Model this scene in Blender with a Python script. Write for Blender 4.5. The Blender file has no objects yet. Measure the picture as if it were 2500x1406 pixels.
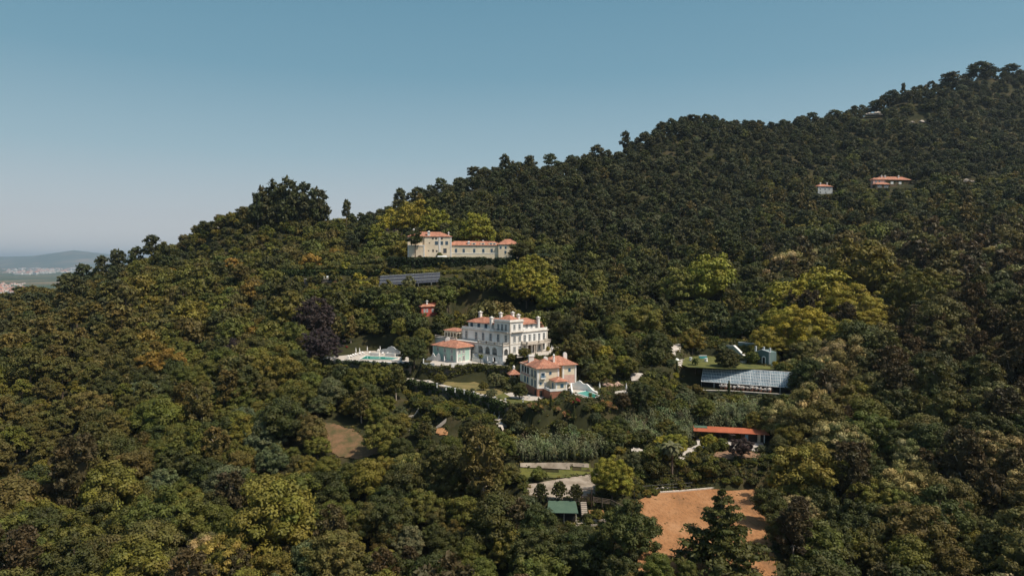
import bpy, bmesh, math, random
import numpy as np
from mathutils import Vector, Matrix
random.seed(7)
RNG = np.random.default_rng(11)
SC = bpy.context.scene
COL = SC.collection
R = math.radians

# ------------------------------------------------------------------ camera
CAMZ = 70.0
F = 1667.0                       # focal length in pixels of the 2500 px wide photograph (24 mm)
PITCH = math.atan((703 - 640) / F)
cam_d = bpy.data.cameras.new("camera")
cam_d.lens = 24.0; cam_d.sensor_width = 36.0
cam_d.clip_start = 0.5; cam_d.clip_end = 90000
cam_d.dof.use_dof = True
cam_d.dof.focus_distance = 250.0
cam_d.dof.aperture_fstop = 0.2
cam = bpy.data.objects.new("camera", cam_d); COL.objects.link(cam)
cam.location = (0, 0, CAMZ)
cam.rotation_euler = (R(90) - PITCH, 0, 0)
SC.camera = cam

# ------------------------------------------------------------------ light
SUN_EL, SUN_AZ = 56.0, 112.0      # azimuth clockwise from +Y (straight ahead)
sdir = Vector((math.sin(R(SUN_AZ)) * math.cos(R(SUN_EL)), math.cos(R(SUN_AZ)) * math.cos(R(SUN_EL)), math.sin(R(SUN_EL))))
sl = bpy.data.lights.new("sun", 'SUN'); sl.energy = 5.0; sl.angle = R(0.5); sl.color = (1.0, 0.91, 0.77)
so = bpy.data.objects.new("sun", sl); COL.objects.link(so)
so.rotation_euler = (-sdir).to_track_quat('-Z', 'Y').to_euler()
so.location = (0, 0, 500)
W = bpy.data.worlds.new("World"); SC.world = W; W.use_nodes = True
wn = W.node_tree.nodes; wl = W.node_tree.links; wn.clear()
sky = wn.new('ShaderNodeTexSky'); sky.sky_type = 'NISHITA'; sky.sun_disc = False
sky.sun_elevation = R(SUN_EL); sky.sun_rotation = R(SUN_AZ)
sky.altitude = 200; sky.air_density = 1.0; sky.dust_density = 2.4; sky.ozone_density = 1.6
hs = wn.new('ShaderNodeHueSaturation'); hs.inputs['Saturation'].default_value = 1.0; hs.inputs['Value'].default_value = 1.0
hs.inputs['Hue'].default_value = 0.472
bg = wn.new('ShaderNodeBackground'); bg.inputs['Strength'].default_value = 0.112
ow = wn.new('ShaderNodeOutputWorld')
# the summer haze whitens the sky towards the horizon
tcw = wn.new('ShaderNodeTexCoord'); sxw = wn.new('ShaderNodeSeparateXYZ'); rw_ = wn.new('ShaderNodeValToRGB'); mxw = wn.new('ShaderNodeMix'); mxw.data_type = 'RGBA'
wl.new(tcw.outputs['Generated'], sxw.inputs[0]); wl.new(sxw.outputs[2], rw_.inputs[0])
K_ = 0.112
for i_, (p_, c_) in enumerate(((0.0, (.78, .76, .74)), (0.06, (.55, .585, .62)), (0.15, (.335, .475, .55)), (0.26, (.18, .35, .455)), (0.40, (.115, .275, .39)))):
    e_ = rw_.color_ramp.elements[i_] if i_ < 2 else rw_.color_ramp.elements.new(p_)
    e_.position = p_; e_.color = (*c_, 1)
vm = wn.new('ShaderNodeVectorMath'); vm.operation = 'SCALE'; vm.inputs['Scale'].default_value = 1 / K_
mr_ = wn.new('ShaderNodeMapRange'); mr_.inputs['From Min'].default_value = 0.35; mr_.inputs['From Max'].default_value = 0.6; mr_.inputs['To Min'].default_value = 0.85; mr_.inputs['To Max'].default_value = 0.0
wl.new(sxw.outputs[2], mr_.inputs[0]); wl.new(rw_.outputs[0], vm.inputs[0]); wl.new(sky.outputs[0], hs.inputs['Color'])
wl.new(mr_.outputs[0], mxw.inputs[0]); wl.new(hs.outputs[0], mxw.inputs[6]); wl.new(vm.outputs[0], mxw.inputs[7]); wl.new(mxw.outputs[2], bg.inputs[0]); wl.new(bg.outputs[0], ow.inputs[0])
vs = SC.view_settings; vs.view_transform = 'Standard'; vs.look = 'None'; vs.exposure = 0.0; vs.gamma = 1.0; vs.use_curve_mapping = False
SC.render.engine = 'CYCLES'
SC.cycles.max_bounces = 5; SC.cycles.diffuse_bounces = 2; SC.cycles.glossy_bounces = 2
SC.cycles.transmission_bounces = 4; SC.cycles.transparent_max_bounces = 6; SC.cycles.volume_bounces = 0
SC.cycles.caustics_reflective = False; SC.cycles.caustics_refractive = False
SC.cycles.use_denoising = True
SC.cycles.use_adaptive_sampling = True; SC.cycles.adaptive_threshold = 0.015

# ------------------------------------------------------------------ pixel -> world
CP, SP = math.cos(PITCH), math.sin(PITCH)
def ray(u, v):
    a = (u - 1250.0) / F; b = (703.0 - v) / F
    return a, CP + b * SP, b * CP - SP          # x, y, z (relative)
def at(u, v, d):
    x, y, z = ray(u, v); s = d / y
    return Vector((x * s, d, z * s + CAMZ))
def onz(u, v, z):                               # z: height relative to the camera
    x, y, zz = ray(u, v); s = z / zz
    return Vector((x * s, y * s, z + CAMZ))
def proj(x, y, z):
    z = z - CAMZ
    f = y * CP - z * SP; up = y * SP + z * CP
    return 1250 + F * x / f, 703 - F * up / f, f

# ------------------------------------------------------------------ tags and objects
def tag(o, label=None, cat=None, group=None, kind=None):
    if label: o["label"] = label
    if cat: o["category"] = cat
    if group: o["group"] = group
    if kind: o["kind"] = kind
    return o
def empty(name, loc=(0, 0, 0), rz=0.0, label=None, cat=None, group=None):
    o = bpy.data.objects.new(name, None); COL.objects.link(o)
    o.empty_display_size = 0.5
    o.location = loc; o.rotation_euler = (0, 0, rz)
    return tag(o, label, cat, group)
def mesh_np(name, V, Fc, smooth=False):
    """Fc: (n,4) or (n,3) int array"""
    me = bpy.data.meshes.new(name)
    n, k = Fc.shape
    me.vertices.add(len(V)); me.vertices.foreach_set("co", np.asarray(V, np.float32).ravel())
    me.loops.add(n * k); me.loops.foreach_set("vertex_index", Fc.astype(np.int32).ravel())
    me.polygons.add(n)
    me.polygons.foreach_set("loop_start", np.arange(0, n * k, k, dtype=np.int32))
    me.polygons.foreach_set("loop_total", np.full(n, k, np.int32))
    me.polygons.foreach_set("use_smooth", np.full(n, smooth, bool))
    me.update(calc_edges=True)
    return me

# ------------------------------------------------------------------ materials
MATS = {}
def newmat(name):
    m = bpy.data.materials.new(name); m.use_nodes = True
    nt = m.node_tree; p = nt.nodes['Principled BSDF']
    return m, nt, p
def ramp(nt, cols, fac):
    r = nt.nodes.new('ShaderNodeValToRGB'); e = r.color_ramp.elements
    while len(e) < len(cols): e.new(0.5)
    for i, (p, c) in enumerate(cols):
        e[i].position = p; e[i].color = (*c, 1)
    nt.links.new(fac, r.inputs[0]); return r.outputs[0]
def noise(nt, scale, detail=3, rough=0.55, coord='Object', stretch=None):
    tc = nt.nodes.new('ShaderNodeTexCoord'); n = nt.nodes.new('ShaderNodeTexNoise')
    n.inputs['Scale'].default_value = scale; n.inputs['Detail'].default_value = detail; n.inputs['Roughness'].default_value = rough
    if coord == 'World':
        gq = nt.nodes.new('ShaderNodeNewGeometry'); src = gq.outputs['Position']
    else: src = tc.outputs[coord]
    if stretch:
        mp = nt.nodes.new('ShaderNodeMapping'); mp.inputs['Scale'].default_value = stretch
        nt.links.new(src, mp.inputs[0]); src = mp.outputs[0]
    nt.links.new(src, n.inputs['Vector'])
    return n.outputs['Fac']
def mat(name, col, col2=None, scale=1.5, rough=0.85, spec=0.3, bump=0.0, bscale=None, metal=0.0, stretch=None):
    """matte surface with a mottle between two colours"""
    if name in MATS: return MATS[name]
    m, nt, p = newmat(name)
    p.inputs['Roughness'].default_value = rough
    p.inputs['Specular IOR Level'].default_value = spec
    p.inputs['Metallic'].default_value = metal
    if col2 is None: col2 = tuple(c * 0.82 for c in col)
    f = noise(nt, scale, 5, 0.6, 'Object', stretch)
    c = ramp(nt, [(0.32, col2), (0.62, col)], f)
    nt.links.new(c, p.inputs['Base Color'])
    if bump:
        b = nt.nodes.new('ShaderNodeBump'); b.inputs['Strength'].default_value = bump; b.inputs['Distance'].default_value = 0.1
        nt.links.new(noise(nt, bscale or scale * 4, 4), b.inputs['Height']); nt.links.new(b.outputs[0], p.inputs['Normal'])
    MATS[name] = m; return m
# ------------------------------------------------------------------ terrain
CP_ = []      # control points x,y,z
def g(u, v, d, tree=0.0):
    p = at(u, v, d); CP_.append((p.x, p.y, p.z - tree)); return p
# skyline ridge (canopy pixel, depth), trees of ~11 m stand on it; the land falls away behind
RIDGE = [(2700, 175, 830), (2500, 172, 820), (2400, 165, 800), (2300, 195, 780), (2200, 225, 760), (2100, 255, 750), (2000, 285, 735),
         (1900, 300, 715), (1800, 300, 700), (1690, 288, 680), (1600, 315, 650), (1550, 345, 625), (1500, 375, 600), (1420, 382, 580), (1350, 392, 560),
         (1200, 405, 545), (1100, 448, 530), (1000, 480, 510), (900, 515, 490), (820, 528, 475), (740, 512, 455), (660, 512, 445), (600, 515, 440),
         (500, 560, 430), (430, 592, 425), (360, 628, 425), (300, 648, 430), (230, 668, 435), (150, 692, 440), (60, 712, 450), (-60, 745, 460), (-200, 790, 470)]
for (u, v, d) in RIDGE:
    th_ = 5.5 if 400 < u < 760 else 13.0
    p = g(u, v, d, th_)
    for dd, dz in ((50, 8), (130, 40), (260, 110)):
        q = at(u, v, d + dd) ; CP_.append((p.x * (d + dd) / d, d + dd, max(p.z - th_ - dz, -115 + CAMZ)))
CAN = [  # canopy (u, v, depth, tree height)
    (-300, 1400, 125, 9), (0, 1400, 125, 9), (400, 1400, 125, 9), (800, 1400, 125, 9), (1200, 1406, 125, 9), (2000, 1400, 120, 9), (2500, 1400, 112, 10), (2800, 1400, 105, 10),
    (-300, 1200, 165, 9), (0, 1200, 165, 9), (400, 1200, 165, 9), (800, 1200, 160, 9), (1150, 1200, 158, 9), (2100, 1200, 148, 9), (2500, 1150, 138, 11), (2800, 1150, 125, 11),
    (0, 1000, 215, 9), (300, 1000, 215, 9), (600, 1000, 205, 9), (2000, 1000, 186, 9), (2250, 1000, 175, 10), (2500, 950, 168, 12), (2800, 950, 155, 12),
    (-200, 850, 290, 9), (0, 850, 285, 9), (300, 850, 270, 9), (600, 850, 260, 9), (2050, 880, 220, 10), (2250, 840, 215, 12), (2500, 750, 230, 12), (2800, 700, 230, 12),
    (0, 760, 370, 9), (300, 740, 340, 9), (500, 720, 330, 9), (700, 740, 305, 9), (900, 740, 300, 9), (1150, 700, 310, 9), (1400, 760, 290, 9), (1650, 780, 285, 10),
    (1900, 780, 262, 10), (2150, 700, 290, 12), (2350, 650, 310, 12), (2500, 600, 330, 12),
    (400, 640, 390, 9), (550, 620, 385, 9), (700, 620, 375, 9), (850, 640, 360, 9), (1400, 650, 350, 10), (1650, 640, 360, 10), (1900, 600, 390, 10), (2200, 560, 410, 12), (2450, 500, 440, 12),
    (500, 590, 420, 9), (650, 560, 420, 9), (900, 560, 430, 10), (1150, 520, 430, 10), (1400, 520, 450, 10), (1650, 500, 480, 10), (1900, 480, 510, 10),
    (2100, 440, 570, 10), (2400, 400, 590, 10), (2000, 380, 620, 10), (2300, 300, 690, 10), (2450, 225, 765, 13), (2600, 225, 775, 13), (2500, 320, 690, 12), (2700, 300, 700, 12), (2750, 240, 780, 13), (1700, 380, 590, 10), (1350, 450, 500, 10), (1000, 520, 450, 10)]
for c in CAN: g(c[0], c[1], c[2], c[3])
# bare ground seen directly: pads (name, z relative to camera, polygon in photo pixels on that plane)
PADS = [
    ("field", -56.5, [(1543, 1203), (1690, 1192), (1850, 1186), (1875, 1240), (1905, 1420), (1590, 1420)]),
    ("hut", -58, [(1350, 1240), (1500, 1235), (1500, 1295), (1330, 1300)]),
    ("path", -55, [(1270, 1162), (1450, 1158), (1540, 1150), (1545, 1196), (1445, 1215), (1340, 1222), (1270, 1205)]),
    ("shed", -50.5, [(1600, 1078), (1690, 1068), (1880, 1078), (1866, 1118), (1760, 1120), (1690, 1116), (1600, 1116)]),
    ("garden", -46, [(1260, 1010), (1420, 1005), (1500, 1000), (1500, 1025), (1400, 1045), (1260, 1030)]),
    ("yard", -41.5, [(1000, 922), (1130, 935), (1250, 925), (1400, 955), (1480, 975), (1310, 1002), (1240, 987), (1180, 967), (1130, 952), (1080, 941), (1035, 932), (985, 926)]),
    ("lower", -46, [(985, 958), (1040, 963), (1080, 976), (1130, 991), (1180, 1007), (1238, 1029), (1215, 1045), (1100, 1022), (1000, 992)]),
    ("pool", -39, [(1385, 942), (1420, 930), (1560, 935), (1560, 965), (1470, 972), (1420, 980), (1390, 965)]),
    ("mid", -36.7, [(1035, 893), (1165, 890), (1205, 893), (1240, 895), (1255, 872), (1225, 862), (1150, 858), (1040, 868)]),
    ("pooldeck", -36.7, [(780, 877), (1005, 888), (1000, 868), (950, 858), (900, 856), (780, 866)]),
    ("villa", -33.5, [(1250, 868), (1340, 866), (1400, 868), (1470, 850), (1400, 830), (1260, 812), (1120, 812), (1085, 842), (1160, 850)]),
    ("lawn", -35, [(1560, 893), (1650, 880), (1700, 868), (1770, 872), (1900, 895), (1900, 902), (1760, 905), (1650, 897)]),
    ("glass", -41.5, [(1660, 942), (1710, 940), (1930, 955), (1935, 962), (1700, 955), (1655, 953)]),
    ("hedge", -4.5, None), ("bed", -6.0, None),
    ("mansion", 1.7, [(985, 633.2), (1205, 633.2), (1290, 633.5), (1290, 634.5), (985, 634.2)]),
]
PADW = []
for nm, z, poly in PADS:
    if nm == "mansion":
        P = [(-58, 346), (-11, 346), (12, 352), (12, 372), (-58, 372)]
    elif nm == "hedge": P = [(-118, 345), (-66, 344), (-66, 350), (-118, 351)]
    elif nm == "bed": P = [(-60, 334), (-12, 336), (-12, 341), (-60, 340)]
    else:
        P = [tuple(onz(u, v, z)[:2]) for (u, v) in poly]
    PADW.append((nm, np.array(P), z + CAMZ))
    cx, cy = np.mean(P, axis=0)
    CP_.append((cx, cy, z + CAMZ))
EXTRA = [(1340, 1300, -61), (1250, 1143, -53.5), (1110, 1060, None), (850, 1080, 195), (1450, 815, 272), (1560, 830, 262), (1045, 768, 295), (780, 690, 338), (1000, 700, 328),
         (1820, 1000, 203), (1600, 1000, 205), (1050, 1010, 215), (1150, 1120, 178), (900, 960, 228)]
for u, v, d in EXTRA + [(2150, 457, 545), (2200, 452, 548), (2010, 474, 552), (2128, 287, 742), (2240, 303, 728), (2366, 445, 560), (1602, 345, 645), (527, 560, 428)]:
    if d is None: continue
    p = onz(u, v, d) if d < 0 else at(u, v, d)
    CP_.append((p.x, p.y, p.z))
CP_ += [(0, 60, -95 + CAMZ), (-120, 60, -95 + CAMZ), (150, 60, -85 + CAMZ), (0, 0, -110 + CAMZ), (-200, 0, -110 + CAMZ), (250, 0, -85 + CAMZ), (0, -80, -120 + CAMZ),
        (-420, 250, -90 + CAMZ), (-520, 400, -115 + CAMZ), (420, 150, 10 + CAMZ), (700, 400, 130 + CAMZ)]
CPN = np.array(CP_)
_S = 100.0
def _k(r2): return 0.5 * r2 * np.log(r2 + 1e-12)
_P = CPN[:, :2] / _S
_D2 = ((_P[:, None] - _P[None]) ** 2).sum(-1)
_n = len(_P)
_A = np.zeros((_n + 3, _n + 3)); _A[:_n, :_n] = _k(_D2) + np.eye(_n) * 0.004
_A[:_n, _n] = 1; _A[:_n, _n + 1:] = _P; _A[_n, :_n] = 1; _A[_n + 1:, :_n] = _P.T
_w = np.linalg.solve(_A, np.concatenate([CPN[:, 2], np.zeros(3)]))
def sstep(t):
    t = np.clip(t, 0, 1); return t * t * (3 - 2 * t)
def polydist(x, y, P):
    """signed distance, negative inside"""
    d2 = np.full(x.shape, 1e18); inside = np.zeros(x.shape, bool)
    n = len(P)
    for i in range(n):
        ax, ay = P[i]; bx, by = P[(i + 1) % n]
        ex, ey = bx - ax, by - ay
        t = np.clip(((x - ax) * ex + (y - ay) * ey) / (ex * ex + ey * ey + 1e-9), 0, 1)
        d2 = np.minimum(d2, (x - ax - t * ex) ** 2 + (y - ay - t * ey) ** 2)
        c = ((ay > y) != (by > y)) & (x < (bx - ax) * (y - ay) / (by - ay + 1e-12) + ax)
        inside ^= c
    d = np.sqrt(d2); return np.where(inside, -d, d)
def vnoise(x, y, s, seed=0):
    """smooth value noise, -1..1"""
    X = x / s + 1000.3; Y = y / s + 1000.7
    xi = np.floor(X).astype(np.int64); yi = np.floor(Y).astype(np.int64)
    fx = X - xi; fy = Y - yi; fx = fx * fx * (3 - 2 * fx); fy = fy * fy * (3 - 2 * fy)
    def h(a, b):
        n = (a * 374761393 + b * 668265263 + seed * 974634777) & 0x7fffffff
        n = ((n ^ (n >> 13)) * 1274126177) & 0x7fffffff
        return (n & 0xffff) / 32767.5 - 1
    return (h(xi, yi) * (1 - fx) + h(xi + 1, yi) * fx) * (1 - fy) + (h(xi, yi + 1) * (1 - fx) + h(xi + 1, yi + 1) * fx) * fy
PLAIN = -180.0 + CAMZ
def rbf(x, y):
    q = np.stack([x, y], -1).reshape(-1, 2) / _S
    out = np.empty(len(q))
    for i in range(0, len(q), 20000):
        c = q[i:i + 20000]
        d2 = ((c[:, None] - _P[None]) ** 2).sum(-1)
        out[i:i + 20000] = _k(d2) @ _w[:_n] + _w[_n] + c @ _w[_n + 1:]
    return out.reshape(x.shape)
def height(x, y, pads=True):
    x = np.asarray(x, float); y = np.asarray(y, float)
    z = rbf(np.clip(x, -700, 1000), np.clip(y, -200, 1150))
    z = z + 1.2 * vnoise(x, y, 38, 1) * sstep((y - 260) / 60) 
    # far away everything runs out into the plain
    dl = np.maximum(-(x + 430) / 350, 0) ; dl = np.maximum(dl, -(y + 100) / 300)
    edge = np.interp(x, [-400, -150, 200, 560], [470, 490, 640, 860])
    db = np.maximum((y - edge - 60) / 500, 0)
    w = sstep(np.maximum(dl, db)); w = np.maximum(w, sstep((x - 1000) / 900))
    z = z * (1 - w) + PLAIN * w
    # distant hills
    def hill(cx, cy, rx, ry, h):
        return h * np.exp(-((x - cx) / rx) ** 2 - ((y - cy) / ry) ** 2)
    k = 1.6; q = 1.33
    z = z + w * q * (hill(-9600 * k, 15000 * k, 700 * k, 1500 * k, 235) + hill(-9100 * k, 15400 * k, 1500 * k, 1800 * k, 170) + hill(-11900 * k, 16000 * k, 1900 * k, 1500 * k, 205) + hill(-10800 * k, 15500 * k, 900 * k, 1300 * k, 120)
                 + hill(-14500 * k, 16500 * k, 2600 * k, 1800 * k, 220) + hill(-7000 * k, 16500 * k, 1800 * k, 1500 * k, 170) + hill(-3000 * k, 18000 * k, 3500 * k, 1500 * k, 150)
                 + (14 * vnoise(x, y, 1300, 3) + 6 * vnoise(x, y, 500, 5)) * sstep((y - 18500) / 3000))
    if pads:
        near = (y < 420) & (y > 90) & (np.abs(x) < 150)
        if near.any():
            xn = x[near]; yn = y[near]; zn = z[near]
            for nm, P, pz in PADW:
                d = polydist(xn, yn, P)
                wd = {'mansion': 2.6, 'hedge': 1.2, 'field': 8.0, 'lower': 1.0, 'yard': 1.4, 'path': 2.6, 'shed': 6.0, 'garden': 8.0, 'pool': 5.0, 'hut': 3.0}.get(nm, 2.6)
                wgt = 1 - sstep((d - 0.4) / wd)
                zn = zn * (1 - wgt) + pz * wgt
            z = z.copy(); z[near] = zn
    return z
def H(x, y): return float(height(np.array([x]), np.array([y]))[0])
def ground_grid():
    def axis(parts):
        out = []
        for a, b, s in parts: out += list(np.arange(a, b, s))
        return out
    xs = axis([(-460, -100, 5), (-100, 125, 1.5), (125, 620, 5)])
    ys = axis([(-60, 120, 6), (120, 290, 1.5), (290, 900, 5)])
    e = 620.0
    right = []; s = 8.0
    while e < 42000: right.append(e); e += s; s *= 1.16
    left = []; e = -460.0 - 6; s = 8.0
    while e > -42000: left.append(e); e -= s; s *= 1.10
    far = []; e = 900.0; s = 7.0
    while e < 60000: far.append(e); e += s; s *= 1.06
    near = []; e = -66.0; s = 10.0
    while e > -9000: near.append(e); e -= s; s *= 1.4
    return np.array(left[::-1] + xs + right), np.array(near[::-1] + ys + far)
XS, YS = ground_grid()
GX, GY = np.meshgrid(XS, YS)
GZ = height(GX, GY)
nx, ny = len(XS), len(YS)
idx = np.arange(nx * ny).reshape(ny, nx)
Fc = np.stack([idx[:-1, :-1], idx[:-1, 1:], idx[1:, 1:], idx[1:, :-1]], -1).reshape(-1, 4)
gme = mesh_np("ground", np.stack([GX, GY, GZ], -1).reshape(-1, 3), Fc, True)
ground = bpy.data.objects.new("ground", gme); COL.objects.link(ground); tag(ground, kind="structure")
def in_view(x, y, z, m=60):
    u, v, f = proj(x, y, z); return (u > -m) & (u < 2500 + m) & (v > -m) & (v < 1406 + m) & (f > 5)
def ground_mat():
    m, nt, p = newmat("ground"); L = nt.links
    p.inputs['Roughness'].default_value = 0.95; p.inputs['Specular IOR Level'].default_value = 0.1
    f1 = noise(nt, 0.09, 6, 0.6, 'World')
    near = ramp(nt, [(0.3, (0.018, 0.020, 0.009)), (0.5, (0.034, 0.034, 0.014)), (0.64, (0.060, 0.048, 0.024)), (0.78, (0.038, 0.042, 0.014))], f1)
    # plain: patchwork of woods, fields and settlement ground
    gq = nt.nodes.new('ShaderNodeNewGeometry')
    mp = nt.nodes.new('ShaderNodeMapping'); mp.inputs['Scale'].default_value = (1, 0.35, 1); L.new(gq.outputs['Position'], mp.inputs[0])
    vo = nt.nodes.new('ShaderNodeTexVoronoi'); vo.inputs['Scale'].default_value = 0.004; L.new(mp.outputs[0], vo.inputs['Vector'])
    sp = nt.nodes.new('ShaderNodeSeparateColor'); L.new(vo.outputs['Color'], sp.inputs[0])
    far = ramp(nt, [(0.0, (0.035, 0.055, 0.025)), (0.45, (0.05, 0.07, 0.03)), (0.7, (0.085, 0.08, 0.045)), (0.8, (0.05, 0.07, 0.03)), (0.95, (0.20, 0.14, 0.08))], sp.outputs[0])
    sx = nt.nodes.new('ShaderNodeSeparateXYZ'); L.new(gq.outputs['Position'], sx.inputs[0])
    mr = nt.nodes.new('ShaderNodeMapRange'); mr.inputs['From Min'].default_value = 1300; mr.inputs['From Max'].default_value = 2200
    L.new(sx.outputs[1], mr.inputs[0])
    mx = nt.nodes.new('ShaderNodeMix'); mx.data_type = 'RGBA'; L.new(mr.outputs[0], mx.inputs[0]); L.new(near, mx.inputs[6]); L.new(far, mx.inputs[7])
    L.new(mx.outputs[2], p.inputs['Base Color'])
    return m
gme.materials.append(ground_mat())
# ------------------------------------------------------------------ foliage
def leaf_mat(name, trans=0.22, spec=0.25):
    """leaf colour = per-tree tint x per-clump variation"""
    m, nt, p = newmat(name); L = nt.links
    a = nt.nodes.new('ShaderNodeAttribute'); a.attribute_type = 'INSTANCER'; a.attribute_name = 'tint'
    v = nt.nodes.new('ShaderNodeAttribute'); v.attribute_type = 'GEOMETRY'; v.attribute_name = 'var'
    mul = nt.nodes.new('ShaderNodeMix'); mul.data_type = 'RGBA'; mul.blend_type = 'MULTIPLY'; mul.inputs[0].default_value = 1
    L.new(a.outputs['Color'], mul.inputs[6]); L.new(v.outputs['Color'], mul.inputs[7])
    L.new(mul.outputs[2], p.inputs['Base Color'])
    p.inputs['Roughness'].default_value = 0.62; p.inputs['Specular IOR Level'].default_value = spec
    t = nt.nodes.new('ShaderNodeBsdfTranslucent'); L.new(mul.outputs[2], t.inputs[0])
    ms = nt.nodes.new('ShaderNodeMixShader'); ms.inputs[0].default_value = trans
    L.new(p.outputs[0], ms.inputs[1]); L.new(t.outputs[0], ms.inputs[2])
    L.new(ms.outputs[0], nt.nodes['Material Output'].inputs[0])
    return m
LEAF = leaf_mat("leaf_foliage")
BARK = mat("bark", (0.16, 0.12, 0.09), (0.07, 0.05, 0.04), 2.0, 0.95)
BARKP = mat("pale_bark", (0.42, 0.36, 0.30), (0.22, 0.17, 0.13), 2.0, 0.95)

def ico(sub=1):
    bm = bmesh.new(); bmesh.ops.create_icosphere(bm, subdivisions=sub, radius=1.0)
    V = np.array([v.co[:] for v in bm.verts]); Fq = np.array([[v.index for v in f.verts] for f in bm.faces]); bm.free()
    return V, Fq
ICV, ICF = ico(1)

class Foliage:
    """collects leaf cards (quads) and inner leaf masses; every vertex carries a colour factor"""
    def __init__(s, seed): s.r = np.random.default_rng(seed); s.V = []; s.F = []; s.C = []; s.n = 0
    def clump(s, c, rad, n, size, flat=1.0, bias=0.6, core=0.72, hue=None, shell=(0.75, 1.08), stretch=1.0, down=-0.35):
        r = s.r; c = np.asarray(c, float); rad = np.asarray(rad, float) * np.ones(3); rad = rad * np.array([1, 1, flat])
        tv = 0.8 + 0.4 * r.random()
        col = np.array([tv, tv, tv]) * (1 + 0.05 * r.normal(size=3) * np.array([1, .3, 1]))
        if hue is not None: col = col * np.asarray(hue)
        d = r.normal(size=(n, 3)); d /= np.linalg.norm(d, axis=1)[:, None]
        d[:, 2] = np.where(d[:, 2] < down, -d[:, 2], d[:, 2])
        rr = shell[0] + (shell[1] - shell[0]) * r.random(n)
        P = c + d * rad * rr[:, None]
        nrm = d / rad; nrm /= np.linalg.norm(nrm, axis=1)[:, None]
        rn = r.normal(size=(n, 3)); rn /= np.linalg.norm(rn, axis=1)[:, None]
        nrm = nrm * bias + rn * (1 - bias); nrm /= np.linalg.norm(nrm, axis=1)[:, None]
        t = np.cross(nrm, r.normal(size=(n, 3))); t /= np.linalg.norm(t, axis=1)[:, None]
        b = np.cross(nrm, t)
        sz = size * (0.6 + 0.8 * r.random(n))[:, None] * 0.5
        q = np.stack([P - t * sz * stretch, P + b * sz * 0.8 + t * sz * 0.1, P + t * sz * stretch * 1.1, P - b * sz * 0.8], 1)
        V = q.reshape(-1, 3); Fq = np.arange(4 * n).reshape(-1, 4) + s.n
        lv = (0.88 + 0.24 * r.random(n))[:, None] * col[None]
        s.V.append(V); s.F.append(Fq); s.C.append(np.repeat(lv, 4, 0)); s.n += 4 * n
        if core:
            V = c + ICV * rad * core * (0.9 + 0.2 * r.random((len(ICV), 1)))
            Fi = np.concatenate([ICF, ICF[:, 2:3]], 1) + s.n   # degenerate quad tail replaced below
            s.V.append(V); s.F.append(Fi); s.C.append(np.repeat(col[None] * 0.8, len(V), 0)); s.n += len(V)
    def card(s, pts, col):
        s.V.append(np.asarray(pts, float)); s.F.append(np.array([[0, 1, 2, 3]]) + s.n); s.C.append(np.repeat(np.asarray(col, float)[None], 4, 0)); s.n += 4
    def build(s, name):
        V = np.concatenate(s.V); Fq = np.concatenate(s.F); C = np.concatenate(s.C)
        tri = Fq[:, 2] == Fq[:, 3]
        me = bpy.data.meshes.new(name)
        Q = Fq[~tri]; T = Fq[tri][:, :3]
        loops = np.concatenate([Q.ravel(), T.ravel()]).astype(np.int32)
        me.vertices.add(len(V)); me.vertices.foreach_set("co", V.astype(np.float32).ravel())
        me.loops.add(len(loops)); me.loops.foreach_set("vertex_index", loops)
        me.polygons.add(len(Q) + len(T))
        st = np.concatenate([np.arange(len(Q)) * 4, len(Q) * 4 + np.arange(len(T)) * 3]).astype(np.int32)
        me.polygons.foreach_set("loop_start", st)
        me.polygons.foreach_set("loop_total", np.concatenate([np.full(len(Q), 4), np.full(len(T), 3)]).astype(np.int32))
        me.update(calc_edges=True)
        at_ = me.attributes.new("var", 'FLOAT_COLOR', 'POINT')
        at_.data.foreach_set("color", np.concatenate([np.clip(C, 0, 4), np.ones((len(C), 1))], 1).astype(np.float32).ravel())
        me.materials.append(LEAF)
        return me

def limb(V, Fl, a, b, r0, r1, n=6):
    a = np.array(a, float); b = np.array(b, float); ax = b - a; ax /= np.linalg.norm(ax) + 1e-9
    t = np.cross(ax, [0.3, 0.9, 0.1]); t /= np.linalg.norm(t); w = np.cross(ax, t)
    k = len(V)
    for p, rr in ((a, r0), (b, r1)):
        for i in range(n):
            an = 2 * math.pi * i / n; V.append(p + (t * math.cos(an) + w * math.sin(an)) * rr)
    for i in range(n): Fl.append((k + i, k + (i + 1) % n, k + n + (i + 1) % n, k + n + i))
def limbs_mesh(name, segs, m, n=6):
    V = []; Fl = []
    for (a, b, r0, r1) in segs: limb(V, Fl, a, b, r0, r1, n)
    me = mesh_np(name, np.array(V), np.array(Fl), True); me.materials.append(m); return me

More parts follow.
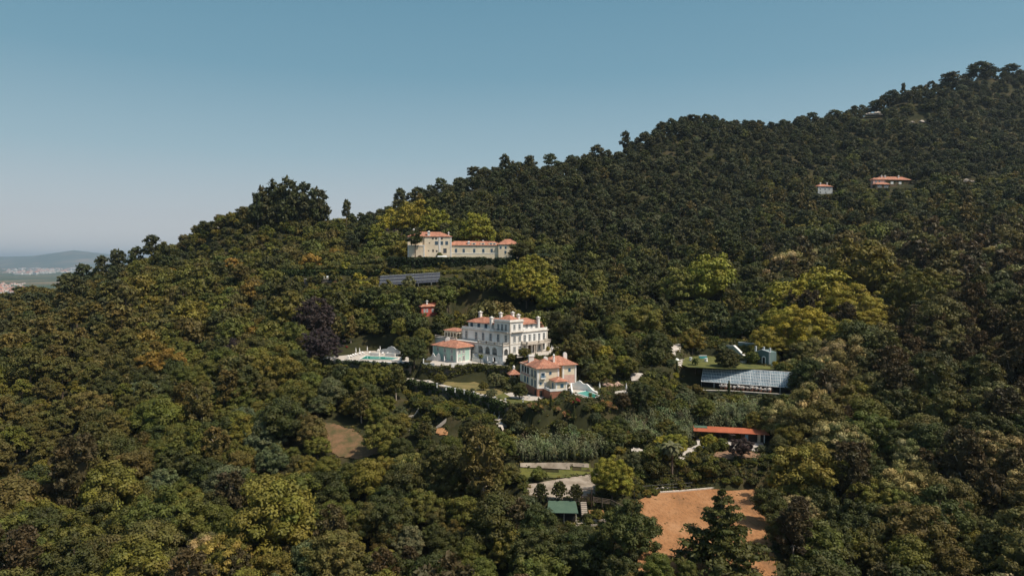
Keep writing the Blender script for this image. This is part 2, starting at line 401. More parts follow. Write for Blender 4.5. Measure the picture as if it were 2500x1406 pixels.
def fib(n, r, top=-0.25):
    i = np.arange(n) + 0.5; z = 1 - (1 - top) * i / n; ph = i * 2.39996 + r.random() * 6
    q = np.sqrt(1 - z * z); P = np.stack([q * np.cos(ph), q * np.sin(ph), z], 1)
    P += r.normal(size=P.shape) * 0.12; return P
def t_broad(seed, near, Ht=9.5, Rc=4.3, nc=46, loose=0.0, hues=None, cs=1.0):
    f = Foliage(seed); r = f.r
    zc = Ht * 0.50; rz = Ht * 0.46
    st_ = [(1.0, 1.0), (1.5, .78), (.75, 1.22), (1.25, .9), (1.7, .70), (.9, 1.1)][seed // 7 % 6]; nc = int(nc * st_[0]); cs *= st_[1]
    if not near: nc = int(nc * 0.5)
    ax = 1 + 0.12 * r.normal(); ay = 1 + 0.12 * r.normal()
    big = [r.normal(size=3) for _ in range(5)]; big = [b / np.linalg.norm(b) for b in big]
    centers = []
    for i, d in enumerate(fib(nc, r, -0.5)):
        dn = d / np.linalg.norm(d); bulge = max(float(dn @ b) for b in big)
        k = 0.70 + 0.20 * bulge + 0.10 * r.random() + loose * r.random()
        c = np.array([d[0] * Rc * k * ax, d[1] * Rc * k * ay, zc + d[2] * rz * k])
        cr = Rc * cs * (0.17 + 0.13 * r.random()) * (1.4 if not near else 1)
        centers.append(c)
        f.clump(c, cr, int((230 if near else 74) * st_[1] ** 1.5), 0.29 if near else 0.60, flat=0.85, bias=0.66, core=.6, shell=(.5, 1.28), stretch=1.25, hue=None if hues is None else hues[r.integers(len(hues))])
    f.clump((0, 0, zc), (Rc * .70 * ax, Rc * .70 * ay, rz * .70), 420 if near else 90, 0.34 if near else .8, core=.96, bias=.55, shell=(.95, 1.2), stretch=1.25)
    segs = [((0, 0, -1.5), (0.2, 0.1, Ht * .35), 0.34, 0.24)]
    for c in centers[::6]: segs.append(((0.2, 0.1, Ht * .30), tuple(c * np.array([.8, .8, .9])), 0.16, 0.05))
    return f.build("broadleaf_crown"), limbs_mesh("broadleaf_trunk", segs, BARK)
def t_pine(seed, near, Ht=12.0, Rc=3.7, kind=0):
    f = Foliage(seed); r = f.r
    nc = 30 if near else 15
    segs = []
    lean = r.normal(size=2) * 0.5
    top = np.array([lean[0], lean[1], Ht * 0.93])
    segs.append(((0, 0, -2), tuple(top * 0.55), 0.30, 0.22)); segs.append((tuple(top * 0.55), tuple(top), 0.22, 0.09))
    for i in range(nc):
        t = (i + r.random()) / nc
        zz = Ht * (0.55 + 0.43 * t)
        prof = math.sin(math.pi * min(1, 0.25 + t * 0.72)) ** 0.7 if kind == 0 else (0.35 + 0.65 * math.sin(math.pi * min(1, t * 1.02)))
        an = i * 2.4 + r.random()
        rad = Rc * prof * (0.35 + 0.55 * r.random())
        c = np.array([lean[0] * t + math.cos(an) * rad, lean[1] * t + math.sin(an) * rad, zz])
        cr = Rc * (0.20 + 0.12 * r.random()) * (1.4 if not near else 1)
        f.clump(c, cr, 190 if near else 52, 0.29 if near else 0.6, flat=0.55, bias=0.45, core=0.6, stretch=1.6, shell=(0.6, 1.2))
        base = top * (0.55 + 0.35 * t)
        if i % 2 == 0: segs.append((tuple(base), tuple(c), 0.10, 0.03))
    return f.build("pine_crown"), limbs_mesh("pine_trunk", segs, BARK, 5)
def t_euca(seed, near, Ht=14.0, Rc=4.2):
    f = Foliage(seed); r = f.r
    nc = 34 if near else 17
    segs = [((0, 0, -2), (0.3, 0, Ht * .45), 0.34, 0.22)]
    for i in range(nc):
        t = (i + r.random()) / nc
        an = i * 2.4 + r.random(); prof = math.sin(math.pi * (0.12 + 0.8 * t)) ** 0.6
        rad = Rc * prof * (0.45 + 0.5 * r.random())
        c = np.array([math.cos(an) * rad, math.sin(an) * rad, Ht * (0.22 + 0.76 * t)])
        cr = Rc * (0.19 + 0.11 * r.random()) * (1.3 if not near else 1)
        f.clump(c, cr, 120 if near else 32, 0.44 if near else 0.9, flat=1.0, bias=0.4, core=0.55, stretch=1.5, shell=(0.5, 1.2))
        if i % 3 == 0: segs.append(((0.3, 0, Ht * (.3 + .3 * t)), tuple(c), 0.13, 0.03))
    f.clump((0, 0, Ht * .6), (Rc * .4, Rc * .4, Ht * .25), 10, 0.5, core=1.0)
    return f.build("eucalyptus_crown"), limbs_mesh("eucalyptus_trunk", segs, BARKP, 5)
def t_shrub(seed, near, Ht=2.6, Rc=1.7, nc=22):
    f = Foliage(seed); r = f.r
    for i, d in enumerate(fib(nc if near else 10, r, -0.1)):
        k = 0.55 + 0.3 * r.random()
        c = np.array([d[0] * Rc * k, d[1] * Rc * k, Ht * .42 + d[2] * Ht * .5 * k])
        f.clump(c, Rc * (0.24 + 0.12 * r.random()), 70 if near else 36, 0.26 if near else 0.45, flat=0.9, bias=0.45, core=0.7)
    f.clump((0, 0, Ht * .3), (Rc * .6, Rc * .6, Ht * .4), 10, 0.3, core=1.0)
    segs = [((0, 0, -.5), (0, 0, Ht * .5), 0.08, 0.05), ((0, 0, .1), (.5, .2, Ht * .6), 0.05, 0.03)]
    return f.build("shrub_crown"), limbs_mesh("shrub_stem", segs, BARK, 4)
CREAM = [(1, 1, 1), (.8, .85, .9), (1.5, 1.35, 1.7), (2.4, 2.1, 2.9), (1.2, 1.1, 1.2)]
def t_chest(seed, near): return t_broad(seed, near, 10, 4.6, 52, 0.05, hues=CREAM)
def t_plane(seed, near): return t_broad(seed, near, 15, 7.0, 120, 0.10, cs=.66)

# each kind: builder, number of variants, crown name, trunk name
KINDS = {
    'broadleaf_tree': (t_broad, 6, 'crown', 'trunk'),
    'pine_tree': (t_pine, 5, 'crown', 'trunk'),
    'eucalyptus_tree': (t_euca, 4, 'crown', 'trunk'),
    'chestnut_tree': (t_chest, 3, 'crown', 'trunk'),
    'plane_tree': (t_plane, 3, 'crown', 'trunk'),
    'shrub': (t_shrub, 4, 'foliage', 'stem'),
}
HSIZE = {'broadleaf_tree': (9.5, 4.3), 'pine_tree': (12, 3.7), 'eucalyptus_tree': (14, 4.2), 'chestnut_tree': (10, 4.6), 'plane_tree': (15, 7.0), 'shrub': (2.6, 1.7)}
PROTO = {}
def proto(kind, i, near):
    key = (kind, i, near)
    if key not in PROTO: PROTO[key] = KINDS[kind][0](100 + i * 7 + len(kind), near)
    return PROTO[key]
def t_conifer(seed, near, Ht=14.0, Rc=5.2, layers=9):
    """cedar: level sprays of needles on long branches, narrowing upwards"""
    f = Foliage(seed); r = f.r; segs = [((0, 0, -1), (0, 0, Ht * .6), .36, .2), ((0, 0, Ht * .6), (0, 0, Ht * .97), .2, .06)]
    for k in range(layers):
        t = k / (layers - 1); z = Ht * (0.16 + .80 * t); rad = Rc * (1 - t) ** .75 * (0.85 + .3 * r.random()) + .35
        nb = max(3, int(9 * (1 - t * .6)))
        for i in range(nb):
            an = 6.283 * (i + r.random() * .7) / nb + k; L_ = rad * (.7 + .4 * r.random())
            for q in (.45, .72, 1.0):
                c = np.array([math.cos(an) * L_ * q, math.sin(an) * L_ * q, z + .5 * q + r.normal() * .12])
                f.clump(c, (L_ * .24 + .25,) * 3, 46 if near else 16, .40 if near else .8, flat=.34, bias=.5, core=.6, stretch=1.7, shell=(.4, 1.2), down=-.1)
            segs.append(((0, 0, z - .3), (math.cos(an) * L_, math.sin(an) * L_, z + .45), .09, .02))
    return f.build("conifer_crown"), limbs_mesh("conifer_trunk", segs, BARK, 5)
def t_young(seed, near): 
    """young pine with upswept branches"""
    f = Foliage(seed); r = f.r; segs = [((0, 0, -.5), (0, 0, 5.4), .12, .03)]
    for i in range(34):
        t = i / 34; an = i * 2.4; z = .5 + 4.2 * t; L_ = (1.9 * (1 - t) ** .6 + .3); 
        for q in (.4, .7, 1.0):
            c = (math.cos(an) * L_ * q, math.sin(an) * L_ * q, z + L_ * q * .75)
            f.clump(c, .26, 26, .26, flat=1.3, bias=.3, core=.5, stretch=1.8, shell=(.3, 1.2), down=-1)
        segs.append(((0, 0, z), c, .03, .01))
    return f.build("young_crown"), limbs_mesh("young_trunk", segs, BARK, 4)
def t_palm(seed, near, Ht=6.0):
    f = Foliage(seed); r = f.r
    for i in range(26):
        an = i * 2.4; el = R(70 - 95 * (i / 26)); p = np.array([0, 0, Ht]); L_ = 2.6 * (.85 + .3 * r.random()); n = 7
        col = np.array([1, 1, 1]) * (.75 + .5 * r.random()); side = np.array([-math.sin(an), math.cos(an), 0])
        for k in range(n):
            e2 = el - R(16) * k * .9; q = p + np.array([math.cos(an) * math.cos(e2), math.sin(an) * math.cos(e2), math.sin(e2)]) * L_ / n
            w = .55 * math.sin(math.pi * (k + .6) / (n + .4)) + .06; w2 = .55 * math.sin(math.pi * min(k + 1.6, n) / (n + .4)) + .04
            dn = np.array([0, 0, -.22])
            f.card([p, q, q + side * w2 + dn, p + side * w + dn], col); f.card([p, p - side * w + dn, q - side * w2 + dn, q], col * .9)
            p = q
    return f.build("palm_crown"), limbs_mesh("palm_trunk", [((0, 0, -1), (.1, 0, Ht * .5), .28, .2), ((.1, 0, Ht * .5), (0, 0, Ht), .2, .24)], BARK, 8)
def t_cypress(seed, near, Ht=8.0):
    f = Foliage(seed); r = f.r
    for i in range(16):
        t = i / 15; f.clump((r.normal() * .1, r.normal() * .1, .6 + (Ht - 1) * t), .62 * math.sin(math.pi * (.16 + .8 * t)) + .12, 60, .3, flat=1.5, bias=.7, core=.85)
    return f.build("cypress_crown"), limbs_mesh("cypress_trunk", [((0, 0, -1), (0, 0, 2), .14, .1)], BARK, 5)
def t_flower(seed, near):
    f = Foliage(seed); r = f.r; hues = [(1, 1, 1), (3.2, 1.75, 8.5), (3.7, 2.1, 10.5), (1.2, 1, 1.5)]
    for i, d in enumerate(fib(14, r, -.1)):
        k = .55 + .3 * r.random(); f.clump(np.array([d[0] * 1.7 * k, d[1] * 1.7 * k, 1.1 + d[2] * 1.3 * k]), .62, 90, .26, flat=.9, bias=.4, core=.7, hue=hues[i % 4])
    return f.build("flower_crown"), limbs_mesh("flower_stem", [((0, 0, -.5), (0, 0, 1.2), .08, .05)], BARK, 4)
def t_red(seed, near):
    f = Foliage(seed); r = f.r; hues = [(7.0, .55, 3.0), (5.6, .5, 2.2), (1, 1, 1)]
    for i, d in enumerate(fib(12, r, -.1)):
        k = .55 + .3 * r.random(); f.clump(np.array([d[0] * 1.7 * k, d[1] * 1.7 * k, 1.1 + d[2] * 1.3 * k]), .6, 80, .28, flat=.9, bias=.4, core=.7, hue=hues[i % 3])
    return f.build("flower_crown"), limbs_mesh("flower_stem", [((0, 0, -.5), (0, 0, 1.2), .08, .05)], BARK, 4)
def t_dead(seed, near, Ht=8.0):
    r = np.random.default_rng(seed); segs = [((0, 0, -1), (.3, 0, Ht * .5), .22, .14), ((.3, 0, Ht * .5), (.1, .2, Ht), .14, .03)]
    for i in range(22):
        t = .35 + .62 * r.random(); an = r.random() * 6.28; L_ = (1.2 - t) * 3.6 * (.5 + r.random()); b = np.array([.3 * min(1, t * 2), 0, Ht * t]); e = b + np.array([math.cos(an) * L_, math.sin(an) * L_, L_ * .45])
        segs.append((tuple(b), tuple(e), .07, .02))
        for j in range(2):
            m_ = b + (e - b) * (.5 + .3 * j); segs.append((tuple(m_), tuple(m_ + r.normal(size=3) * .7 + np.array([0, 0, .3])), .035, .012))
    f = Foliage(seed); f.clump((0.2, 0, Ht * .4), .3, 12, .3, core=0)
    return f.build("twigs"), limbs_mesh("dead_trunk", segs, BARKP, 4)
KINDS.update({'cedar_tree': (t_conifer, 2, 'crown', 'trunk'), 'young_pine': (t_young, 2, 'crown', 'trunk'), 'palm_tree': (t_palm, 2, 'crown', 'trunk'), 'cypress_tree': (t_cypress, 2, 'crown', 'trunk'),
              'flowering_shrub': (t_flower, 2, 'blossom', 'stem'), 'bougainvillea': (t_red, 1, 'blossom', 'stem'), 'dead_tree': (t_dead, 3, 'twigs', 'trunk')})
HSIZE.update({'cedar_tree': (14, 5.2), 'young_pine': (6.0, 2.0), 'palm_tree': (7.5, 2.6), 'cypress_tree': (8, .8), 'flowering_shrub': (2.6, 2.0), 'bougainvillea': (2.6, 2.0), 'dead_tree': (8, 2.4)})
# candidate positions: jittered grid
def jgrid(x0, x1, y0, y1, s, seed):
    r = np.random.default_rng(seed)
    gx, gy = np.meshgrid(np.arange(x0, x1, s), np.arange(y0, y1, s))
    gx = gx + (np.arange(gx.shape[0]) % 2)[:, None] * s / 2
    gx = gx + r.uniform(-.36, .36, gx.shape) * s; gy = gy + r.uniform(-.36, .36, gy.shape) * s
    return gx.ravel(), gy.ravel(), r.random(gx.size), r.random(gx.size)
# ------------------------------------------------------------------ mesh building
class MB:
    def __init__(s): s.v = []; s.f = []
    def add(s, pts, faces):
        k = len(s.v); s.v += [tuple(p) for p in pts]; s.f += [tuple(i + k for i in f) for f in faces]; return s
    def box(s, x0, x1, y0, y1, z0, z1):
        return s.add([(x0, y0, z0), (x1, y0, z0), (x1, y1, z0), (x0, y1, z0), (x0, y0, z1), (x1, y0, z1), (x1, y1, z1), (x0, y1, z1)],
                     [(0, 3, 2, 1), (4, 5, 6, 7), (0, 1, 5, 4), (1, 2, 6, 5), (2, 3, 7, 6), (3, 0, 4, 7)])
    def prism(s, P, z0, z1):
        n = len(P); z0 = [z0] * n if not hasattr(z0, '__len__') else z0; z1 = [z1] * n if not hasattr(z1, '__len__') else z1
        return s.add([(p[0], p[1], z0[i]) for i, p in enumerate(P)] + [(p[0], p[1], z1[i]) for i, p in enumerate(P)],
                     [tuple(range(n))[::-1], tuple(range(n, 2 * n))] + [(i, (i + 1) % n, n + (i + 1) % n, n + i) for i in range(n)])
    def cyl(s, x, y, z0, z1, r0, r1=None, n=8):
        r1 = r0 if r1 is None else r1
        A = [2 * math.pi * i / n for i in range(n)]
        return s.add([(x + r0 * math.cos(a), y + r0 * math.sin(a), z0) for a in A] + [(x + r1 * math.cos(a), y + r1 * math.sin(a), z1) for a in A],
                     [tuple(range(n))[::-1], tuple(range(n, 2 * n))] + [(i, (i + 1) % n, n + (i + 1) % n, n + i) for i in range(n)])
    def lathe(s, x, y, prof, n=10):
        for (r0, z0), (r1, z1) in zip(prof, prof[1:]): s.cyl(x, y, z0, z1, max(r0, .01), max(r1, .01), n)
        return s
    def tube(s, a, b, r, n=5):
        V = []; Fl = []; limb(V, Fl, a, b, r, r, n)
        return s.add(V, Fl)
    def hip(s, x0, x1, y0, y1, z, h, over=0.5, th=0.14):
        x0 -= over; x1 += over; y0 -= over; y1 += over
        w = min(x1 - x0, y1 - y0) / 2
        if x1 - x0 >= y1 - y0: r = [(x0 + w, (y0 + y1) / 2), (x1 - w, (y0 + y1) / 2)]
        else: r = [((x0 + x1) / 2, y0 + w), ((x0 + x1) / 2, y1 - w)]
        s.add([(x0, y0, z), (x1, y0, z), (x1, y1, z), (x0, y1, z), (x0, y0, z + th), (x1, y0, z + th), (x1, y1, z + th), (x0, y1, z + th), (*r[0], z + th + h), (*r[1], z + th + h)],
              [(0, 3, 2, 1), (0, 1, 5, 4), (1, 2, 6, 5), (2, 3, 7, 6), (3, 0, 4, 7)] +
              ([(4, 5, 9, 8), (5, 6, 9), (6, 7, 8, 9), (7, 4, 8)] if x1 - x0 >= y1 - y0 else [(4, 5, 8), (5, 6, 9, 8), (6, 7, 9), (7, 4, 8, 9)]))
        return s
    def slab(s, P, th):
        """sheet through 3d points P with thickness th downwards"""
        n = len(P)
        return s.add([tuple(p) for p in P] + [(p[0], p[1], p[2] - th) for p in P],
                     [tuple(range(n)), tuple(range(n, 2 * n))[::-1]] + [(i, n + i, n + (i + 1) % n, (i + 1) % n) for i in range(n)])
    def facade_poly(s, P, face, t0, t1):
        """P: (s, z) outline on a facade; extruded outwards from t0 to t1"""
        (ox, oy), (dx, dy), (nx_, ny_) = face; n = len(P)
        A = [(ox + dx * a + nx_ * t0, oy + dy * a + ny_ * t0, z) for a, z in P] + [(ox + dx * a + nx_ * t1, oy + dy * a + ny_ * t1, z) for a, z in P]
        return s.add(A, [tuple(range(n)), tuple(range(n, 2 * n))[::-1]] + [(i, n + i, n + (i + 1) % n, (i + 1) % n) for i in range(n)])
    def arched(s, face, s0, s1, z0, z1, arches, t0, t1, seg=8):
        """wall strip s0..s1, z0..z1 with arched openings (centre, width, springing height above z0)"""
        cur = s0
        for c, w, sp in sorted(arches):
            a, b = c - w / 2, c + w / 2
            s.facade_poly([(cur, z0), (a, z0), (a, z1), (cur, z1)], face, t0, t1)
            pr = None
            for i in range(seg + 1):
                an = math.pi * (1 - i / seg); p = (c + w / 2 * math.cos(an), z0 + sp + w / 2 * math.sin(an))
                if pr: s.facade_poly([pr, p, (p[0], z1), (pr[0], z1)], face, t0, t1)
                pr = p
            cur = b
        s.facade_poly([(cur, z0), (s1, z0), (s1, z1), (cur, z1)], face, t0, t1)
        return s
    def build(s, name, m, parent=None, loc=None, rz=None, smooth=False, cover=None):
        me = bpy.data.meshes.new(name); me.from_pydata(s.v, [], s.f); me.update()
        bm = bmesh.new(); bm.from_mesh(me); bmesh.ops.recalc_face_normals(bm, faces=bm.faces); bm.to_mesh(me); bm.free()
        if smooth: me.polygons.foreach_set("use_smooth", np.full(len(me.polygons), True))
        me.materials.append(m)
        o = bpy.data.objects.new(name, me); COL.objects.link(o)
        if parent: o.parent = parent
        if loc is not None: o.location = loc
        if rz is not None: o.rotation_euler = (0, 0, rz)
        return o
def copy_tree(o, parent=None, loc=None, rz=None, **tags):
    c = o.copy(); COL.objects.link(c); c.parent = parent
    if loc is not None: c.location = loc
    if rz is not None: c.rotation_euler = (0, 0, rz)
    for k, v in tags.items(): c[k] = v
    for ch in o.children: copy_tree(ch, c)
    return c

WHITE = mat("white_plaster", (0.80, 0.77, 0.73), (0.66, 0.62, 0.57), 0.35, 0.9)
TRIM = mat("stone_trim", (0.62, 0.57, 0.50), (0.45, 0.40, 0.35), 0.8, 0.9)
MINT = mat("mint_plaster", (0.42, 0.58, 0.50), (0.36, 0.50, 0.43), 0.35, 0.9)
CREAMP = mat("cream_plaster", (0.80, 0.68, 0.52), (0.68, 0.55, 0.40), 0.25, 0.9)
YELLOW = mat("yellow_plaster", (0.74, 0.65, 0.49), (0.64, 0.54, 0.40), 0.3, 0.9)
OCHRE = mat("ochre_plaster", (0.75, 0.40, 0.12), (0.62, 0.31, 0.09), 0.5, 0.9)
PINK = mat("pink_plaster", (0.62, 0.40, 0.33), (0.5, 0.3, 0.25), 0.5, 0.9)
REDP = mat("red_plaster", (0.45, 0.10, 0.07), (0.33, 0.07, 0.05), 0.5, 0.9)
TEAL_SHADED = mat("shaded_teal_plaster", (0.13, 0.19, 0.18), (0.09, 0.14, 0.14), 0.25, 0.9)  # teal render with the deeper shade of the trees mixed into the colour
SAGE = mat("sage_plaster", (0.36, 0.40, 0.34), (0.26, 0.30, 0.26), 0.25, 0.9)
GREYP = mat("grey_plaster", (0.50, 0.52, 0.52), (0.38, 0.40, 0.41), 0.3, 0.9)
BRICK = mat("brick", (0.36, 0.15, 0.09), (0.20, 0.09, 0.06), 2.5, 0.95, bump=.4)
STONE = mat("rubble_stone", (0.20, 0.17, 0.14), (0.07, 0.06, 0.05), 1.6, 0.95, bump=.8, bscale=2)
PALESTONE = mat("pale_stone", (0.62, 0.55, 0.47), (0.42, 0.36, 0.30), 0.9, 0.9, bump=.3)
PAVE = mat("paving", (0.50, 0.45, 0.40), (0.38, 0.33, 0.28), 0.6, 0.9)
GRAVEL = mat("gravel", (0.36, 0.30, 0.24), (0.19, 0.15, 0.11), 0.35, 0.95, bump=.3, bscale=3)
CONC = mat("concrete", (0.42, 0.36, 0.30), (0.30, 0.25, 0.21), 0.8, 0.9)
DARKW = mat("dark_wood", (0.07, 0.045, 0.03), (0.04, 0.028, 0.02), 3, 0.8)
GREYW = mat("weathered_wood", (0.22, 0.17, 0.13), (0.12, 0.09, 0.07), 3, 0.9)
BLACKM = mat("black_metal", (0.03, 0.03, 0.035), None, 3, 0.5)
WHITEP = mat("white_paint", (0.82, 0.82, 0.80), (0.72, 0.72, 0.70), 1, 0.5)
BLUEP = mat("blue_paint", (0.10, 0.22, 0.34), (0.08, 0.18, 0.28), 2, 0.6)
DARKIN = mat("dark_interior", (0.035, 0.030, 0.028), (0.02, 0.018, 0.017), 1, 0.9)  # near-black colour standing in for shade inside openings
ORANGER = mat("orange_sheet", (0.40, 0.115, 0.055), (0.30, 0.085, 0.04), 0.5, 0.6)
GREENR = mat("green_sheet", (0.075, 0.12, 0.082), (0.06, 0.10, 0.07), 0.5, 0.7)
EARTH0 = mat("orange_soil", (0.36, 0.178, 0.078), (0.21, 0.10, 0.045), 0.22, 0.98, bump=.6, bscale=1.2, stretch=(1, .45, 1))
def earth_mat():
    m, nt, p = newmat("orange_earth"); L = nt.links; p.inputs['Roughness'].default_value = 1; p.inputs['Specular IOR Level'].default_value = .1
    a = ramp(nt, [(0.30, (0.17, 0.095, 0.05)), (0.48, (0.31, 0.150, 0.066)), (0.7, (0.39, 0.212, 0.108))], noise(nt, 0.16, 6, 0.65, 'World', (1, .55, 1)))
    b = ramp(nt, [(0.35, (0.62, 0.62, 0.62)), (0.5, (1, 1, 1)), (0.7, (1.12, 1.1, 1.08))], noise(nt, 1.1, 5, 0.7, 'World', (1.6, .5, 1)))
    mx = nt.nodes.new('ShaderNodeMix'); mx.data_type = 'RGBA'; mx.blend_type = 'MULTIPLY'; mx.inputs[0].default_value = .8
    L.new(a, mx.inputs[6]); L.new(b, mx.inputs[7]); L.new(mx.outputs[2], p.inputs['Base Color'])
    bu = nt.nodes.new('ShaderNodeBump'); bu.inputs['Strength'].default_value = .7; bu.inputs['Distance'].default_value = .2; L.new(noise(nt, 1.4, 5, .6, 'World'), bu.inputs['Height']); L.new(bu.outputs[0], p.inputs['Normal'])
    return m
EARTH = earth_mat()
GRASS = mat("lawn_grass", (0.125, 0.122, 0.028), (0.055, 0.068, 0.02), 0.35, 0.95, bump=.5, bscale=4)
DRYG = mat("dry_grass", (0.21, 0.155, 0.06), (0.10, 0.095, 0.03), 0.22, 0.95, bump=.5, bscale=2)
MULCH = mat("cut_branches", (0.30, 0.17, 0.10), (0.12, 0.08, 0.05), 1.2, 0.95, bump=.8, bscale=3)
CLOTH = mat("pale_cloth", (0.74, 0.72, 0.70), (0.62, 0.60, 0.58), 1, 0.9)
TEALC = mat("teal_cloth", (0.10, 0.42, 0.45), (0.07, 0.3, 0.33), 1, 0.9)
def tile_mat():
    m, nt, p = newmat("roof_tiles"); L = nt.links
    p.inputs['Roughness'].default_value = 0.9; p.inputs['Specular IOR Level'].default_value = 0.2
    c = ramp(nt, [(0.25, (0.14, 0.06, 0.045)), (0.43, (0.36, 0.15, 0.10)), (0.57, (0.46, 0.23, 0.155)), (0.72, (0.62, 0.47, 0.38))], noise(nt, 1.7, 6, 0.8))
    c2 = ramp(nt, [(0.35, (0.75, 0.75, 0.75)), (0.65, (1.1, 1.05, 1.0))], noise(nt, 0.5, 2))
    mx = nt.nodes.new('ShaderNodeMix'); mx.data_type = 'RGBA'; mx.blend_type = 'MULTIPLY'; mx.inputs[0].default_value = 1
    L.new(c, mx.inputs[6]); L.new(c2, mx.inputs[7]); L.new(mx.outputs[2], p.inputs['Base Color'])
    w = nt.nodes.new('ShaderNodeTexWave'); w.inputs['Scale'].default_value = 1.4; tc = nt.nodes.new('ShaderNodeTexCoord'); L.new(tc.outputs['Object'], w.inputs[0])
    b = nt.nodes.new('ShaderNodeBump'); b.inputs['Strength'].default_value = 0.5; b.inputs['Distance'].default_value = 0.12; L.new(w.outputs['Fac'], b.inputs['Height']); L.new(b.outputs[0], p.inputs['Normal'])
    return m
TILE = tile_mat()
def glass_mat(name, col, rough=0.08):
    m, nt, p = newmat(name); p.inputs['Base Color'].default_value = (*col, 1); p.inputs['Roughness'].default_value = rough; p.inputs['Specular IOR Level'].default_value = 0.8; return m
GLASS = glass_mat("window_glass", (0.035, 0.05, 0.065))
WATER = glass_mat("pool_water", (0.03, 0.30, 0.24), 0.03)
PANEL = glass_mat("solar_cell", (0.016, 0.022, 0.04), 0.7)
def greenglass():
    m, nt, p = newmat("greenhouse_glass"); L = nt.links
    c = ramp(nt, [(0.3, (0.10, 0.15, 0.19)), (0.55, (0.22, 0.29, 0.34)), (0.75, (0.30, 0.40, 0.44))], noise(nt, 0.45, 4, 0.7))
    L.new(c, p.inputs['Base Color']); p.inputs['Roughness'].default_value = 0.25; p.inputs['Specular IOR Level'].default_value = 0.7
    t = nt.nodes.new('ShaderNodeBsdfTransparent'); ms = nt.nodes.new('ShaderNodeMixShader'); ms.inputs[0].default_value = 0.25
    L.new(p.outputs[0], ms.inputs[1]); L.new(t.outputs[0], ms.inputs[2]); L.new(ms.outputs[0], nt.nodes['Material Output'].inputs[0]); return m
HGLASS = greenglass()

# faces of a rectangular block: origin, direction, outward normal
def FR(y=0, x=0): return ((x, y), (1, 0), (0, -1))          # front, s runs along +x
def LF(x=0, y=0): return ((x, y), (0, 1), (-1, 0))          # left, s runs along +y
_wc = {}
def window(root, face, s, z, w, h, fm=None, gm=None, door=False, t=0.0, sur=None, name='window'):
    """glass with a painted frame and bars, in a stone surround, on a facade"""
    fm = fm or WHITEP; gm = gm or GLASS
    key = (round(w, 2), round(h, 2), fm.name, gm.name, sur.name if sur else None)
    f0 = ((0, 0), (1, 0), (0, -1))
    if key not in _wc:
        a = MB().facade_poly([(-w / 2, 0), (w / 2, 0), (w / 2, h), (-w / 2, h)], f0, -0.05, 0.03)
        b = MB(); e = 0.10
        for (p, q, r_, t_) in ((-w / 2, -w / 2 + e, 0, h), (w / 2 - e, w / 2, 0, h), (-w / 2 + e, w / 2 - e, 0, e), (-w / 2 + e, w / 2 - e, h - e, h), (-0.05, 0.05, e, h - e)):
            b.facade_poly([(p, r_), (q, r_), (q, t_), (p, t_)], f0, 0.032, 0.07)
        for k in range(1, 3): b.facade_poly([(-w / 2 + e, h * k / 3 - .02), (-.05, h * k / 3 - .02), (-.05, h * k / 3 + .02), (-w / 2 + e, h * k / 3 + .02)], f0, 0.032, 0.06).facade_poly([(.05, h * k / 3 - .02), (w / 2 - e, h * k / 3 - .02), (w / 2 - e, h * k / 3 + .02), (.05, h * k / 3 + .02)], f0, 0.032, 0.06)
        c = None
        if sur:
            c = MB(); g_ = 0.18
            for (p, q, r_, t_) in ((-w / 2 - g_, -w / 2, -g_, h + g_), (w / 2, w / 2 + g_, -g_, h + g_), (-w / 2, w / 2, h, h + g_), (-w / 2, w / 2, -g_, 0)):
                c.facade_poly([(p, r_), (q, r_), (q, t_), (p, t_)], f0, -0.05, 0.10)
        _wc[key] = (a, b, c)
        o = a.build(name, gm); o2 = b.build('frame', fm); o2.parent = o
        if c: o3 = c.build('surround', sur); o3.parent = o
        _wc[key] = o
        first = True
    else: first = False
    (ox, oy), (dx, dy), (nx_, ny_) = face
    loc = (ox + dx * s + nx_ * t, oy + dy * s + ny_ * t, z); rz = math.atan2(dy, dx) if not (dx == 0 and nx_ == -1) else -math.pi / 2
    if first:
        o = _wc[key]; o.parent = root; o.location = loc; o.rotation_euler = (0, 0, rz); o.name = name
    else:
        o = copy_tree(_wc[key], root, loc, rz)
    return o
def chimney(root, x, y, z0, z1, w=0.9, m=None, cap=True):
    m = m or WHITE
    c = MB().box(x - w / 2, x + w / 2, y - w / 2, y + w / 2, z0, z1 - .35).box(x - w / 2 - .22, x + w / 2 + .22, y - w / 2 - .22, y + w / 2 + .22, z1 - .35, z1 - .1)
    c.cyl(x, y, z1 - .1, z1 + .28, w * .5, w * .22, 8)
    return c.build('chimney', m, root)
def railing(root, pts, z, h=0.95, m=None, step=0.5, name='railing'):
    b = MB(); m = m or BLACKM
    for (a, c) in zip(pts, pts[1:]):
        a = Vector((*a, z)); c = Vector((*c, z)); L_ = (c - a).length; n = max(1, int(L_ / step))
        b.tube(a + Vector((0, 0, h)), c + Vector((0, 0, h)), .05, 4)
        for i in range(n + 1):
            p = a.lerp(c, i / n); b.tube(p, p + Vector((0, 0, h)), .028, 4)
    return b.build(name, m, root)
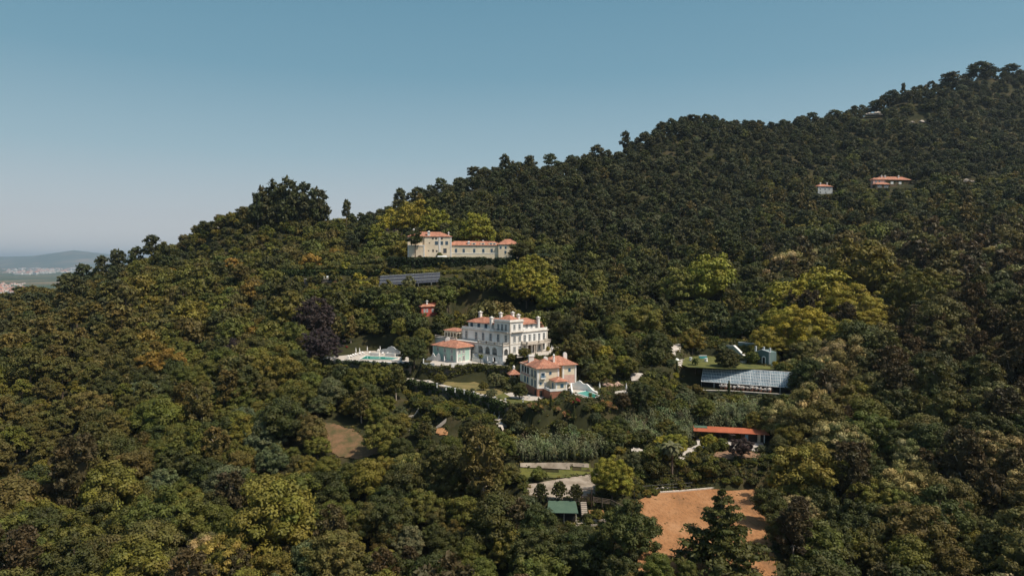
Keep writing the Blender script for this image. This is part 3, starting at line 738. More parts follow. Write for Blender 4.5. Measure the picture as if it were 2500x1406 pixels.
def balustrade(root, pts, z, h=0.9, m=None, name='balustrade', th=.16):
    b = MB(); m = m or PALESTONE
    for (a, c) in zip(pts, pts[1:]):
        a = Vector((*a, z)); c = Vector((*c, z)); d = (c - a); L_ = d.length; d /= L_; w = Vector((-d.y, d.x, 0)) * th
        for z0, z1, k in ((0, .12, 1), (h - .14, h, 1)):
            P = [a + w * k, c + w * k, c - w * k, a - w * k]; b.prism([(p.x, p.y) for p in P], z + z0, z + z1)
        n = max(2, int(L_ / .45))
        for i in range(1, n): p = a.lerp(c, i / n); b.lathe(p.x, p.y, [(.06, z + .12), (.1, z + .35), (.05, z + h - .14)], 6)
        for p in (a, c): b.box(p.x - .2, p.x + .2, p.y - .2, p.y + .2, z, z + h + .08)
    return b.build(name, m, root)
# distance along a facade line at which the column u of the photograph meets it
def along(C, ang, u):
    k = (u - 1250) / F; dx, dy = math.cos(ang), math.sin(ang)
    return (k * C.y - C.x) / (dx - k * dy)

_DD = np.arange(95, 900, 1.0)
def gp(u, v, hgt=0.0, slope=0.0):
    """point where the view ray meets the ground (or stays hgt + slope * distance above it)"""
    rx, ry, rz = ray(u, v); x = rx / ry * _DD; z = rz / ry * _DD + CAMZ
    hit = np.nonzero(z - height(x, _DD) <= hgt + slope * _DD)[0]
    d = _DD[hit[0]] if len(hit) else 700.0
    p = at(u, v, d); return Vector((p.x, p.y, H(p.x, p.y)))
def gpoly(pts): return [tuple(gp(u, v)[:2]) for u, v in pts]
def each(name, m, root, boxes):
    for b in boxes: MB().box(*b).build(name, m, root)
# ================================================================== white villa
VC = at(1245, 868, 245.0)                      # near corner on the ground
A45 = R(45)
villa = empty('villa', VC, A45, 'large white three storey villa with terracotta roofs, tall chimneys and an arcade below its terrace', 'villa')
LX, LY = 20.1, 26.4
zc = 8.2
w_ = MB(); w_.box(0, LX, 0, LY, -3.6, zc); w_.box(0.01, 6.8, 0.01, 8.2, zc, 12.2)
w_.build('wall', WHITE, villa)
aw = MB().box(1.6, 8.0, 8.2, 24.4, zc, 10.6).box(6.8, 17.6, 1.6, 9.0, zc, 10.6); aw.build('attic_wall', WHITE, villa)
c_ = MB()
for (a, b, z, o) in ((LX, LY, zc - .35, .35), (LX, LY, 3.75, .12)):
    c_.box(-o, a + o, -o, 0, z, z + .35).box(-o, 0, 0, b + o, z, z + .35).box(a, a + o, 0, b, z, z + .35).box(0, a + o, b, b + o, z, z + .35)
c_.box(-.3, 7.1, -.3, 0.01, 11.85, 12.2).box(-.3, 0.01, 0.01, 8.5, 11.85, 12.2).box(6.8, 7.1, 0.01, 8.2, 11.85, 12.2).box(0.01, 7.1, 8.2, 8.5, 11.85, 12.2)
for (x, y) in ((-.08, -.08), (LX - .5, -.08), (-.08, LY - .5)): c_.box(x, x + .58, y, y + .58, -3.4, zc - .36)
c_.box(-.08, .5, -.08, .5, zc + .01, 11.8)
c_.build('cornice', TRIM, villa)
p_ = MB()
p_.box(7.0, LX, .05, .35, zc, zc + .75).box(.05, .35, 8.4, LY, zc, zc + .75).box(LX - .35, LX - .05, .35, LY, zc, zc + .6).box(.05, 7.0, .05, .3, 12.2, 12.75).box(.05, .3, .3, 8.2, 12.2, 12.75)
p_.build('parapet', WHITE, villa)
MB().hip(1.4, 8.4, 8.2, 24.6, 10.6, 1.9, .5).build('roof', TILE, villa)
MB().hip(6.8, 17.8, 1.4, 9.2, 10.6, 1.9, .5).build('roof', TILE, villa)
MB().hip(.6, 6.4, .6, 7.8, 12.25, 1.9, 0).build('roof', TILE, villa)
MB().hip(8.6, 19.6, 9.4, 26, 8.6, 3.0, 0.1).build('roof', TILE, villa)
MB().hip(.5, 1.4, 24.6, 26, 8.3, 1.0, 0).build('roof', TILE, villa)
MB().add([(17.9, .5, 8.25), (19.6, .5, 8.25), (19.6, 9, 8.25), (17.9, 9, 8.25), (17.9, .5, 10.2), (17.9, 9, 10.2)], [(0, 1, 4), (1, 2, 5, 4), (2, 3, 5), (3, 0, 4, 5), (0, 3, 2, 1)]).build('roof', TILE, villa)
def vz(yz): return (690 - yz) / 34.5          # zoom row -> height on the near corner
def vt(xz): return along(VC, R(135), 1000 + xz / 5.022)
def vs_(xz): return along(VC, R(45), 1000 + xz / 5.022)
for x in (695, 815, 900, 993, 1087, 1180): window(villa, LF(), vt(x), 4.3, 1.25, 3.0, sur=TRIM)
for x in (1285, 1350): window(villa, FR(), vs_(x), 4.6, 1.25, 2.3, sur=TRIM); window(villa, FR(), vs_(x), 0.9, 1.25, 2.1, sur=TRIM)
for x in (1410, 1472, 1530, 1590, 1648): window(villa, FR(), vs_(x), 4.3, 1.25, 2.75, sur=None)
for x in (1410, 1590, 1648): window(villa, FR(), vs_(x), 0.6, 1.2, 2.5)
for x in (1087, 1133, 1180): window(villa, LF(), vt(x), 8.75, 1.1, 2.4)
for x in (1285, 1348): window(villa, FR(), vs_(x), 8.9, 1.15, 2.3)
for x in (735, 822, 910): window(villa, LF(1.6), vt(x) + .6, 8.75, 1.5, 1.65, fm=BLUEP)
for x in (1430, 1490, 1550): window(villa, FR(1.6), vs_(x) - .7, 8.95, 1.2, 1.5)
for x in (1472, 1530): MB().facade_poly([(vs_(x) - .7, 0), (vs_(x) + .7, 0), (vs_(x) + .7, 2.9), (vs_(x) - .7, 2.9)], FR(), -.05, .04).build('door', DARKW, villa)
# shutters folded back beside the doors of the front
for x in (1436, 1502, 1560): MB().facade_poly([(vs_(x) - .35, 4.3), (vs_(x) + .35, 4.3), (vs_(x) + .35, 7.0), (vs_(x) - .35, 7.0)], FR(), .04, .12).build('shutter', WHITEP, villa)
railing(villa, [(-.9, .6), (-.9, 7.4)], 8.35, .95); railing(villa, [(.8, -.75), (6.4, -.75)], 8.35, .9, m=WHITEP)
MB().box(-1.0, 0, .5, 7.5, 8.2, 8.35).box(.7, 6.5, -.9, -.01, 8.2, 8.35).build('balcony', PALESTONE, villa)
# arcade block in front of the left face, terrace on top
AX = -3.3
ar = MB(); fa = LF(AX, 0)
ys = [vt(x) * .955 for x in (935, 1025, 1115)]
ar.arched(fa, 0.3, 13.0, 0, 3.4, [(y_, 2.5, 1.55) for y_ in ys], -.4, 0)
ar.arched(((AX, .3), (1, 0), (0, -1)), 0, 3.3, 0, 3.4, [(1.65, 2.0, 1.55)], -.4, 0)
ar.box(AX, 0, 13.0, 26.3, 0, 3.4); ar.box(AX, 0, .3, 39, 3.4, 3.85); ar.box(AX, 0, 26.4, 39, -1.5, 3.4)
ar.box(AX, 0, 0.3, 20, -3.4, -.001)
ar.build('arcade', WHITE, villa)
MB().box(AX + .5, -.02, .8, 12.8, -.01, .06).build('arcade_floor', PAVE, villa)
MB().box(AX - .12, AX, .2, 20, -.16, .10).box(AX - .15, AX, .1, 39, 3.5, 3.9).box(AX, 0, .12, .3, 3.5, 3.9).build('string_course', PALESTONE, villa)
balustrade(villa, [(0, .35), (AX + .1, .35), (AX + .1, 4.5), (AX + .1, 9), (AX + .1, 13.5)], 3.85)
railing(villa, [(AX + .1, 13.5), (AX + .1, 26)], 3.85, .95); balustrade(villa, [(AX + .1, 26), (AX + .1, 32), (AX + .1, 38.8)], 3.85)
for y_ in ys: railing(villa, [(AX + .2, y_ - 1.25), (AX + .2, y_ + 1.25)], 0, .95)
window(villa, LF(AX), vt(848) * .97, 1.0, 1.1, 2.1, sur=TRIM)
rw = MB(); rw.facade_poly([(vt(785) * .97 + .6 * math.cos(a), 2.1 + .6 * math.sin(a)) for a in np.linspace(0, 2 * math.pi, 12, endpoint=False)], LF(AX), -.05, .05); rw.build('round_window', GLASS, villa)
y_ = vt(1105) * .93
MB().facade_poly([(y_ - .75, -3.4), (y_ + .75, -3.4), (y_ + .75, -1.5)] + [(y_ + .75 * math.cos(a), -1.5 + .75 * math.sin(a)) for a in np.linspace(0.3, math.pi - .3, 6)] + [(y_ - .75, -1.5)], LF(AX), -.05, .05).build('door', DARKW, villa)
# porch with balcony on the right face
px0, px1 = vs_(1372), vs_(1655)
MB().box(px0, px1, -3.0, -.01, 3.45, 3.8).build('porch_roof', PALESTONE, villa)
for x in (px0 + .4, px0 + 4.2, px0 + 5.0, px0 + 8.2, px1 - .4): MB().lathe(x, -2.6, [(.28, 0), (.22, .25), (.19, 3.2), (.3, 3.45)], 8).build('column', PALESTONE, villa)
balustrade(villa, [(px0, -.1), (px0, -2.9), ((px0 + px1) / 2, -2.9), (px1, -2.9), (px1, -.1)], 3.8)
MB().box(px0, px1, -3.2, -.01, -.25, 0.0).build('porch_floor', PAVE, villa)
for (x, y, z0, z1, w) in ((4.8, 21, 10.5, 14.6, .95), (1.2, vt(975), 8.2, 13.2, 1.05), (2.6, 7.4, 12.3, 15.0, .9), (5.6, 4.2, 12.3, 15.2, .9), (8.4, 4.0, 10.6, 14.2, .95), (vs_(1600), .9, 8.2, 13.0, .9)):
    chimney(villa, x, y, z0, z1, w)
# outside stair along the basement
st = MB()
for i in range(12): st.box(AX - 1.5, AX - .02, 14.4 - i * .45 + 0.0, 14.4 - i * .45 + .45, -3.4, -.25 - i * .27)
st.box(AX - 1.75, AX - 1.5, 9.0, 15, -3.4, -1.8)
st.build('stair', WHITE, villa)

# garden pavilion on the terrace behind the villa
pav = empty('pavilion', villa.matrix_world @ Vector((0, 0, 0)) if False else VC + Matrix.Rotation(A45, 3, 'Z') @ Vector((-1.2, 28.2, 3.85)), A45, 'small arched pavilion with orange tile roof at the left end of the villa terrace', 'pavilion')
b = MB(); b.arched(FR(), 0, 5.4, 0, 2.9, [(.95, 1.2, 1.7), (2.7, 1.2, 1.7), (4.45, 1.2, 1.7)], -.25, 0); b.arched(LF(), 0, 7.5, 0, 2.9, [(1.1, 1.3, 1.7), (2.9, 1.3, 1.7), (4.7, 1.3, 1.7), (6.4, 1.3, 1.7)], -.25, 0)
b.box(0, 5.4, 7.3, 7.5, 0, 2.9); b.box(5.2, 5.4, .3, 7.3, 0, 2.9); b.build('arcade', CREAMP, pav); MB().hip(0, 5.4, 0, 7.5, 2.9, 1.0, .35).build('roof', TILE, pav)

# ================================================================== mint green house
MC = onz(1115, 886, -36.7)
mint = empty('green_house', MC, R(45), 'pale mint green two storey house with low tiled hip roof left of the white villa', 'house')
MB().box(0, 6.6, 0, 13.8, -1.0, 5.4).box(6.6, 8.6, 4.6, 13.8, -1, 5.2).build('wall', MINT, mint)
each('pilaster', WHITE, mint, [(-.05, .5, -.05, .5, 0, 5.39), (6.15, 6.65, -.05, .4, 0, 5.39), (-.05, .4, 13.4, 13.85, 0, 5.39), (-.07, 6.67, -.09, 0, 0, .5), (-.09, -.0, -.09, 13.8, 0, .5)])
MB().hip(0, 8.6, 0, 13.8, 5.4, 2.0, .7).build('roof', TILE, mint)
def mt(xz): return along(MC, R(135), 1000 + xz / 5.022)
def ms_(xz): return along(MC, R(45), 1000 + xz / 5.022)
for x in (343, 430, 515): window(mint, LF(), mt(x), 3.3, 1.1, 1.45, sur=TRIM)
for x in (430, 515): window(mint, LF(), mt(x), .3, 1.15, 2.2, sur=TRIM, name='door_window')
for x in (608, 658): window(mint, FR(), ms_(x), 3.3, 1.1, 1.35, sur=TRIM)
window(mint, FR(), ms_(612), .8, .8, 1.1, sur=TRIM); window(mint, FR(), ms_(660), .5, 1.0, 1.9, sur=TRIM)
window(mint, FR(4.6), 7.6, 3.1, .9, 1.6, sur=TRIM)
def arch_chimney(root, x, y, z0, w=1.6, h=1.9, th=.7, m=None, ang=None):
    pts = [(-w / 2, 0), (w / 2, 0), (w / 2, h - w / 2)] + [(w / 2 * math.cos(a), h - w / 2 + w / 2 * math.sin(a)) for a in np.linspace(.3, math.pi - .3, 7)] + [(-w / 2, h - w / 2)]
    o = MB().facade_poly(pts, ((0, 0), (1, 0), (0, -1)), -th / 2, th / 2).facade_poly([(-w * .25, h * .25), (w * .25, h * .25), (w * .25, h * .6), (-w * .25, h * .6)], ((0, 0), (1, 0), (0, -1)), th / 2, th / 2 + .04).build('chimney', m or WHITE, root)
    o.location = (x, y, z0)
    if ang is not None: o.rotation_euler = (0, 0, ang)
    return o
arch_chimney(mint, 3.4, 9.2, 6.6, 1.7, 1.9, ang=R(-45))
# its terrace wall with white scrolled fountain
def wall_line(name, pts, h, th, m, label, cat='wall', cop=None, down=0.6, rel=True, group=None, kind=None):
    """free standing wall through world points (x, y, z)"""
    b = MB(); c = MB()
    for a, d in zip(pts, pts[1:]):
        a = Vector(a); d = Vector(d); v = Vector((d.x - a.x, d.y - a.y, 0)); L_ = v.length
        if L_ < .05: continue
        v /= L_; w = Vector((-v.y, v.x, 0)) * th / 2; e = v * (th * .3)
        P = [a - e + w, d + e + w, d + e - w, a - e - w]
        b.prism([(p.x, p.y) for p in P], [a.z - down, d.z - down, d.z - down, a.z - down], [a.z + h, d.z + h, d.z + h, a.z + h])
        if cop:
            w2 = w * 1.25; P = [a - e + w2, d + e + w2, d + e - w2, a - e - w2]
            c.prism([(p.x, p.y) for p in P], [a.z + h, d.z + h, d.z + h, a.z + h], [a.z + h + .15, d.z + h + .15, d.z + h + .15, a.z + h + .15])
    if cop:
        r = empty(name, pts[0], 0, label, cat, group)
        o = b.build('wall_face', m); o2 = c.build('coping', cop)
        for q in (o, o2): q.parent = r; q.matrix_parent_inverse = Matrix.Translation(-Vector(pts[0]))
        return r
    return tag(b.build(name, m), label, cat, group, kind)
M_ = lambda u, v, z=-36.7: onz(u, v, z)
wall_line('terrace_wall', [M_(1034, 880), M_(1034, 892.5), M_(1060, 892.5)], .9, .35, GREYP, 'low grey terrace wall at the left corner of the mint green house', 'wall')
wall_line('garden_wall', [M_(1102, 893), M_(1130, 891), M_(1150, 888)], 1.0, .35, WHITE, 'white garden wall in front of the right corner of the mint green house', 'wall')
sc = MB(); base = M_(1066, 881)
pts = [(0, 0), (6.2, 0), (6.2, 1.0), (5.8, 2.4), (5.2, 2.9), (4.6, 2.4), (4.2, 1.5), (3.6, 1.9), (3.2, 2.6), (2.8, 2.9), (2.4, 2.0), (1.6, 1.2), (.8, 1.1), (0, .4)]
o = sc.facade_poly(pts, ((-4.5, 0), (1, 0), (0, -1)), -.3, 0).build('fountain_wall', WHITE, None, base, R(-25)); tag(o, 'white scrolled fountain wall on the terrace left of the mint green house', 'wall')

# ================================================================== yellow house
YC = onz(1312, 969, -41.5); YA = R(19)
yel = empty('yellow_house', YC, YA, 'pale yellow house on a brick basement in front of the white villa', 'house')
zb, ze = 2.55, 8.7
MB().box(0, 7.2, 0, 15.6, zb, ze).box(10.2, 14.9, 4.2, 12, 1.6, ze).build('wall', YELLOW, yel)
MB().box(0.0, 7.2, 0.0, 15.6, -1, zb - .01).box(2.0, 7.6, -5.4, 0, -1, zb - .01).build('basement', BRICK, yel)
MB().box(7.2, 10.2, 5.6, 12, 0.5, ze).build('recess_wall', OCHRE, yel)
MB().box(4.0, 7.6, -5.2, -.01, zb, 5.3).build('annex', YELLOW, yel)
MB().box(10.25, 14.85, 4.16, 4.2, 3.0, 5.6).build('band', PINK, yel)
each('pilaster', WHITE, yel, [(x, x + .55, y, y + .55, zb, z1 - .01) for (x, y, z1) in ((-.05, -.05, ze), (6.7, -.05, ze), (-.05, 6.1, ze), (-.05, 15.1, ze), (10.15, 4.1, ze), (14.4, 4.1, ze))] + [(3.95, 4.4, -5.25, -4.8, zb, 5.29), (7.2, 7.65, -5.25, -4.8, zb, 5.29)])
each('plinth', WHITE, yel, [(-.08, 3.9, -.1, 0, zb, zb + .5), (3.9, 7.7, -5.3, -5.2, zb, zb + .5)])
MB().hip(0, 7.2, 0, 7.2, ze, 2.5, .6).build('roof', TILE, yel)
MB().hip(0.3, 7.2, 6.2, 15.6, ze - .35, 1.7, .6).build('roof', TILE, yel)
MB().hip(4.5, 14.9, 4.2, 12.4, ze + .02, 2.4, .6).build('roof', TILE, yel)
MB().hip(4.0, 7.6, -5.2, -.9, 5.3, 1.1, .5).build('roof', TILE, yel)
window(yel, FR(), 1.8, 5.9, 1.2, 1.5, fm=BLUEP, sur=WHITE); window(yel, FR(), 4.3, 6.7, .8, .9, fm=BLUEP)
window(yel, FR(), 1.1, 3.7, .6, .8, fm=BLUEP); window(yel, FR(), 2.55, 3.1, .7, 1.4)
MB().box(1.0, 2.6, -.7, -.01, 5.55, 5.75).build('balcony', WHITE, yel); railing(yel, [(1.0, -.05), (1.0, -.65), (2.6, -.65), (2.6, -.05)], 5.75, .7, m=BLUEP, step=.2)
for s_ in (1.9, 4.6): window(yel, LF(), s_, 5.6, 1.0, 2.3, fm=BLUEP); window(yel, LF(), s_, 2.7, 1.1, 2.2, fm=BLUEP); railing(yel, [(-.5, s_ - .7), (-.5, s_ + .7)], 5.5, .8)
for s_ in (8.2, 10.6, 13.0): MB().facade_poly([(s_ - .9, 6.0), (s_ + .9, 6.0), (s_ + .9, 8.0), (s_ - .9, 8.0)], LF(), -.1, .03).build('loggia_shade_panel', DARKIN, yel)  # near-black panels on the wall face, painted shade of the loggia
for s_ in (7.0, 9.4, 11.8, 14.2): MB().box(-.16, .0, s_ - .15, s_ + .15, 5.8, 8.2).build('column', WHITE, yel)
for s_ in (8.5, 11.0): window(yel, LF(), s_, 2.9, 1.2, 2.0, fm=BLUEP)
MB().box(-.05, 0, 6.7, 15, 5.1, 5.9).build('band', PINK, yel)
window(yel, FR(4.2), 12.6, 6.6, .8, 1.1, fm=BLUEP); window(yel, FR(4.2), 12.0, 1.9, .9, 1.2); window(yel, FR(4.2), 13.7, 2.0, .8, 1.0, fm=BLUEP)
window(yel, FR(-5.2), 6.0, 3.5, 1.0, 1.1, fm=BLUEP); window(yel, LF(4.0, -5.2), 2.4, 2.7, .9, 2.0, fm=BLUEP)
MB().facade_poly([(1.0, 0), (2.4, 0), (2.4, 2.0), (1.0, 2.0)], LF(), -.1, .04).build('door', DARKIN, yel)
MB().facade_poly([(.7, 0), (1.6, 0), (1.6, 2.0), (.7, 2.0)], FR(), -.1, .04).build('door', DARKIN, yel)
MB().box(1.9, 7.7, -5.5, .0 - .12, zb - .01, zb + .0).build('terrace', PAVE, yel)
MB().box(1.9, 2.1, -5.5, -2.0, zb, zb + .7).box(2.1, 3.9, -5.5, -5.3, zb, zb + .7).build('parapet', WHITE, yel)
MB().box(1.2, 2.9, 10.6, 11.4, 8.6, 11.6).box(1.05, 3.05, 10.45, 11.55, 11.0, 11.3).build('chimney', WHITE, yel)
arch_chimney(yel, 5.4, 6.8, 9.9, 1.3, 1.5)
MB().box(7.4, 8.0, 5.2, 5.8, 9.2, 11.0).cyl(7.7, 5.5, 11.0, 11.8, .36, .30, 8).cyl(7.7, 5.5, 11.8, 12.4, .42, .05, 8).build('chimney', WHITE, yel)
arch_chimney(yel, 13.6, 10.2, 8.4, 1.25, 3.6, .6)
# brown roofed garden pavilion beside it
gpav = empty('garden_pavilion', onz(1246, 936, -41.5), R(12), 'small brown tiled pavilion on white posts left of the yellow house', 'pavilion')
for x in (0, 1.55, 3.1):
    for y in (0, 3.0): MB().box(x - .14, x + .14, y - .14, y + .14, 0, 3.0).build('post', WHITE, gpav)
MB().box(.3, 3.4, 2.4, 2.7, 0, 3.0).build('back_wall', BRICK, gpav)
MB().hip(-.2, 3.3, -.2, 3.3, 3.0, 1.7, .5).build('roof', TILE, gpav)
MB().box(1.2, 1.9, 1.3, 2.0, 4.2, 5.1).lathe(1.55, 1.65, [(.45, 5.1), (.45, 5.5), (.3, 5.8), (.02, 5.95)], 8).build('chimney', WHITE, gpav)

# ================================================================== cream mansion on the terrace above
ZM = 1.7
XC = at(1102.5, 631, 350.0); XC.z = ZM + CAMZ
man = empty('cream_mansion', XC, R(9), 'long cream mansion with tall left block and low windowed wing on the hedged terrace', 'mansion')
def mx(x): return (x - 1070) / 31.3
MB().box(mx(640), 0, 0, 11, -1, 11.2).box(mx(375), mx(640), 0.6, 11, -1, 11.2).build('wall', CREAMP, man)
MB().box(mx(375), mx(640), -1.6, .6, -1, 6.7).build('tower', CREAMP, man)
each('pilaster', WHITE, man, [(mx(375), mx(375) + .5, -1.7, -1.2, 0, 6.7), (mx(640) - .6, mx(640), -1.7, -1.2, 0, 6.7), (mx(865), mx(895), -.12, 0, 3, 11), (-.6, .02, -.1, .5, 0, 11.18), (mx(375) - .1, mx(640) + .1, -1.75, -1.6, 6.4, 6.95)])
MB().box(0, mx(1830), 1.5, 9, -1, 6.9).box(mx(1830), mx(2180), 0.4, 9, -1, 7.4).build('wing_wall', YELLOW, man)
MB().box(0.02, mx(1830), 1.42, 1.5, 2.6, 3.0).build('band', WHITE, man)
MB().hip(mx(380), 0, 0.2, 11, 11.2, 2.6, .5).build('roof', TILE, man)
MB().hip(-2, mx(1900), 1.5, 9, 6.9, 2.2, .4).build('wing_roof', TILE, man); MB().hip(mx(1830), mx(2180), .4, 9, 7.4, 2.8, .4).build('wing_roof', TILE, man)
for (x, y, w, h) in ((830, 375, 1.6, 1.8), (915, 375, 1.3, 1.8), (993, 375, 1.4, 1.8), (772, 288, .9, .9), (825, 288, .9, .9), (915, 288, .9, .9), (776, 487, .8, 1.2), (835, 487, .8, .8), (965, 505, 1.7, 2.3)):
    window(man, FR(), mx(x), (598 - y) / 31.3, w, h, fm=BLUEP if y == 375 else DARKW)
for (x, y, w, h) in ((720, 355, .5, .5), (707, 478, .5, .5)): window(man, FR(), mx(x), (598 - y) / 31.3, w, h, fm=DARKW)
for x in (1145, 1270, 1440, 1588, 1725): window(man, FR(1.5), mx(x), 3.3, 1.15, 1.9, fm=BLUEP)
window(man, FR(.4), mx(1866), 5.2, 1.0, 1.2, fm=BLUEP); window(man, FR(.4), mx(1950), 5.2, 1.0, 1.2, fm=BLUEP); window(man, FR(.4), mx(1945), 2.9, 1.0, 1.3, fm=BLUEP)
for x0, x1 in ((1395, 1465), (1540, 1612), (1672, 1800)):
    d = MB().box(mx(x0), mx(x1), 1.7, 3.2, 7.1, 8.25).build('dormer', YELLOW, man)
    for k in range(1 if x1 - x0 < 100 else 2): window(man, FR(1.7), mx(x0 + 40 + 55 * k), 7.25, 1.1, .75, fm=BLUEP)
MB().facade_poly([(mx(530), 0), (mx(598), 0), (mx(598), .9)] + [(mx(564) + 1.09 * math.cos(a), .9 + .9 * math.sin(a)) for a in np.linspace(.2, math.pi - .2, 7)] + [(mx(530), .9)], FR(-1.6), -.05, .06).build('door', DARKW, man)
chimney(man, mx(475), 6, 12.8, 15.3, .7); chimney(man, mx(710), 1.2, 11.3, 13.9, 1.3); chimney(man, mx(1030), 3, 11.6, 13.6, .6); chimney(man, mx(1595), 5, 8.8, 9.6, .5); chimney(man, mx(1352), 2.3, 7.2, 8.8, 1.2)
tn = empty('tent', XC + Vector((-4.6, -3.0, 0)), R(9), 'low white canopy tent in front of the cream mansion', 'tent')
MB().add([(-2.4, -1.2, 1.0), (2.6, -1.2, 1.0), (2.4, 1.2, 1.2), (-2.2, 1.2, 1.2), (-2.2, -.9, 1.5), (2.1, -.9, 1.6), (2.1, .9, 1.6), (-2.2, .9, 1.5)], [(0, 1, 5, 4), (1, 2, 6, 5), (2, 3, 7, 6), (3, 0, 4, 7), (4, 5, 6, 7)]).build('canopy', WHITEP, tn)
for x in (-2.2, 2.3):
    for y in (-1.1, 1.1): MB().cyl(x, y, 0, 1.2, .06).build('pole', WHITEP, tn)
wall_line('mansion_retaining_wall', [Vector((-62, 343.2, ZM + CAMZ)), Vector((-13, 345, ZM + CAMZ)), Vector((8, 349, ZM + CAMZ))], -.3, 1.2, STONE, 'ivy grown retaining wall under the terrace of the cream mansion', 'wall', down=4.5)

# ================================================================== small red cottage
rc = empty('red_cottage', at(1050, 768, 295) + Vector((0, 0, 0)), R(30), 'small red cottage with tile roof half hidden by trees above the villa', 'cottage')
rc.location.z = H(rc.location.x, rc.location.y)
MB().box(-4, 3.2, 0, 5.5, -1, 4.0).build('wall', REDP, rc); MB().hip(-4, 3.2, 0, 5.5, 4.0, 1.7, .5).build('roof', TILE, rc)
MB().box(1, 3.3, 1.2, 3.4, 4.6, 5.6).build('dormer', REDP, rc); chimney(rc, -1, 1.2, 4.6, 6.6, .6); chimney(rc, 4.2, 4.5, 2, 6.2, .5, REDP)
for x in (-2.6, -1.4): window(rc, FR(), x, 1.6, .8, 1.4)
window(rc, FR(), 1.2, 1.6, .9, 1.4)

GRANITE = mat('granite', (0.46, 0.40, 0.34), (0.20, 0.17, 0.14), 0.35, .95, bump=.8, bscale=1)
# ================================================================== far right houses
g1 = empty('grey_house', at(2008, 474, 552), R(10), 'small grey house with tile roof among trees high on the right slope', 'house')
MB().box(-4, 9, 0, 8, -3, 6).build('wall', GREYP, g1); MB().hip(-4, 9, 0, 8, 6, 2.2, .5).build('roof', TILE, g1)
for x in (-2, 2.4, 6): window(g1, FR(), x, 3.2, 1.4, 1.5)
window(g1, FR(), -2, .4, 1.4, 1.8); window(g1, FR(), 3, .4, 1.2, 1.8); chimney(g1, 0, 3, 7, 9.3, .8)
chimney(g1, 6, 3, 7, 9.6, .6)
g2 = empty('pink_house', at(2150, 457, 545), R(8), 'long ivy clad house with salmon tile roofs high on the right slope', 'house')
IVYW = mat('ivy_clad_wall', (0.05, 0.06, 0.025), (0.16, 0.10, 0.07), 0.35, .95, bump=.8, bscale=1)
MB().box(0, 29, 3, 12, -3, 6.2).build('wall', IVYW, g2); MB().box(-6.5, 3.4, 0, 3, -3, 5.8).build('bay_wall', PINK, g2); MB().box(-7, 5, -4, 0, -4, 1.6).build('porch_wall', IVYW, g2)
MB().hip(0, 29, 3, 12, 6.2, 3.0, .6).build('roof', TILE, g2); MB().hip(-6.5, 3.4, 0, 4, 5.8, 1.6, .5).build('roof', TILE, g2); MB().hip(-7, 5, -4, 0, 1.6, 1.6, .6).build('roof', TILE, g2)
for x in (12.2, 19.2): window(g2, FR(3), x, 2.9, 2.4, 2.0, gm=WHITEP)
for x in (-4, -1, 5.5): window(g2, FR(0 if x < 3 else 3), x, 3.4, 1.5, 1.8)
for x in (-4.8, -3, 1, 3): window(g2, FR(-4), x, -.8, 1.5, 2.0)
for x, y in ((5, 6), (8, 6), (20, 6)): chimney(g2, x, y, 7.6, 10.0, .9)

# ================================================================== teal walls beside the lawn
def pw(u, v, z=-35): return onz(u, v, z)
a0, a1 = pw(1759, 866), pw(1822, 886)
tw = empty('teal_garden_wall', a0, math.atan2(a1.y - a0.y, a1.x - a0.x), 'tall grey green garden wall with sloping white coping beside the lawn', 'wall')
LA = (Vector((a1.x, a1.y, 0)) - Vector((a0.x, a0.y, 0))).length
prof = [(0, 4.0), (LA * .22, 3.9), (LA * .5, 3.6), (LA * .62, 2.9), (LA * .8, 1.9), (LA, 1.2)]
zt_ = [(s_, 40 / 1667 * 250 * 0 + h_) for s_, h_ in prof]
def top_at(u, v, u0, v0, d): return (v0 - v) / F * d
prof = [(0, 3.55), (2.5, 3.6), (LA * .55, 4.7), (LA * .72, 3.6), (LA * .9, 2.3), (LA, 1.9)]
MB().facade_poly([(0, -2)] + prof + [(LA, -2)], FR(), -.25, .25).build('wall_face', SAGE, tw)
cp = MB()
for (s0, z0), (s1, z1) in zip(prof, prof[1:]): cp.facade_poly([(s0, z0), (s1, z1), (s1, z1 + .35), (s0, z0 + .35)], FR(), -.4, .4)
cp.build('coping', WHITE, tw)
for s_, hh in ((0, 3.9), (4.2, 3.7)): MB().facade_poly([(s_ - .1, -1), (s_ + .45, -1), (s_ + .45, hh), (s_ - .1, hh)], FR(), .25, .36).build('pilaster', WHITE, tw)
MB().facade_poly([(LA * .5, 0), (LA * .5 + 1.2, 0), (LA * .5 + 1.2, 1.9), (LA * .5, 1.9)], FR(), .25, .3).build('door', DARKIN, tw)
MB().box(LA * .55, LA * 1.02, -1.6, -.4, -1.0, .55).build('bench_wall', PALESTONE, tw)
b0, b1 = pw(1836, 885), pw(1879, 891.5)
tb = empty('teal_wall', b0, math.atan2(b1.y - b0.y, b1.x - b0.x), 'teal rendered wall with tree shade in its colour, gabled top, arched white door frame and small chimneys at the end of the lawn', 'wall')
LB = (b1 - b0).length
MB().facade_poly([(0, -2), (LB, -2), (LB, 4.3), (LB * .55, 4.9), (0, 3.2)], FR(), -3.5, .0).build('wall_face', TEAL_SHADED, tb)
cp = MB(); pr = [(0, 3.2), (LB * .55, 4.9), (LB + .1, 4.3)]
for (s0, z0), (s1, z1) in zip(pr, pr[1:]): cp.facade_poly([(s0, z0), (s1, z1), (s1, z1 + .22), (s0, z0 + .22)], FR(), -.5, .15)
cp.build('coping', GREYP, tb)
dx = LB * .68
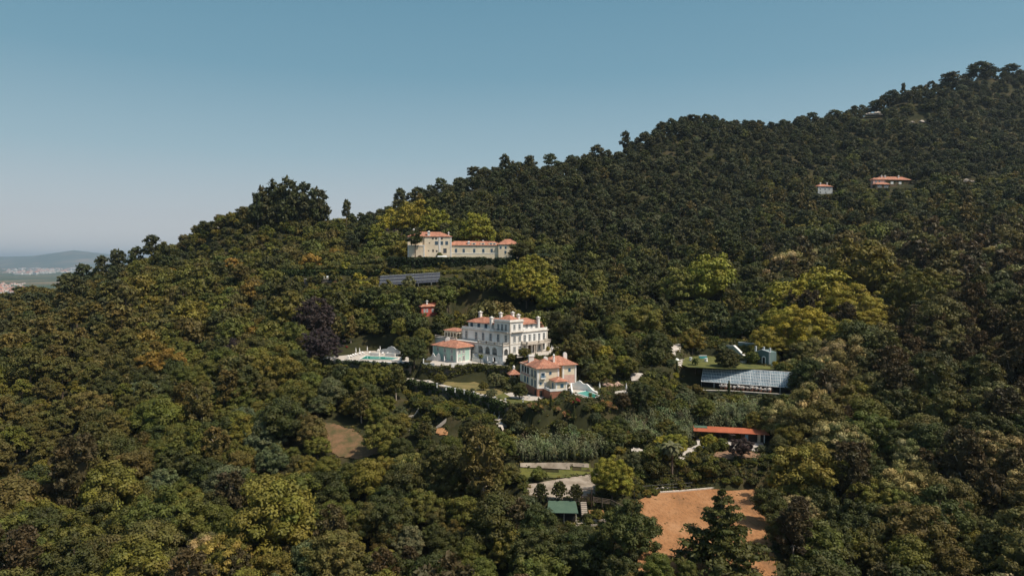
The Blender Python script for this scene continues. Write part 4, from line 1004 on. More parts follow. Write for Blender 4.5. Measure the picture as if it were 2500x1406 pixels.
MB().facade_poly([(dx - .8, 0), (dx - .5, 0), (dx - .5, 2.4), (dx + .5, 2.4), (dx + .5, 0), (dx + .8, 0), (dx + .8, 2.4), (dx + .4, 2.85), (dx - .4, 2.85), (dx - .8, 2.4)], FR(), 0, .12).build('door_frame', WHITE, tb)
MB().facade_poly([(dx - .5, 0), (dx + .5, 0), (dx + .5, 2.38), (dx - .5, 2.38)], FR(), 0, .05).build('door', DARKIN, tb)
MB().facade_poly([(LB - .35, -.5), (LB + .1, -.5), (LB + .1, 4.3), (LB - .35, 4.3)], FR(), 0, .12).build('pilaster', GREYP, tb)
for s_ in (.3, LB * .5, LB * .85): MB().box(s_, s_ + .5, 1.0, 1.5, 3.0, 5.9 - abs(s_ - 3) * .05).build('chimney', GREYP, tb)
c0, c1 = at(1803, 884, 250), at(1855, 884, 244)
for q in (c0, c1): q.z = -35 + CAMZ
wall_line('back_wall', [c0, c1], 5.6, .4, TEAL_SHADED, 'teal wall with tree shade in its colour, standing behind the gabled end wall of the lawn', 'wall', cop=GREYP)

# ================================================================== glasshouse
G0, G1 = onz(1712, 945, -41.5), onz(1925, 961, -41.5)
gh = empty('glasshouse', G0, math.atan2(G1.y - G0.y, G1.x - G0.x), 'long sloping glass roofed greenhouse with white bars beside the lawn', 'glasshouse')
LG = 28.5; z_e, z_r, wd = 1.9, 6.2, 4.4
MB().slab([(0, 0, z_e), (LG, 0, z_e), (LG, wd, z_r), (0, wd, z_r)], .04).build('glass_roof', HGLASS, gh)
bars = MB(); n = 56
def rp(x, t, o=.05): return (x, wd * t, z_e + (z_r - z_e) * t + o)
for i in range(n + 1): bars.tube(rp(LG * i / n, 0), rp(LG * i / n, 1), .032 if i % 6 else .07, 4)
for t in (0, .22, .42, .62, .80, 1): bars.tube(rp(0, t), rp(LG, t), .055, 4)
bars.build('glazing_bars', WHITEP, gh)
MB().slab([(0, wd + .1, z_r), (LG, wd + .1, z_r), (LG, wd + 3, 3), (0, wd + 3, 3)], .05).build('back_roof', HGLASS, gh)
MB().box(0, LG, wd - .6, wd - .3, -1, 3.5).build('back_wall', BRICK, gh)
for i in range(8): MB().box(LG * i / 7 - .06 if i else .02, LG * i / 7 + .06, .3, .42, 0, z_e + .1).build('post', WHITEP, gh)
MB().box(0, LG, 2.4, 2.6, 0, 1.6).build('inner_bench', DARKIN, gh)
# planters with white flowers in front
FLW = mat("white_flowers", (0.78, 0.72, 0.70), (0.35, 0.30, 0.22), 3.5, 0.9)
TCOT = mat("terracotta", (0.50, 0.20, 0.12), (0.40, 0.15, 0.09), 2, 0.9)
def planter(loc, rz, label, s=1.0):
    r = empty('flower_planter', loc, rz, label, 'planter', 'flower planters in front of the glasshouse'); r.scale = (s, s, s)
    MB().lathe(0, 0, [(.35, 0), (.5, .5), (.55, .62)], 8).build('pot', TCOT, r)
    f = Foliage(int(s * 100)); f.clump((0, 0, 1.0), .72, 70, .25, flat=.85, bias=.4, core=.8)
    me = f.build('blossom'); me.materials[0] = FLW; o = bpy.data.objects.new('blossom', me); COL.objects.link(o); o.parent = r
    return r
pl0 = None; ORD = ['first', 'second', 'third', 'fourth', 'fifth', 'sixth', 'seventh', 'eighth', 'ninth', 'tenth', 'eleventh', 'twelfth', 'thirteenth', 'fourteenth']
for i in range(12):
    x = 6.5 + i * 1.35
    loc = G0 + gh.rotation_euler.to_matrix() @ Vector((x, -.3 - .2 * (i % 2), 0)); lab = f'white flowered terracotta pot, {ORD[i]} from the left along the front of the glasshouse'
    if i == 0: pl0 = planter(loc, 0, lab)
    else: q = copy_tree(pl0, None, loc, i * .7, label=lab); q.scale = (.85 + .3 * (i * 37 % 10) / 10,) * 3
wall_line('glasshouse_retaining_wall', [onz(1690, 955, -41.5), onz(1780, 957, -41.5), onz(1930, 967, -41.5)], .4, .5, STONE, 'dark stone retaining wall with pale coping under the glasshouse', 'wall', cop=PALESTONE, down=3.5)

# ================================================================== flat roofed pavilion left of the lawn
fp = empty('flat_pavilion', onz(1549, 908, -38), R(-6), 'dark flat roofed garden building with white posts between shrubs', 'pavilion')
fp.location.z = min(-38 + CAMZ, H(fp.location.x, fp.location.y) + .1)
MB().box(-.4, 12, -.4, 5, 2.7, 3.0).build('roof', GREYP, fp); MB().box(2.8, 12, .1, 4.6, -1, 2.7).build('wall', DARKIN, fp)
for x in (0, 2.6): MB().box(x, x + .25, 0, .25, -1, 2.7).build('post', WHITEP, fp)
MB().box(.5, 2.3, 1.5, 1.7, 0, 2.4).build('screen', CLOTH, fp)

# ================================================================== orange roofed shed
S0, S1 = onz(1700, 1073, -50.5), onz(1850, 1081, -50.5)
sh = empty('shed', S0, math.atan2(S1.y - S0.y, S1.x - S0.x), 'long open fronted shed with bright orange sheet roof and green left corner', 'shed')
LS = 19.5
MB().slab([(-.8, -1.2, 2.75), (LS, -1.2, 2.75), (LS, 3.2, 3.3), (-.8, 3.2, 3.3)], .12).build('roof', ORANGER, sh)
MB().slab([(-.6, 1.4, 3.14), (3.1, 1.4, 3.14), (3.1, 3.25, 3.37), (-.6, 3.25, 3.37)], .06).build('roof_patch', GREENR, sh)
MB().box(0, LS - .5, 2.9, 3.1, -.2, 3.1).box(12.2, 16.4, .4, 2.9, -.2, 2.78).box(16.4, LS - .6, .8, 2.9, -.2, 2.82).build('wall', DARKIN, sh)
for x in (0, 3.2, 6.4, 9.6, 12.2): MB().box(x, x + .15, -.2, -.05, 0, 2.8).build('post', DARKW, sh)
MB().box(13.3, 14.1, .32, .4, 0, 2.1).build('door', BLUEP, sh); MB().box(16.6, 17.4, .72, .8, 0, 2.3).build('door', CREAMP, sh); MB().box(18.3, 18.5, .4, .5, 0, 2.7).build('post', WHITEP, sh)
# golf cart parked in front
def wheelset(root, xs_, ys_, r=.24, m=BLACKM):
    for x in xs_:
        for y in ys_:
            o = MB().add(*cyl_y(0, 0, r, .18)).build('wheel', m, root, (x, y, r)); h = MB().add(*cyl_y(0, 0, r * .5, .2)).build('rim', WHITEP, o)
def cyl_y(cx, cz, r, w, n=12):
    A = [2 * math.pi * i / n for i in range(n)]
    return ([(cx + r * math.cos(a), -w / 2, cz + r * math.sin(a)) for a in A] + [(cx + r * math.cos(a), w / 2, cz + r * math.sin(a)) for a in A],
            [tuple(range(n)), tuple(range(n, 2 * n))[::-1]] + [(i, n + i, n + (i + 1) % n, (i + 1) % n) for i in range(n)])
gc = empty('golf_cart', onz(1787, 1075.5, -50.5), R(-78), 'small golf cart with white roof parked in front of the shed', 'golf cart')
MB().box(-1.1, 1.1, -.55, .55, .3, .55).box(-1.1, -.2, -.55, .55, .55, .9).add([(.5, -.5, .55), (1.1, -.5, .55), (1.1, .5, .55), (.5, .5, .55), (.6, -.45, 1.0), (.95, -.45, .85), (.95, .45, .85), (.6, .45, 1.0)], [(0, 1, 5, 4), (1, 2, 6, 5), (2, 3, 7, 6), (3, 0, 4, 7), (4, 5, 6, 7)]).build('body', DARKW, gc)
MB().box(-.7, -.15, -.5, .5, .9, 1.0).box(-.8, -.68, -.5, .5, 1.0, 1.4).build('seat', GREYW, gc)
MB().box(-1.0, .85, -.6, .6, 1.78, 1.88).build('roof', WHITEP, gc)
MB().tube((-.85, -.5, .9), (-.85, -.5, 1.8), .03).tube((-.85, .5, .9), (-.85, .5, 1.8), .03).tube((.8, -.5, .9), (.7, -.5, 1.8), .03).tube((.8, .5, .9), (.7, .5, 1.8), .03).build('roof_frame', BLACKM, gc)
wheelset(gc, (-.75, .75), (-.5, .5))
# ladders leaning by the reeds
def ladder(loc, rz, tilt, L_, m, label):
    r = empty('ladder', loc, rz, label, 'ladder', 'ladders and boards left of the shed'); r.rotation_euler = (tilt, 0, rz)
    for x in (-.3, .3): MB().box(x - .06, x + .06, -.05, .05, 0, L_).build('rail', m, r)
    q = MB()
    for k in range(1, int(L_ / .45)): q.box(-.24, .24, -.04, .04, k * .45 - .04, k * .45 + .04)
    q.build('rungs', m, r); return r
ladder(onz(1676, 1088, -50.5), R(20), R(-38), 4.6, PALESTONE, 'long pale wooden ladder leaning on the bank left of the shed')
ladder(onz(1681, 1084, -50.5), R(35), R(-42), 3.8, GREYP, 'grey ladder leaning beside the longer pale one left of the shed')
for (u, v, c, L_, lab) in ((1643, 1076, WHITEP, 2.2, 'white surfboard shaped plank leaning in the reeds left of the shed'), (1630, 1098, GREYP, 2.0, 'grey plank lying in the grass beside the palm left of the shed')):
    p = onz(u, v, -50.5); o = MB().prism([(-.25, -.03), (.25, -.03), (.25, .03), (-.25, .03)], 0, L_ * .85).prism([(-.25, -.03), (.25, -.03), (.25, .03), (-.25, .03)], [L_ * .85] * 4, [L_ * .98, L_ * .98, L_ * .98, L_ * .98]).build('plank', c, None, p); o.rotation_euler = (R(-40), 0, R(30)); tag(o, lab, 'plank')
# things under the roof: barrels, bench, barrow
def clutter(kind, u, v, label):
    p = onz(u, v, -50.5)
    if kind == 'barrel': o = MB().lathe(0, 0, [(.28, 0), (.34, .4), (.28, .85)], 10).build('barrel', BLUEP if 'blue' in label else GREYW, None, p); tag(o, label, 'barrel')
    if kind == 'bench':
        o = empty('bench', p, 0, label, 'bench'); MB().box(-.8, .8, -.2, .2, .42, .5).build('seat', WHITEP, o)
        for x in (-.7, .7): MB().box(x - .05, x + .05, -.15, .15, 0, .42).build('leg', DARKW, o)
    if kind == 'barrow':
        o = empty('wheelbarrow', p, R(30), label, 'wheelbarrow'); MB().add([(-.5, -.3, .6), (.5, -.35, .7), (.5, .35, .7), (-.5, .3, .6), (-.3, -.2, .3), (.3, -.2, .3), (.3, .2, .3), (-.3, .2, .3)], [(0, 1, 5, 4), (1, 2, 6, 5), (2, 3, 7, 6), (3, 0, 4, 7), (4, 5, 6, 7)]).build('tray', REDP, o)
        MB().add(*cyl_y(0, 0, .2, .1)).build('wheel', BLACKM, o, (.6, 0, .2)); MB().tube((-.3, -.2, .3), (-1.1, -.28, .6), .03).tube((-.3, .2, .3), (-1.1, .28, .6), .03).tube((-.35, -.2, .3), (-.4, -.2, 0), .03).tube((-.35, .2, .3), (-.4, .2, 0), .03).build('handles', DARKW, o)
clutter('bench', 1726, 1070.5, 'white topped bench under the left end of the shed roof'); clutter('barrel', 1744, 1070, 'blue barrel under the middle of the shed roof')
clutter('barrel', 1716, 1072, 'brown barrel beside the white topped bench in the shed'); clutter('barrow', 1684, 1071, 'red wheelbarrow parked on the left of the shed forecourt'); clutter('barrel', 1760, 1071, 'grey brown barrel left of the golf cart under the shed roof')

# ================================================================== green roofed hut, gate, steps, fence at the field
ZH = -58
h0 = onz(1352, 1277, ZH)
hut = empty('hut', h0, R(-3), 'low hut with a green sheet roof beside the stone steps', 'hut')
MB().slab([(-1.5, -.8, 2.7), (5.4, -.8, 2.7), (5.0, 4.6, 3.5), (-1.2, 4.6, 3.5)], .12).build('roof', GREENR, hut)
MB().box(-1.2, 4.8, .5, 4.2, -.5, 2.7).build('wall', DARKIN, hut)
for x in (4.9, 2.2, -1): MB().box(x, x + .14, -.1, .04, -.3, 2.5).build('post', PALESTONE, hut)
def stair_run(name, p0, w, n, tr, ri, rz, m, label):
    b = MB()
    for i in range(n): b.box(-w / 2, w / 2, i * tr, n * tr, -.4 if i == 0 else i * ri - .001, (i + 1) * ri)
    return tag(b.build(name, m, None, p0, rz), label, 'steps')
stair_run('stone_steps', onz(1429, 1273, ZH), 1.35, 10, .42, .3, R(0), CONC, 'straight flight of stone steps rising to the wooden gate')
MB_ = onz(1431, 1232, -56.2); MB_.z = -55.2 + CAMZ; MB_.y = onz(1429, 1273, ZH).y + 4.5
gt = empty('wooden_gate', MB_, 0, 'tall dark wooden gate with lintel at the top of the stone steps', 'gate')
for x in (-1.15, 1.15): MB().box(x - .12, x + .12, -.12, .12, -1.0, 3.0).build('gate_post', DARKW, gt)
MB().box(-1.5, 1.5, -.16, .16, 3.0, 3.2).build('lintel', GREYW, gt)
q = MB()
for i in range(11): q.box(-1.0 + i * .2 - .035, -1.0 + i * .2 + .035, -.03, .03, .1, 1.6 + .45 * math.sin(math.pi * i / 10))
q.box(-1.02, 1.02, -.05, -.031, .35, .5).box(-1.02, 1.02, -.05, -.031, 1.3, 1.45); q.build('gate_leaf', DARKW, gt)
def fence(pts, h, rails, m, label, name='wooden_fence', step=1.8, cat='fence'):
    r = empty(name, pts[0], 0, label, cat); P0 = Vector(pts[0]); rl = MB()
    for a, c in zip(pts, pts[1:]):
        a = Vector(a) - P0; c = Vector(c) - P0; L_ = (c - a).length; n = max(1, round(L_ / step))
        for k in range(rails): z = Vector((0, 0, h * (k + 1) / rails - .12)); rl.tube(a + z, c + z, .045, 4)
        for i in range(n + 1): p = a.lerp(c, i / n); MB().box(p.x - .06, p.x + .06, p.y - .06, p.y + .06, p.z - .8, p.z + h).build('post', m, r)
    rl.build('rails', m, r); return r
gz_ = MB_.z
fence([(MB_.x + 1.6, MB_.y, gz_), (MB_.x + 5.5, MB_.y - .5, gz_ - .4), (MB_.x + 9.0, MB_.y - 2.4, gz_ - 1.6)], 1.3, 4, GREYW, 'weathered rail fence running right from the wooden gate')
fence([(MB_.x - 9.0, MB_.y + .2, gz_), (MB_.x - 1.6, MB_.y, gz_)], 1.1, 3, GREYW, 'weathered rail fence running left from the wooden gate behind the hut')
o = MB().box(0, 3.6, 0, 3.2, -.6, .12).build('concrete_terrace', CONC, None, onz(1396, 1284, ZH)); tag(o, 'pale concrete terrace slab in front of the green roofed hut', 'terrace')
bd = empty('raised_bed', onz(1440, 1272, ZH), 0, 'stepped concrete planting beds right of the stone steps', 'planter')
MB().box(0, 3.6, .8, 1.0, -.5, 1.3).box(0, 3.6, -.8, -.6, -.5, .7).box(-.1, .1, -3, 2.4, -.5, .35).box(.1, 3.6, -2.9, -2.7, -.5, .35).build('bed_wall', CONC, bd)
MB().box(.1, 3.5, 1.0, 3.8, 0, 1.15).build('soil', EARTH, bd)
# field boundary posts and low stone wall, rubble
fp_ = [onz(1549, 1222, -56.5), onz(1547, 1203, -56.5), onz(1590, 1199, -56.5), onz(1640, 1196, -56.5), onz(1690, 1192, -56.5)]
fence(fp_, 1.6, 2, BLACKM, 'thin dark wire fence along the far left edge of the orange field', 'wire_fence', 4.5)
for (u, v, h, lab) in ((1550, 1203, 4.2, 'tall thin dark pole at the corner of the orange field'), (1657, 1190, 3.0, 'thin dark pole at the right end of the wire fence')):
    o = MB().cyl(0, 0, -.5, h, .07).build('pole', BLACKM, None, onz(u, v, -56.5)); tag(o, lab, 'pole')
for (a, b, lab) in (((1535, 1180), (1640, 1168), 'low dark stone wall behind the pile of pale rubble'), ((1760, 1191), (1560, 1206), 'low pale kerb wall along the back of the orange field')):
    zz = -55.6 if a[0] == 1535 else -56.5
    wall_line('low_wall', [onz(*a, zz), onz((a[0] + b[0]) / 2, (a[1] + b[1]) / 2 + 1.5, zz), onz(*b, zz)], .9 if zz == -55.6 else .35, .4, STONE if zz == -55.6 else PALESTONE, lab, 'wall', down=1.0)
def stones(name, cen, n, spread, size, m, label, cat='rubble', seed=0, flat=.6):
    r = random.Random(seed); V0 = ICV; bm_ = MB()
    for i in range(n):
        s = size * r.uniform(.4, 1.2); a = r.random() * 6.28; q = math.sqrt(r.random()); x = math.cos(a) * q * spread[0]; y = math.sin(a) * q * spread[1]
        P = [(x + v[0] * s * (1 + .4 * r.uniform(-1, 1)), y + v[1] * s * (1 + .4 * r.uniform(-1, 1)), max(-.3, s * flat * .3 + v[2] * s * flat * (1 + .3 * r.uniform(-1, 1)))) for v in V0]
        bm_.add(P, [tuple(f) for f in ICF])
    o = bm_.build(name, m, None, cen); return tag(o, label, cat, None, 'stuff' if n > 12 else None)
stones('rubble', onz(1590, 1188, -56.3), 60, (6.5, 1.8), .5, PALESTONE, 'long heap of pale rubble stones behind the orange field', seed=3)
stones('rubble', onz(1505, 1208, -56), 34, (4.2, 2.2), .6, PALESTONE, 'pale stones tumbled beside the wooden fence', seed=4)
stones('rocks', onz(1490, 944, -39.6), 26, (5.0, 3.0), 1.2, mat("pink_rock", (0.48, 0.33, 0.26), (0.24, 0.16, 0.12), 1.2, .95, bump=.7), 'large pinkish boulders between the small pool and the round terrace', 'rocks', 5, .9)
stones('rock_outcrop', at(2128, 283, 742), 9, (9, 4), 4.0, GRANITE, 'pale granite outcrop between pines high on the right hill', 'rocks', 6)
stones('rock_outcrop', at(2240, 300, 728), 6, (10, 3), 2.6, GRANITE, 'scattered grey boulders right of the pale outcrop on the high hill', 'rocks', 7)
stones('rock_outcrop', at(2366, 444, 560), 3, (4, 2), 2.6, GRANITE, 'single pale boulder right of the salmon roofed house', 'rocks', 8)
stones('rock_outcrop', at(1602, 342, 645), 4, (5, 2), 2.0, GRANITE, 'small pale rocks on the skyline of the middle hill', 'rocks', 9)
stones('rock_outcrop', at(527, 557, 430), 3, (2.5, 1), 1.5, GRANITE, 'small pale rock on the skyline of the left hill', 'rocks', 10)
# ================================================================== flat surfaces laid on the ground
FLATS = []
def sheet(name, pix, z, m, lift=0.06, label=None, kind='structure', cat=None, th=.0, follow=False, sub=.6, wob=.7):
    """ground covering through photo pixels on the plane z (relative to the camera); follow = draped on the terrain"""
    P = [onz(u, v, z) for u, v in pix] if not follow else [gp(u, v) for u, v in pix]
    FLATS.append(np.array([(p.x, p.y) for p in P]))
    if not follow:
        o = MB().slab([(p.x, p.y, z + CAMZ + lift) for p in P], .25).build(name, m)
    else:
        A = np.array([(p.x, p.y) for p in P]); x0, y0 = A.min(0); x1, y1 = A.max(0)
        xs = np.arange(x0, x1 + sub, sub); ys_ = np.arange(y0, y1 + sub, sub); X, Y = np.meshgrid(xs, ys_)
        Z = height(X, Y) + lift + .16; dd = polydist(X, Y, A) + wob * vnoise(X, Y, 2.2, 8)
        ii = np.arange(X.size).reshape(X.shape); q = np.stack([ii[:-1, :-1], ii[:-1, 1:], ii[1:, 1:], ii[1:, :-1]], -1).reshape(-1, 4)
        keep = (dd.ravel()[q] < .4).all(1)
        me = mesh_np(name, np.stack([X, Y, Z], -1).reshape(-1, 3), q[keep], True); me.materials.append(m)
        o = bpy.data.objects.new(name, me); COL.objects.link(o)
    return tag(o, label, cat, None, kind)
sheet('earth_field', [(1546, 1203), (1690, 1192), (1850, 1187), (1872, 1240), (1900, 1418), (1560, 1418)], -56.5, EARTH)
sheet('gravel_path', [(1285, 1183), (1350, 1172), (1450, 1156), (1470, 1150), (1500, 1160), (1448, 1212), (1345, 1220), (1290, 1208)], -55, GRAVEL)
sheet('gravel_track', [(1272, 1141), (1360, 1139), (1448, 1142), (1448, 1150), (1360, 1149), (1270, 1150)], -53.6, GRAVEL, .3, follow=True, sub=.5, wob=.12)
sheet('driveway', [(1340, 862), (1365, 857), (1390, 848), (1445, 840), (1452, 845), (1405, 856), (1375, 866), (1345, 867)], -33.5, PAVE, .12)
sheet('grass_strip', [(1268, 1152), (1360, 1150), (1460, 1148), (1430, 1162), (1350, 1170), (1275, 1176)], -54.4, GRASS, .10, follow=True)
sheet('forecourt', [(1700, 1071), (1862, 1080), (1868, 1100), (1830, 1102), (1760, 1090), (1712, 1096), (1690, 1106), (1668, 1122), (1655, 1118), (1668, 1098), (1703, 1086)], -50.5, PAVE)
sheet('brush_bed', [(1745, 1107), (1770, 1101), (1840, 1104), (1862, 1112), (1850, 1122), (1780, 1124), (1745, 1118)], -50.5, MULCH, .10, follow=True)
sheet('lawn', [(1065, 942), (1090, 932), (1150, 930), (1200, 945), (1240, 962), (1262, 984), (1180, 963), (1130, 950)], -41.5, DRYG, .07)
sheet('lawn', [(1208, 968), (1232, 960), (1262, 970), (1308, 976), (1306, 983), (1250, 986), (1212, 973)], -41.5, GRASS, .10)
sheet('paving', [(1230, 960), (1262, 958), (1300, 966), (1330, 969), (1318, 977), (1290, 979), (1250, 972)], -41.5, PAVE, .14)
sheet('garden_path', [(990, 924), (1038, 922), (1060, 934), (1130, 951), (1185, 964), (1240, 981), (1240, 985), (1180, 967), (1128, 955), (1062, 939), (1032, 930), (985, 929)], -41.5, PAVE, .12)
sheet('lawn', [(1642, 884), (1690, 866), (1760, 868), (1765, 880), (1890, 896), (1890, 901), (1770, 900), (1680, 896)], -35, GRASS, .08)
sheet('terrace', [(782, 878), (999, 888), (996, 862), (950, 855), (880, 858), (860, 866), (800, 872)], -36.7, PAVE, .08)
sheet('terrace', [(1042, 892), (1104, 893), (1150, 886), (1185, 890), (1240, 893), (1246, 884), (1185, 874), (1060, 878)], -36.7, PAVE, .08)
sheet('forecourt', [(1262, 872), (1300, 868), (1345, 866), (1374, 853), (1362, 846), (1340, 850), (1320, 846), (1262, 856)], -33.5, PAVE, .06)
sheet('terrace', [(1384, 950), (1398, 936), (1440, 936), (1462, 958), (1440, 976), (1408, 966)], -39, PAVE, .05)
sheet('terrace', [(1497, 957), (1520, 953), (1556, 955), (1552, 960), (1525, 964), (1505, 962)], -39, PAVE, .08)
sheet('clearing', [(1415, 800), (1445, 786), (1475, 788), (1470, 802), (1450, 812), (1420, 812)], -27.5, PAVE, .1, follow=True)
sheet('path', [(1640, 850), (1668, 838), (1676, 842), (1660, 862), (1640, 866)], -33, PAVE, .15, follow=True)
sheet('path', [(1660, 882), (1668, 880), (1664, 905), (1652, 912)], -37, PAVE, .15, follow=True)
sheet('path', [(1538, 918), (1566, 916), (1560, 926), (1542, 932)], -39, PAVE, .15, follow=True)
CLEARM = mat('dry_slope', (0.185, 0.105, 0.055), (0.070, 0.065, 0.024), 0.33, 0.98, bump=.8, bscale=1.5)
sheet('dry_clearing', [(735, 1040), (800, 1036), (860, 1050), (920, 1085), (930, 1110), (860, 1128), (810, 1110), (750, 1070)], -50, CLEARM, .12, follow=True)
sheet('earth_patch', [(345, 1392), (400, 1382), (430, 1390), (420, 1410), (350, 1412)], -66, EARTH, .2, follow=True)
sheet('earth_bank', [(1062, 1050), (1088, 1048), (1090, 1066), (1064, 1062)], -48, EARTH, .2, follow=True)
sheet('garden_path', [(1208, 1000), (1228, 1015), (1236, 1045), (1226, 1062), (1216, 1048), (1216, 1020), (1200, 1006)], -46, PAVE, .15, follow=True)
sheet('path', [(1530, 1100), (1560, 1095), (1600, 1112), (1590, 1120), (1540, 1110)], -51, PAVE, .2, follow=True)

wall_line('forecourt_wall', [onz(1296, 880, -35.5), onz(1340, 884, -35.5), onz(1375, 872, -34.2)], .9, .4, PALESTONE, 'pale retaining wall between the villa forecourt and the yellow house', 'wall', cop=WHITE, down=2)
# ================================================================== pools
def pool(name, pix, z, label, rim=.45):
    P = [onz(u, v, z) for u, v in pix]; c = sum(P, Vector()) / len(P); r = empty(name, Vector((c.x, c.y, z + CAMZ)), 0, label, 'swimming pool')
    L_ = [(p.x - c.x, p.y - c.y) for p in P]
    MB().slab([(x, y, .10) for x, y in L_], .02).build('water', WATER, r)
    b = MB(); n = len(L_)
    for i in range(n):
        a = Vector(L_[i]); d = Vector(L_[(i + 1) % n]); ou = lambda p: p + p.normalized() * rim
        b.prism([a, d, ou(d), ou(a)], .0, .2)
    b.build('rim', WHITE, r); return r
pool('swimming_pool', [(878, 877.3), (893, 869.8), (950, 872.5), (974, 875.5), (957, 879)], -36.55, 'long turquoise pool on the left terrace with parasols')
pool('plunge_pool', [(1407, 960), (1432, 955), (1460, 966), (1452, 972), (1441, 971.5)], -38.95, 'small green pool below the curved white wall right of the yellow house')
# scalloped wall behind the small pool
def scallop(loc, rz, pts, m, label, th=.45, name='curved_wall', cop=None):
    o = MB().facade_poly(pts, FR(), -th, 0).build(name, m, None, loc, rz); return tag(o, label, 'wall')
W0, W1 = onz(1396, 950, -39), onz(1431, 954, -39)
LW = (W1 - W0).length; az = math.atan2(W1.y - W0.y, W1.x - W0.x)
prof = [(0, 0), (LW, 0), (LW, 2.1), (LW * .88, 2.0), (LW * .74, 2.15), (LW * .62, 2.7), (LW * .5, 2.95), (LW * .38, 2.7), (LW * .26, 2.1), (LW * .12, 1.9), (0, 1.95)]
scallop(W0, az, prof, WHITE, 'white wall with curved gable top behind the small pool')
S1_ = onz(1457, 962, -39); LS_ = (S1_ - W1).length
scallop(W1, math.atan2(S1_.y - W1.y, S1_.x - W1.x), [(0, 0), (LS_, 0), (LS_, .5), (LS_ * .85, .6), (LS_ * .6, .8), (LS_ * .35, 1.4), (LS_ * .15, 1.9), (0, 2.1)], WHITE, 'white side wall sweeping down on the right of the small pool')
S2 = onz(1400, 962, -39); LS2 = (S2 - W0).length
scallop(S2, math.atan2(W0.y - S2.y, W0.x - S2.x), [(0, 0), (LS2, 0), (LS2, 1.95), (LS2 * .7, 1.2), (LS2 * .3, .7), (0, .6)], WHITE, 'white side wall sweeping down on the left of the small pool')
MB().box(-.2, .2, -.1, 0, 0.9, 1.6)
# scalloped wall of the left pool
Q0 = onz(928, 862, -36.7); Q1 = onz(976, 864, -36.7); LQ = (Q1 - Q0).length
scallop(Q0, math.atan2(Q1.y - Q0.y, Q1.x - Q0.x), [(0, 0), (LQ, 0), (LQ, 1.6), (LQ * .92, 1.7), (LQ * .78, 1.9), (LQ * .7, 2.6), (LQ * .56, 3.0), (LQ * .42, 2.6), (LQ * .34, 1.9), (LQ * .1, 1.6), (0, .9)], GREYP, 'grey white wall with curved top behind the long pool')
# terrace edge of the left pool
wall_line('pool_terrace_wall', [onz(789, 877.5, -36.7), onz(900, 883, -36.7), onz(999, 888.5, -36.7)], .25, .8, WHITE, 'long low white parapet along the front of the left pool terrace', 'wall', down=4)
for (u0, v0, u1, v1, h, lab) in ((905, 868.5, 925, 869.5, 1.3, 'left white planter wall behind the long pool'), (942, 869.5, 964, 871, 1.3, 'right white planter wall behind the long pool'), (957, 882.5, 977, 884, .7, 'low white wall at the right end of the pool terrace')):
    a, b = onz(u0, v0, -36.7), onz(u1, v1, -36.7); wall_line('planter_wall', [a, b], h, .5, WHITE, lab, 'wall')
for (u, v, h, lab) in ((850, 877, 1.3, 'white masonry pier at the left front corner of the long pool'), (979, 884, 1.5, 'white masonry pier at the right end of the pool terrace'), (924, 863, 1.5, 'white masonry pier before the curved wall of the long pool')):
    o = MB().box(-.5, .5, -.5, .5, 0, h).cyl(0, 0, h, h + .35, .55, .1).build('pier', WHITE, None, onz(u, v, -36.7)); tag(o, lab, 'pier')

# ================================================================== parasols, loungers, tables
def parasol_closed(loc, label, s=1.0):
    r = empty('parasol', loc, 0, label, 'parasol'); r.scale = (s, s, s)
    MB().cyl(0, 0, 0, 1.0, .035).build('pole', WHITEP, r)
    MB().lathe(0, 0, [(.16, 1.0), (.27, 1.15), (.2, 1.9), (.05, 2.75), (.01, 2.9)], 8).build('canopy', CLOTH, r); MB().cyl(0, 0, 0, .12, .3).build('base', GREYP, r); return r
base_p = None
PARA = [(868.9, 866, -36.7, 'closed white parasol, leftmost behind the long pool'), (878, 866, -36.7, 'closed white parasol, second from the left behind the long pool'), (896.7, 862.5, -36.7, 'closed white parasol, third and tallest behind the long pool'), (928, 861.5, -36.7, 'closed white parasol in front of the grey curved wall'),
        (1085, 888, -36.7, 'closed white parasol in front of the mint green house'), (1190, 888.5, -36.7, 'closed white parasol, left of three below the villa arcade'), (1203.5, 890, -36.7, 'closed white parasol, middle of three below the villa arcade'), (1218.5, 889.5, -36.7, 'closed white parasol, right of three below the villa arcade'),
        (1464, 957, -39, 'closed white parasol left of the pink boulders'), (1529, 958.5, -39, 'closed white parasol on the round terrace right of the boulders'), (1347, 862, -33.5, 'closed white parasol on the forecourt right of the villa')]
for (u, v, z, lab) in PARA:
    p = onz(u, v, z) + Vector((0, 0, .08))
    if base_p is None: base_p = parasol_closed(p, lab); base_p['group'] = 'closed white parasols'
    else: copy_tree(base_p, None, p, label=lab)
pu = empty('open_parasol', onz(1651, 893, -36.3), 0, 'open round white parasol at the left edge of the lawn', 'parasol')
MB().cyl(0, 0, 0, 2.3, .04).build('pole', WHITEP, pu); MB().lathe(0, 0, [(1.1, 2.05), (.9, 2.35), (.4, 2.65), (.02, 2.75)], 12).build('canopy', WHITEP, pu)
def lounger(loc, rz, label):
    r = empty('sun_lounger', loc, rz, label, 'sun lounger', 'sun loungers around the long pool')
    MB().box(-.95, .95, -.35, .35, .28, .34).build('frame', WHITEP, r)
    MB().box(-.95, .3, -.32, .32, .34, .44).add([(.3, -.32, .34), (.95, -.32, .75), (.95, .32, .75), (.3, .32, .34), (.3, -.32, .46), (.92, -.32, .87), (.92, .32, .87), (.3, .32, .46)], [(0, 1, 2, 3), (4, 7, 6, 5), (0, 4, 5, 1), (2, 6, 7, 3), (1, 5, 6, 2), (0, 3, 7, 4)]).build('cushion', CLOTH, r)
    for x in (-.8, .8):
        for y in (-.28, .28): MB().box(x - .03, x + .03, y - .03, y + .03, 0, .28).build('leg', WHITEP, r)
    return r
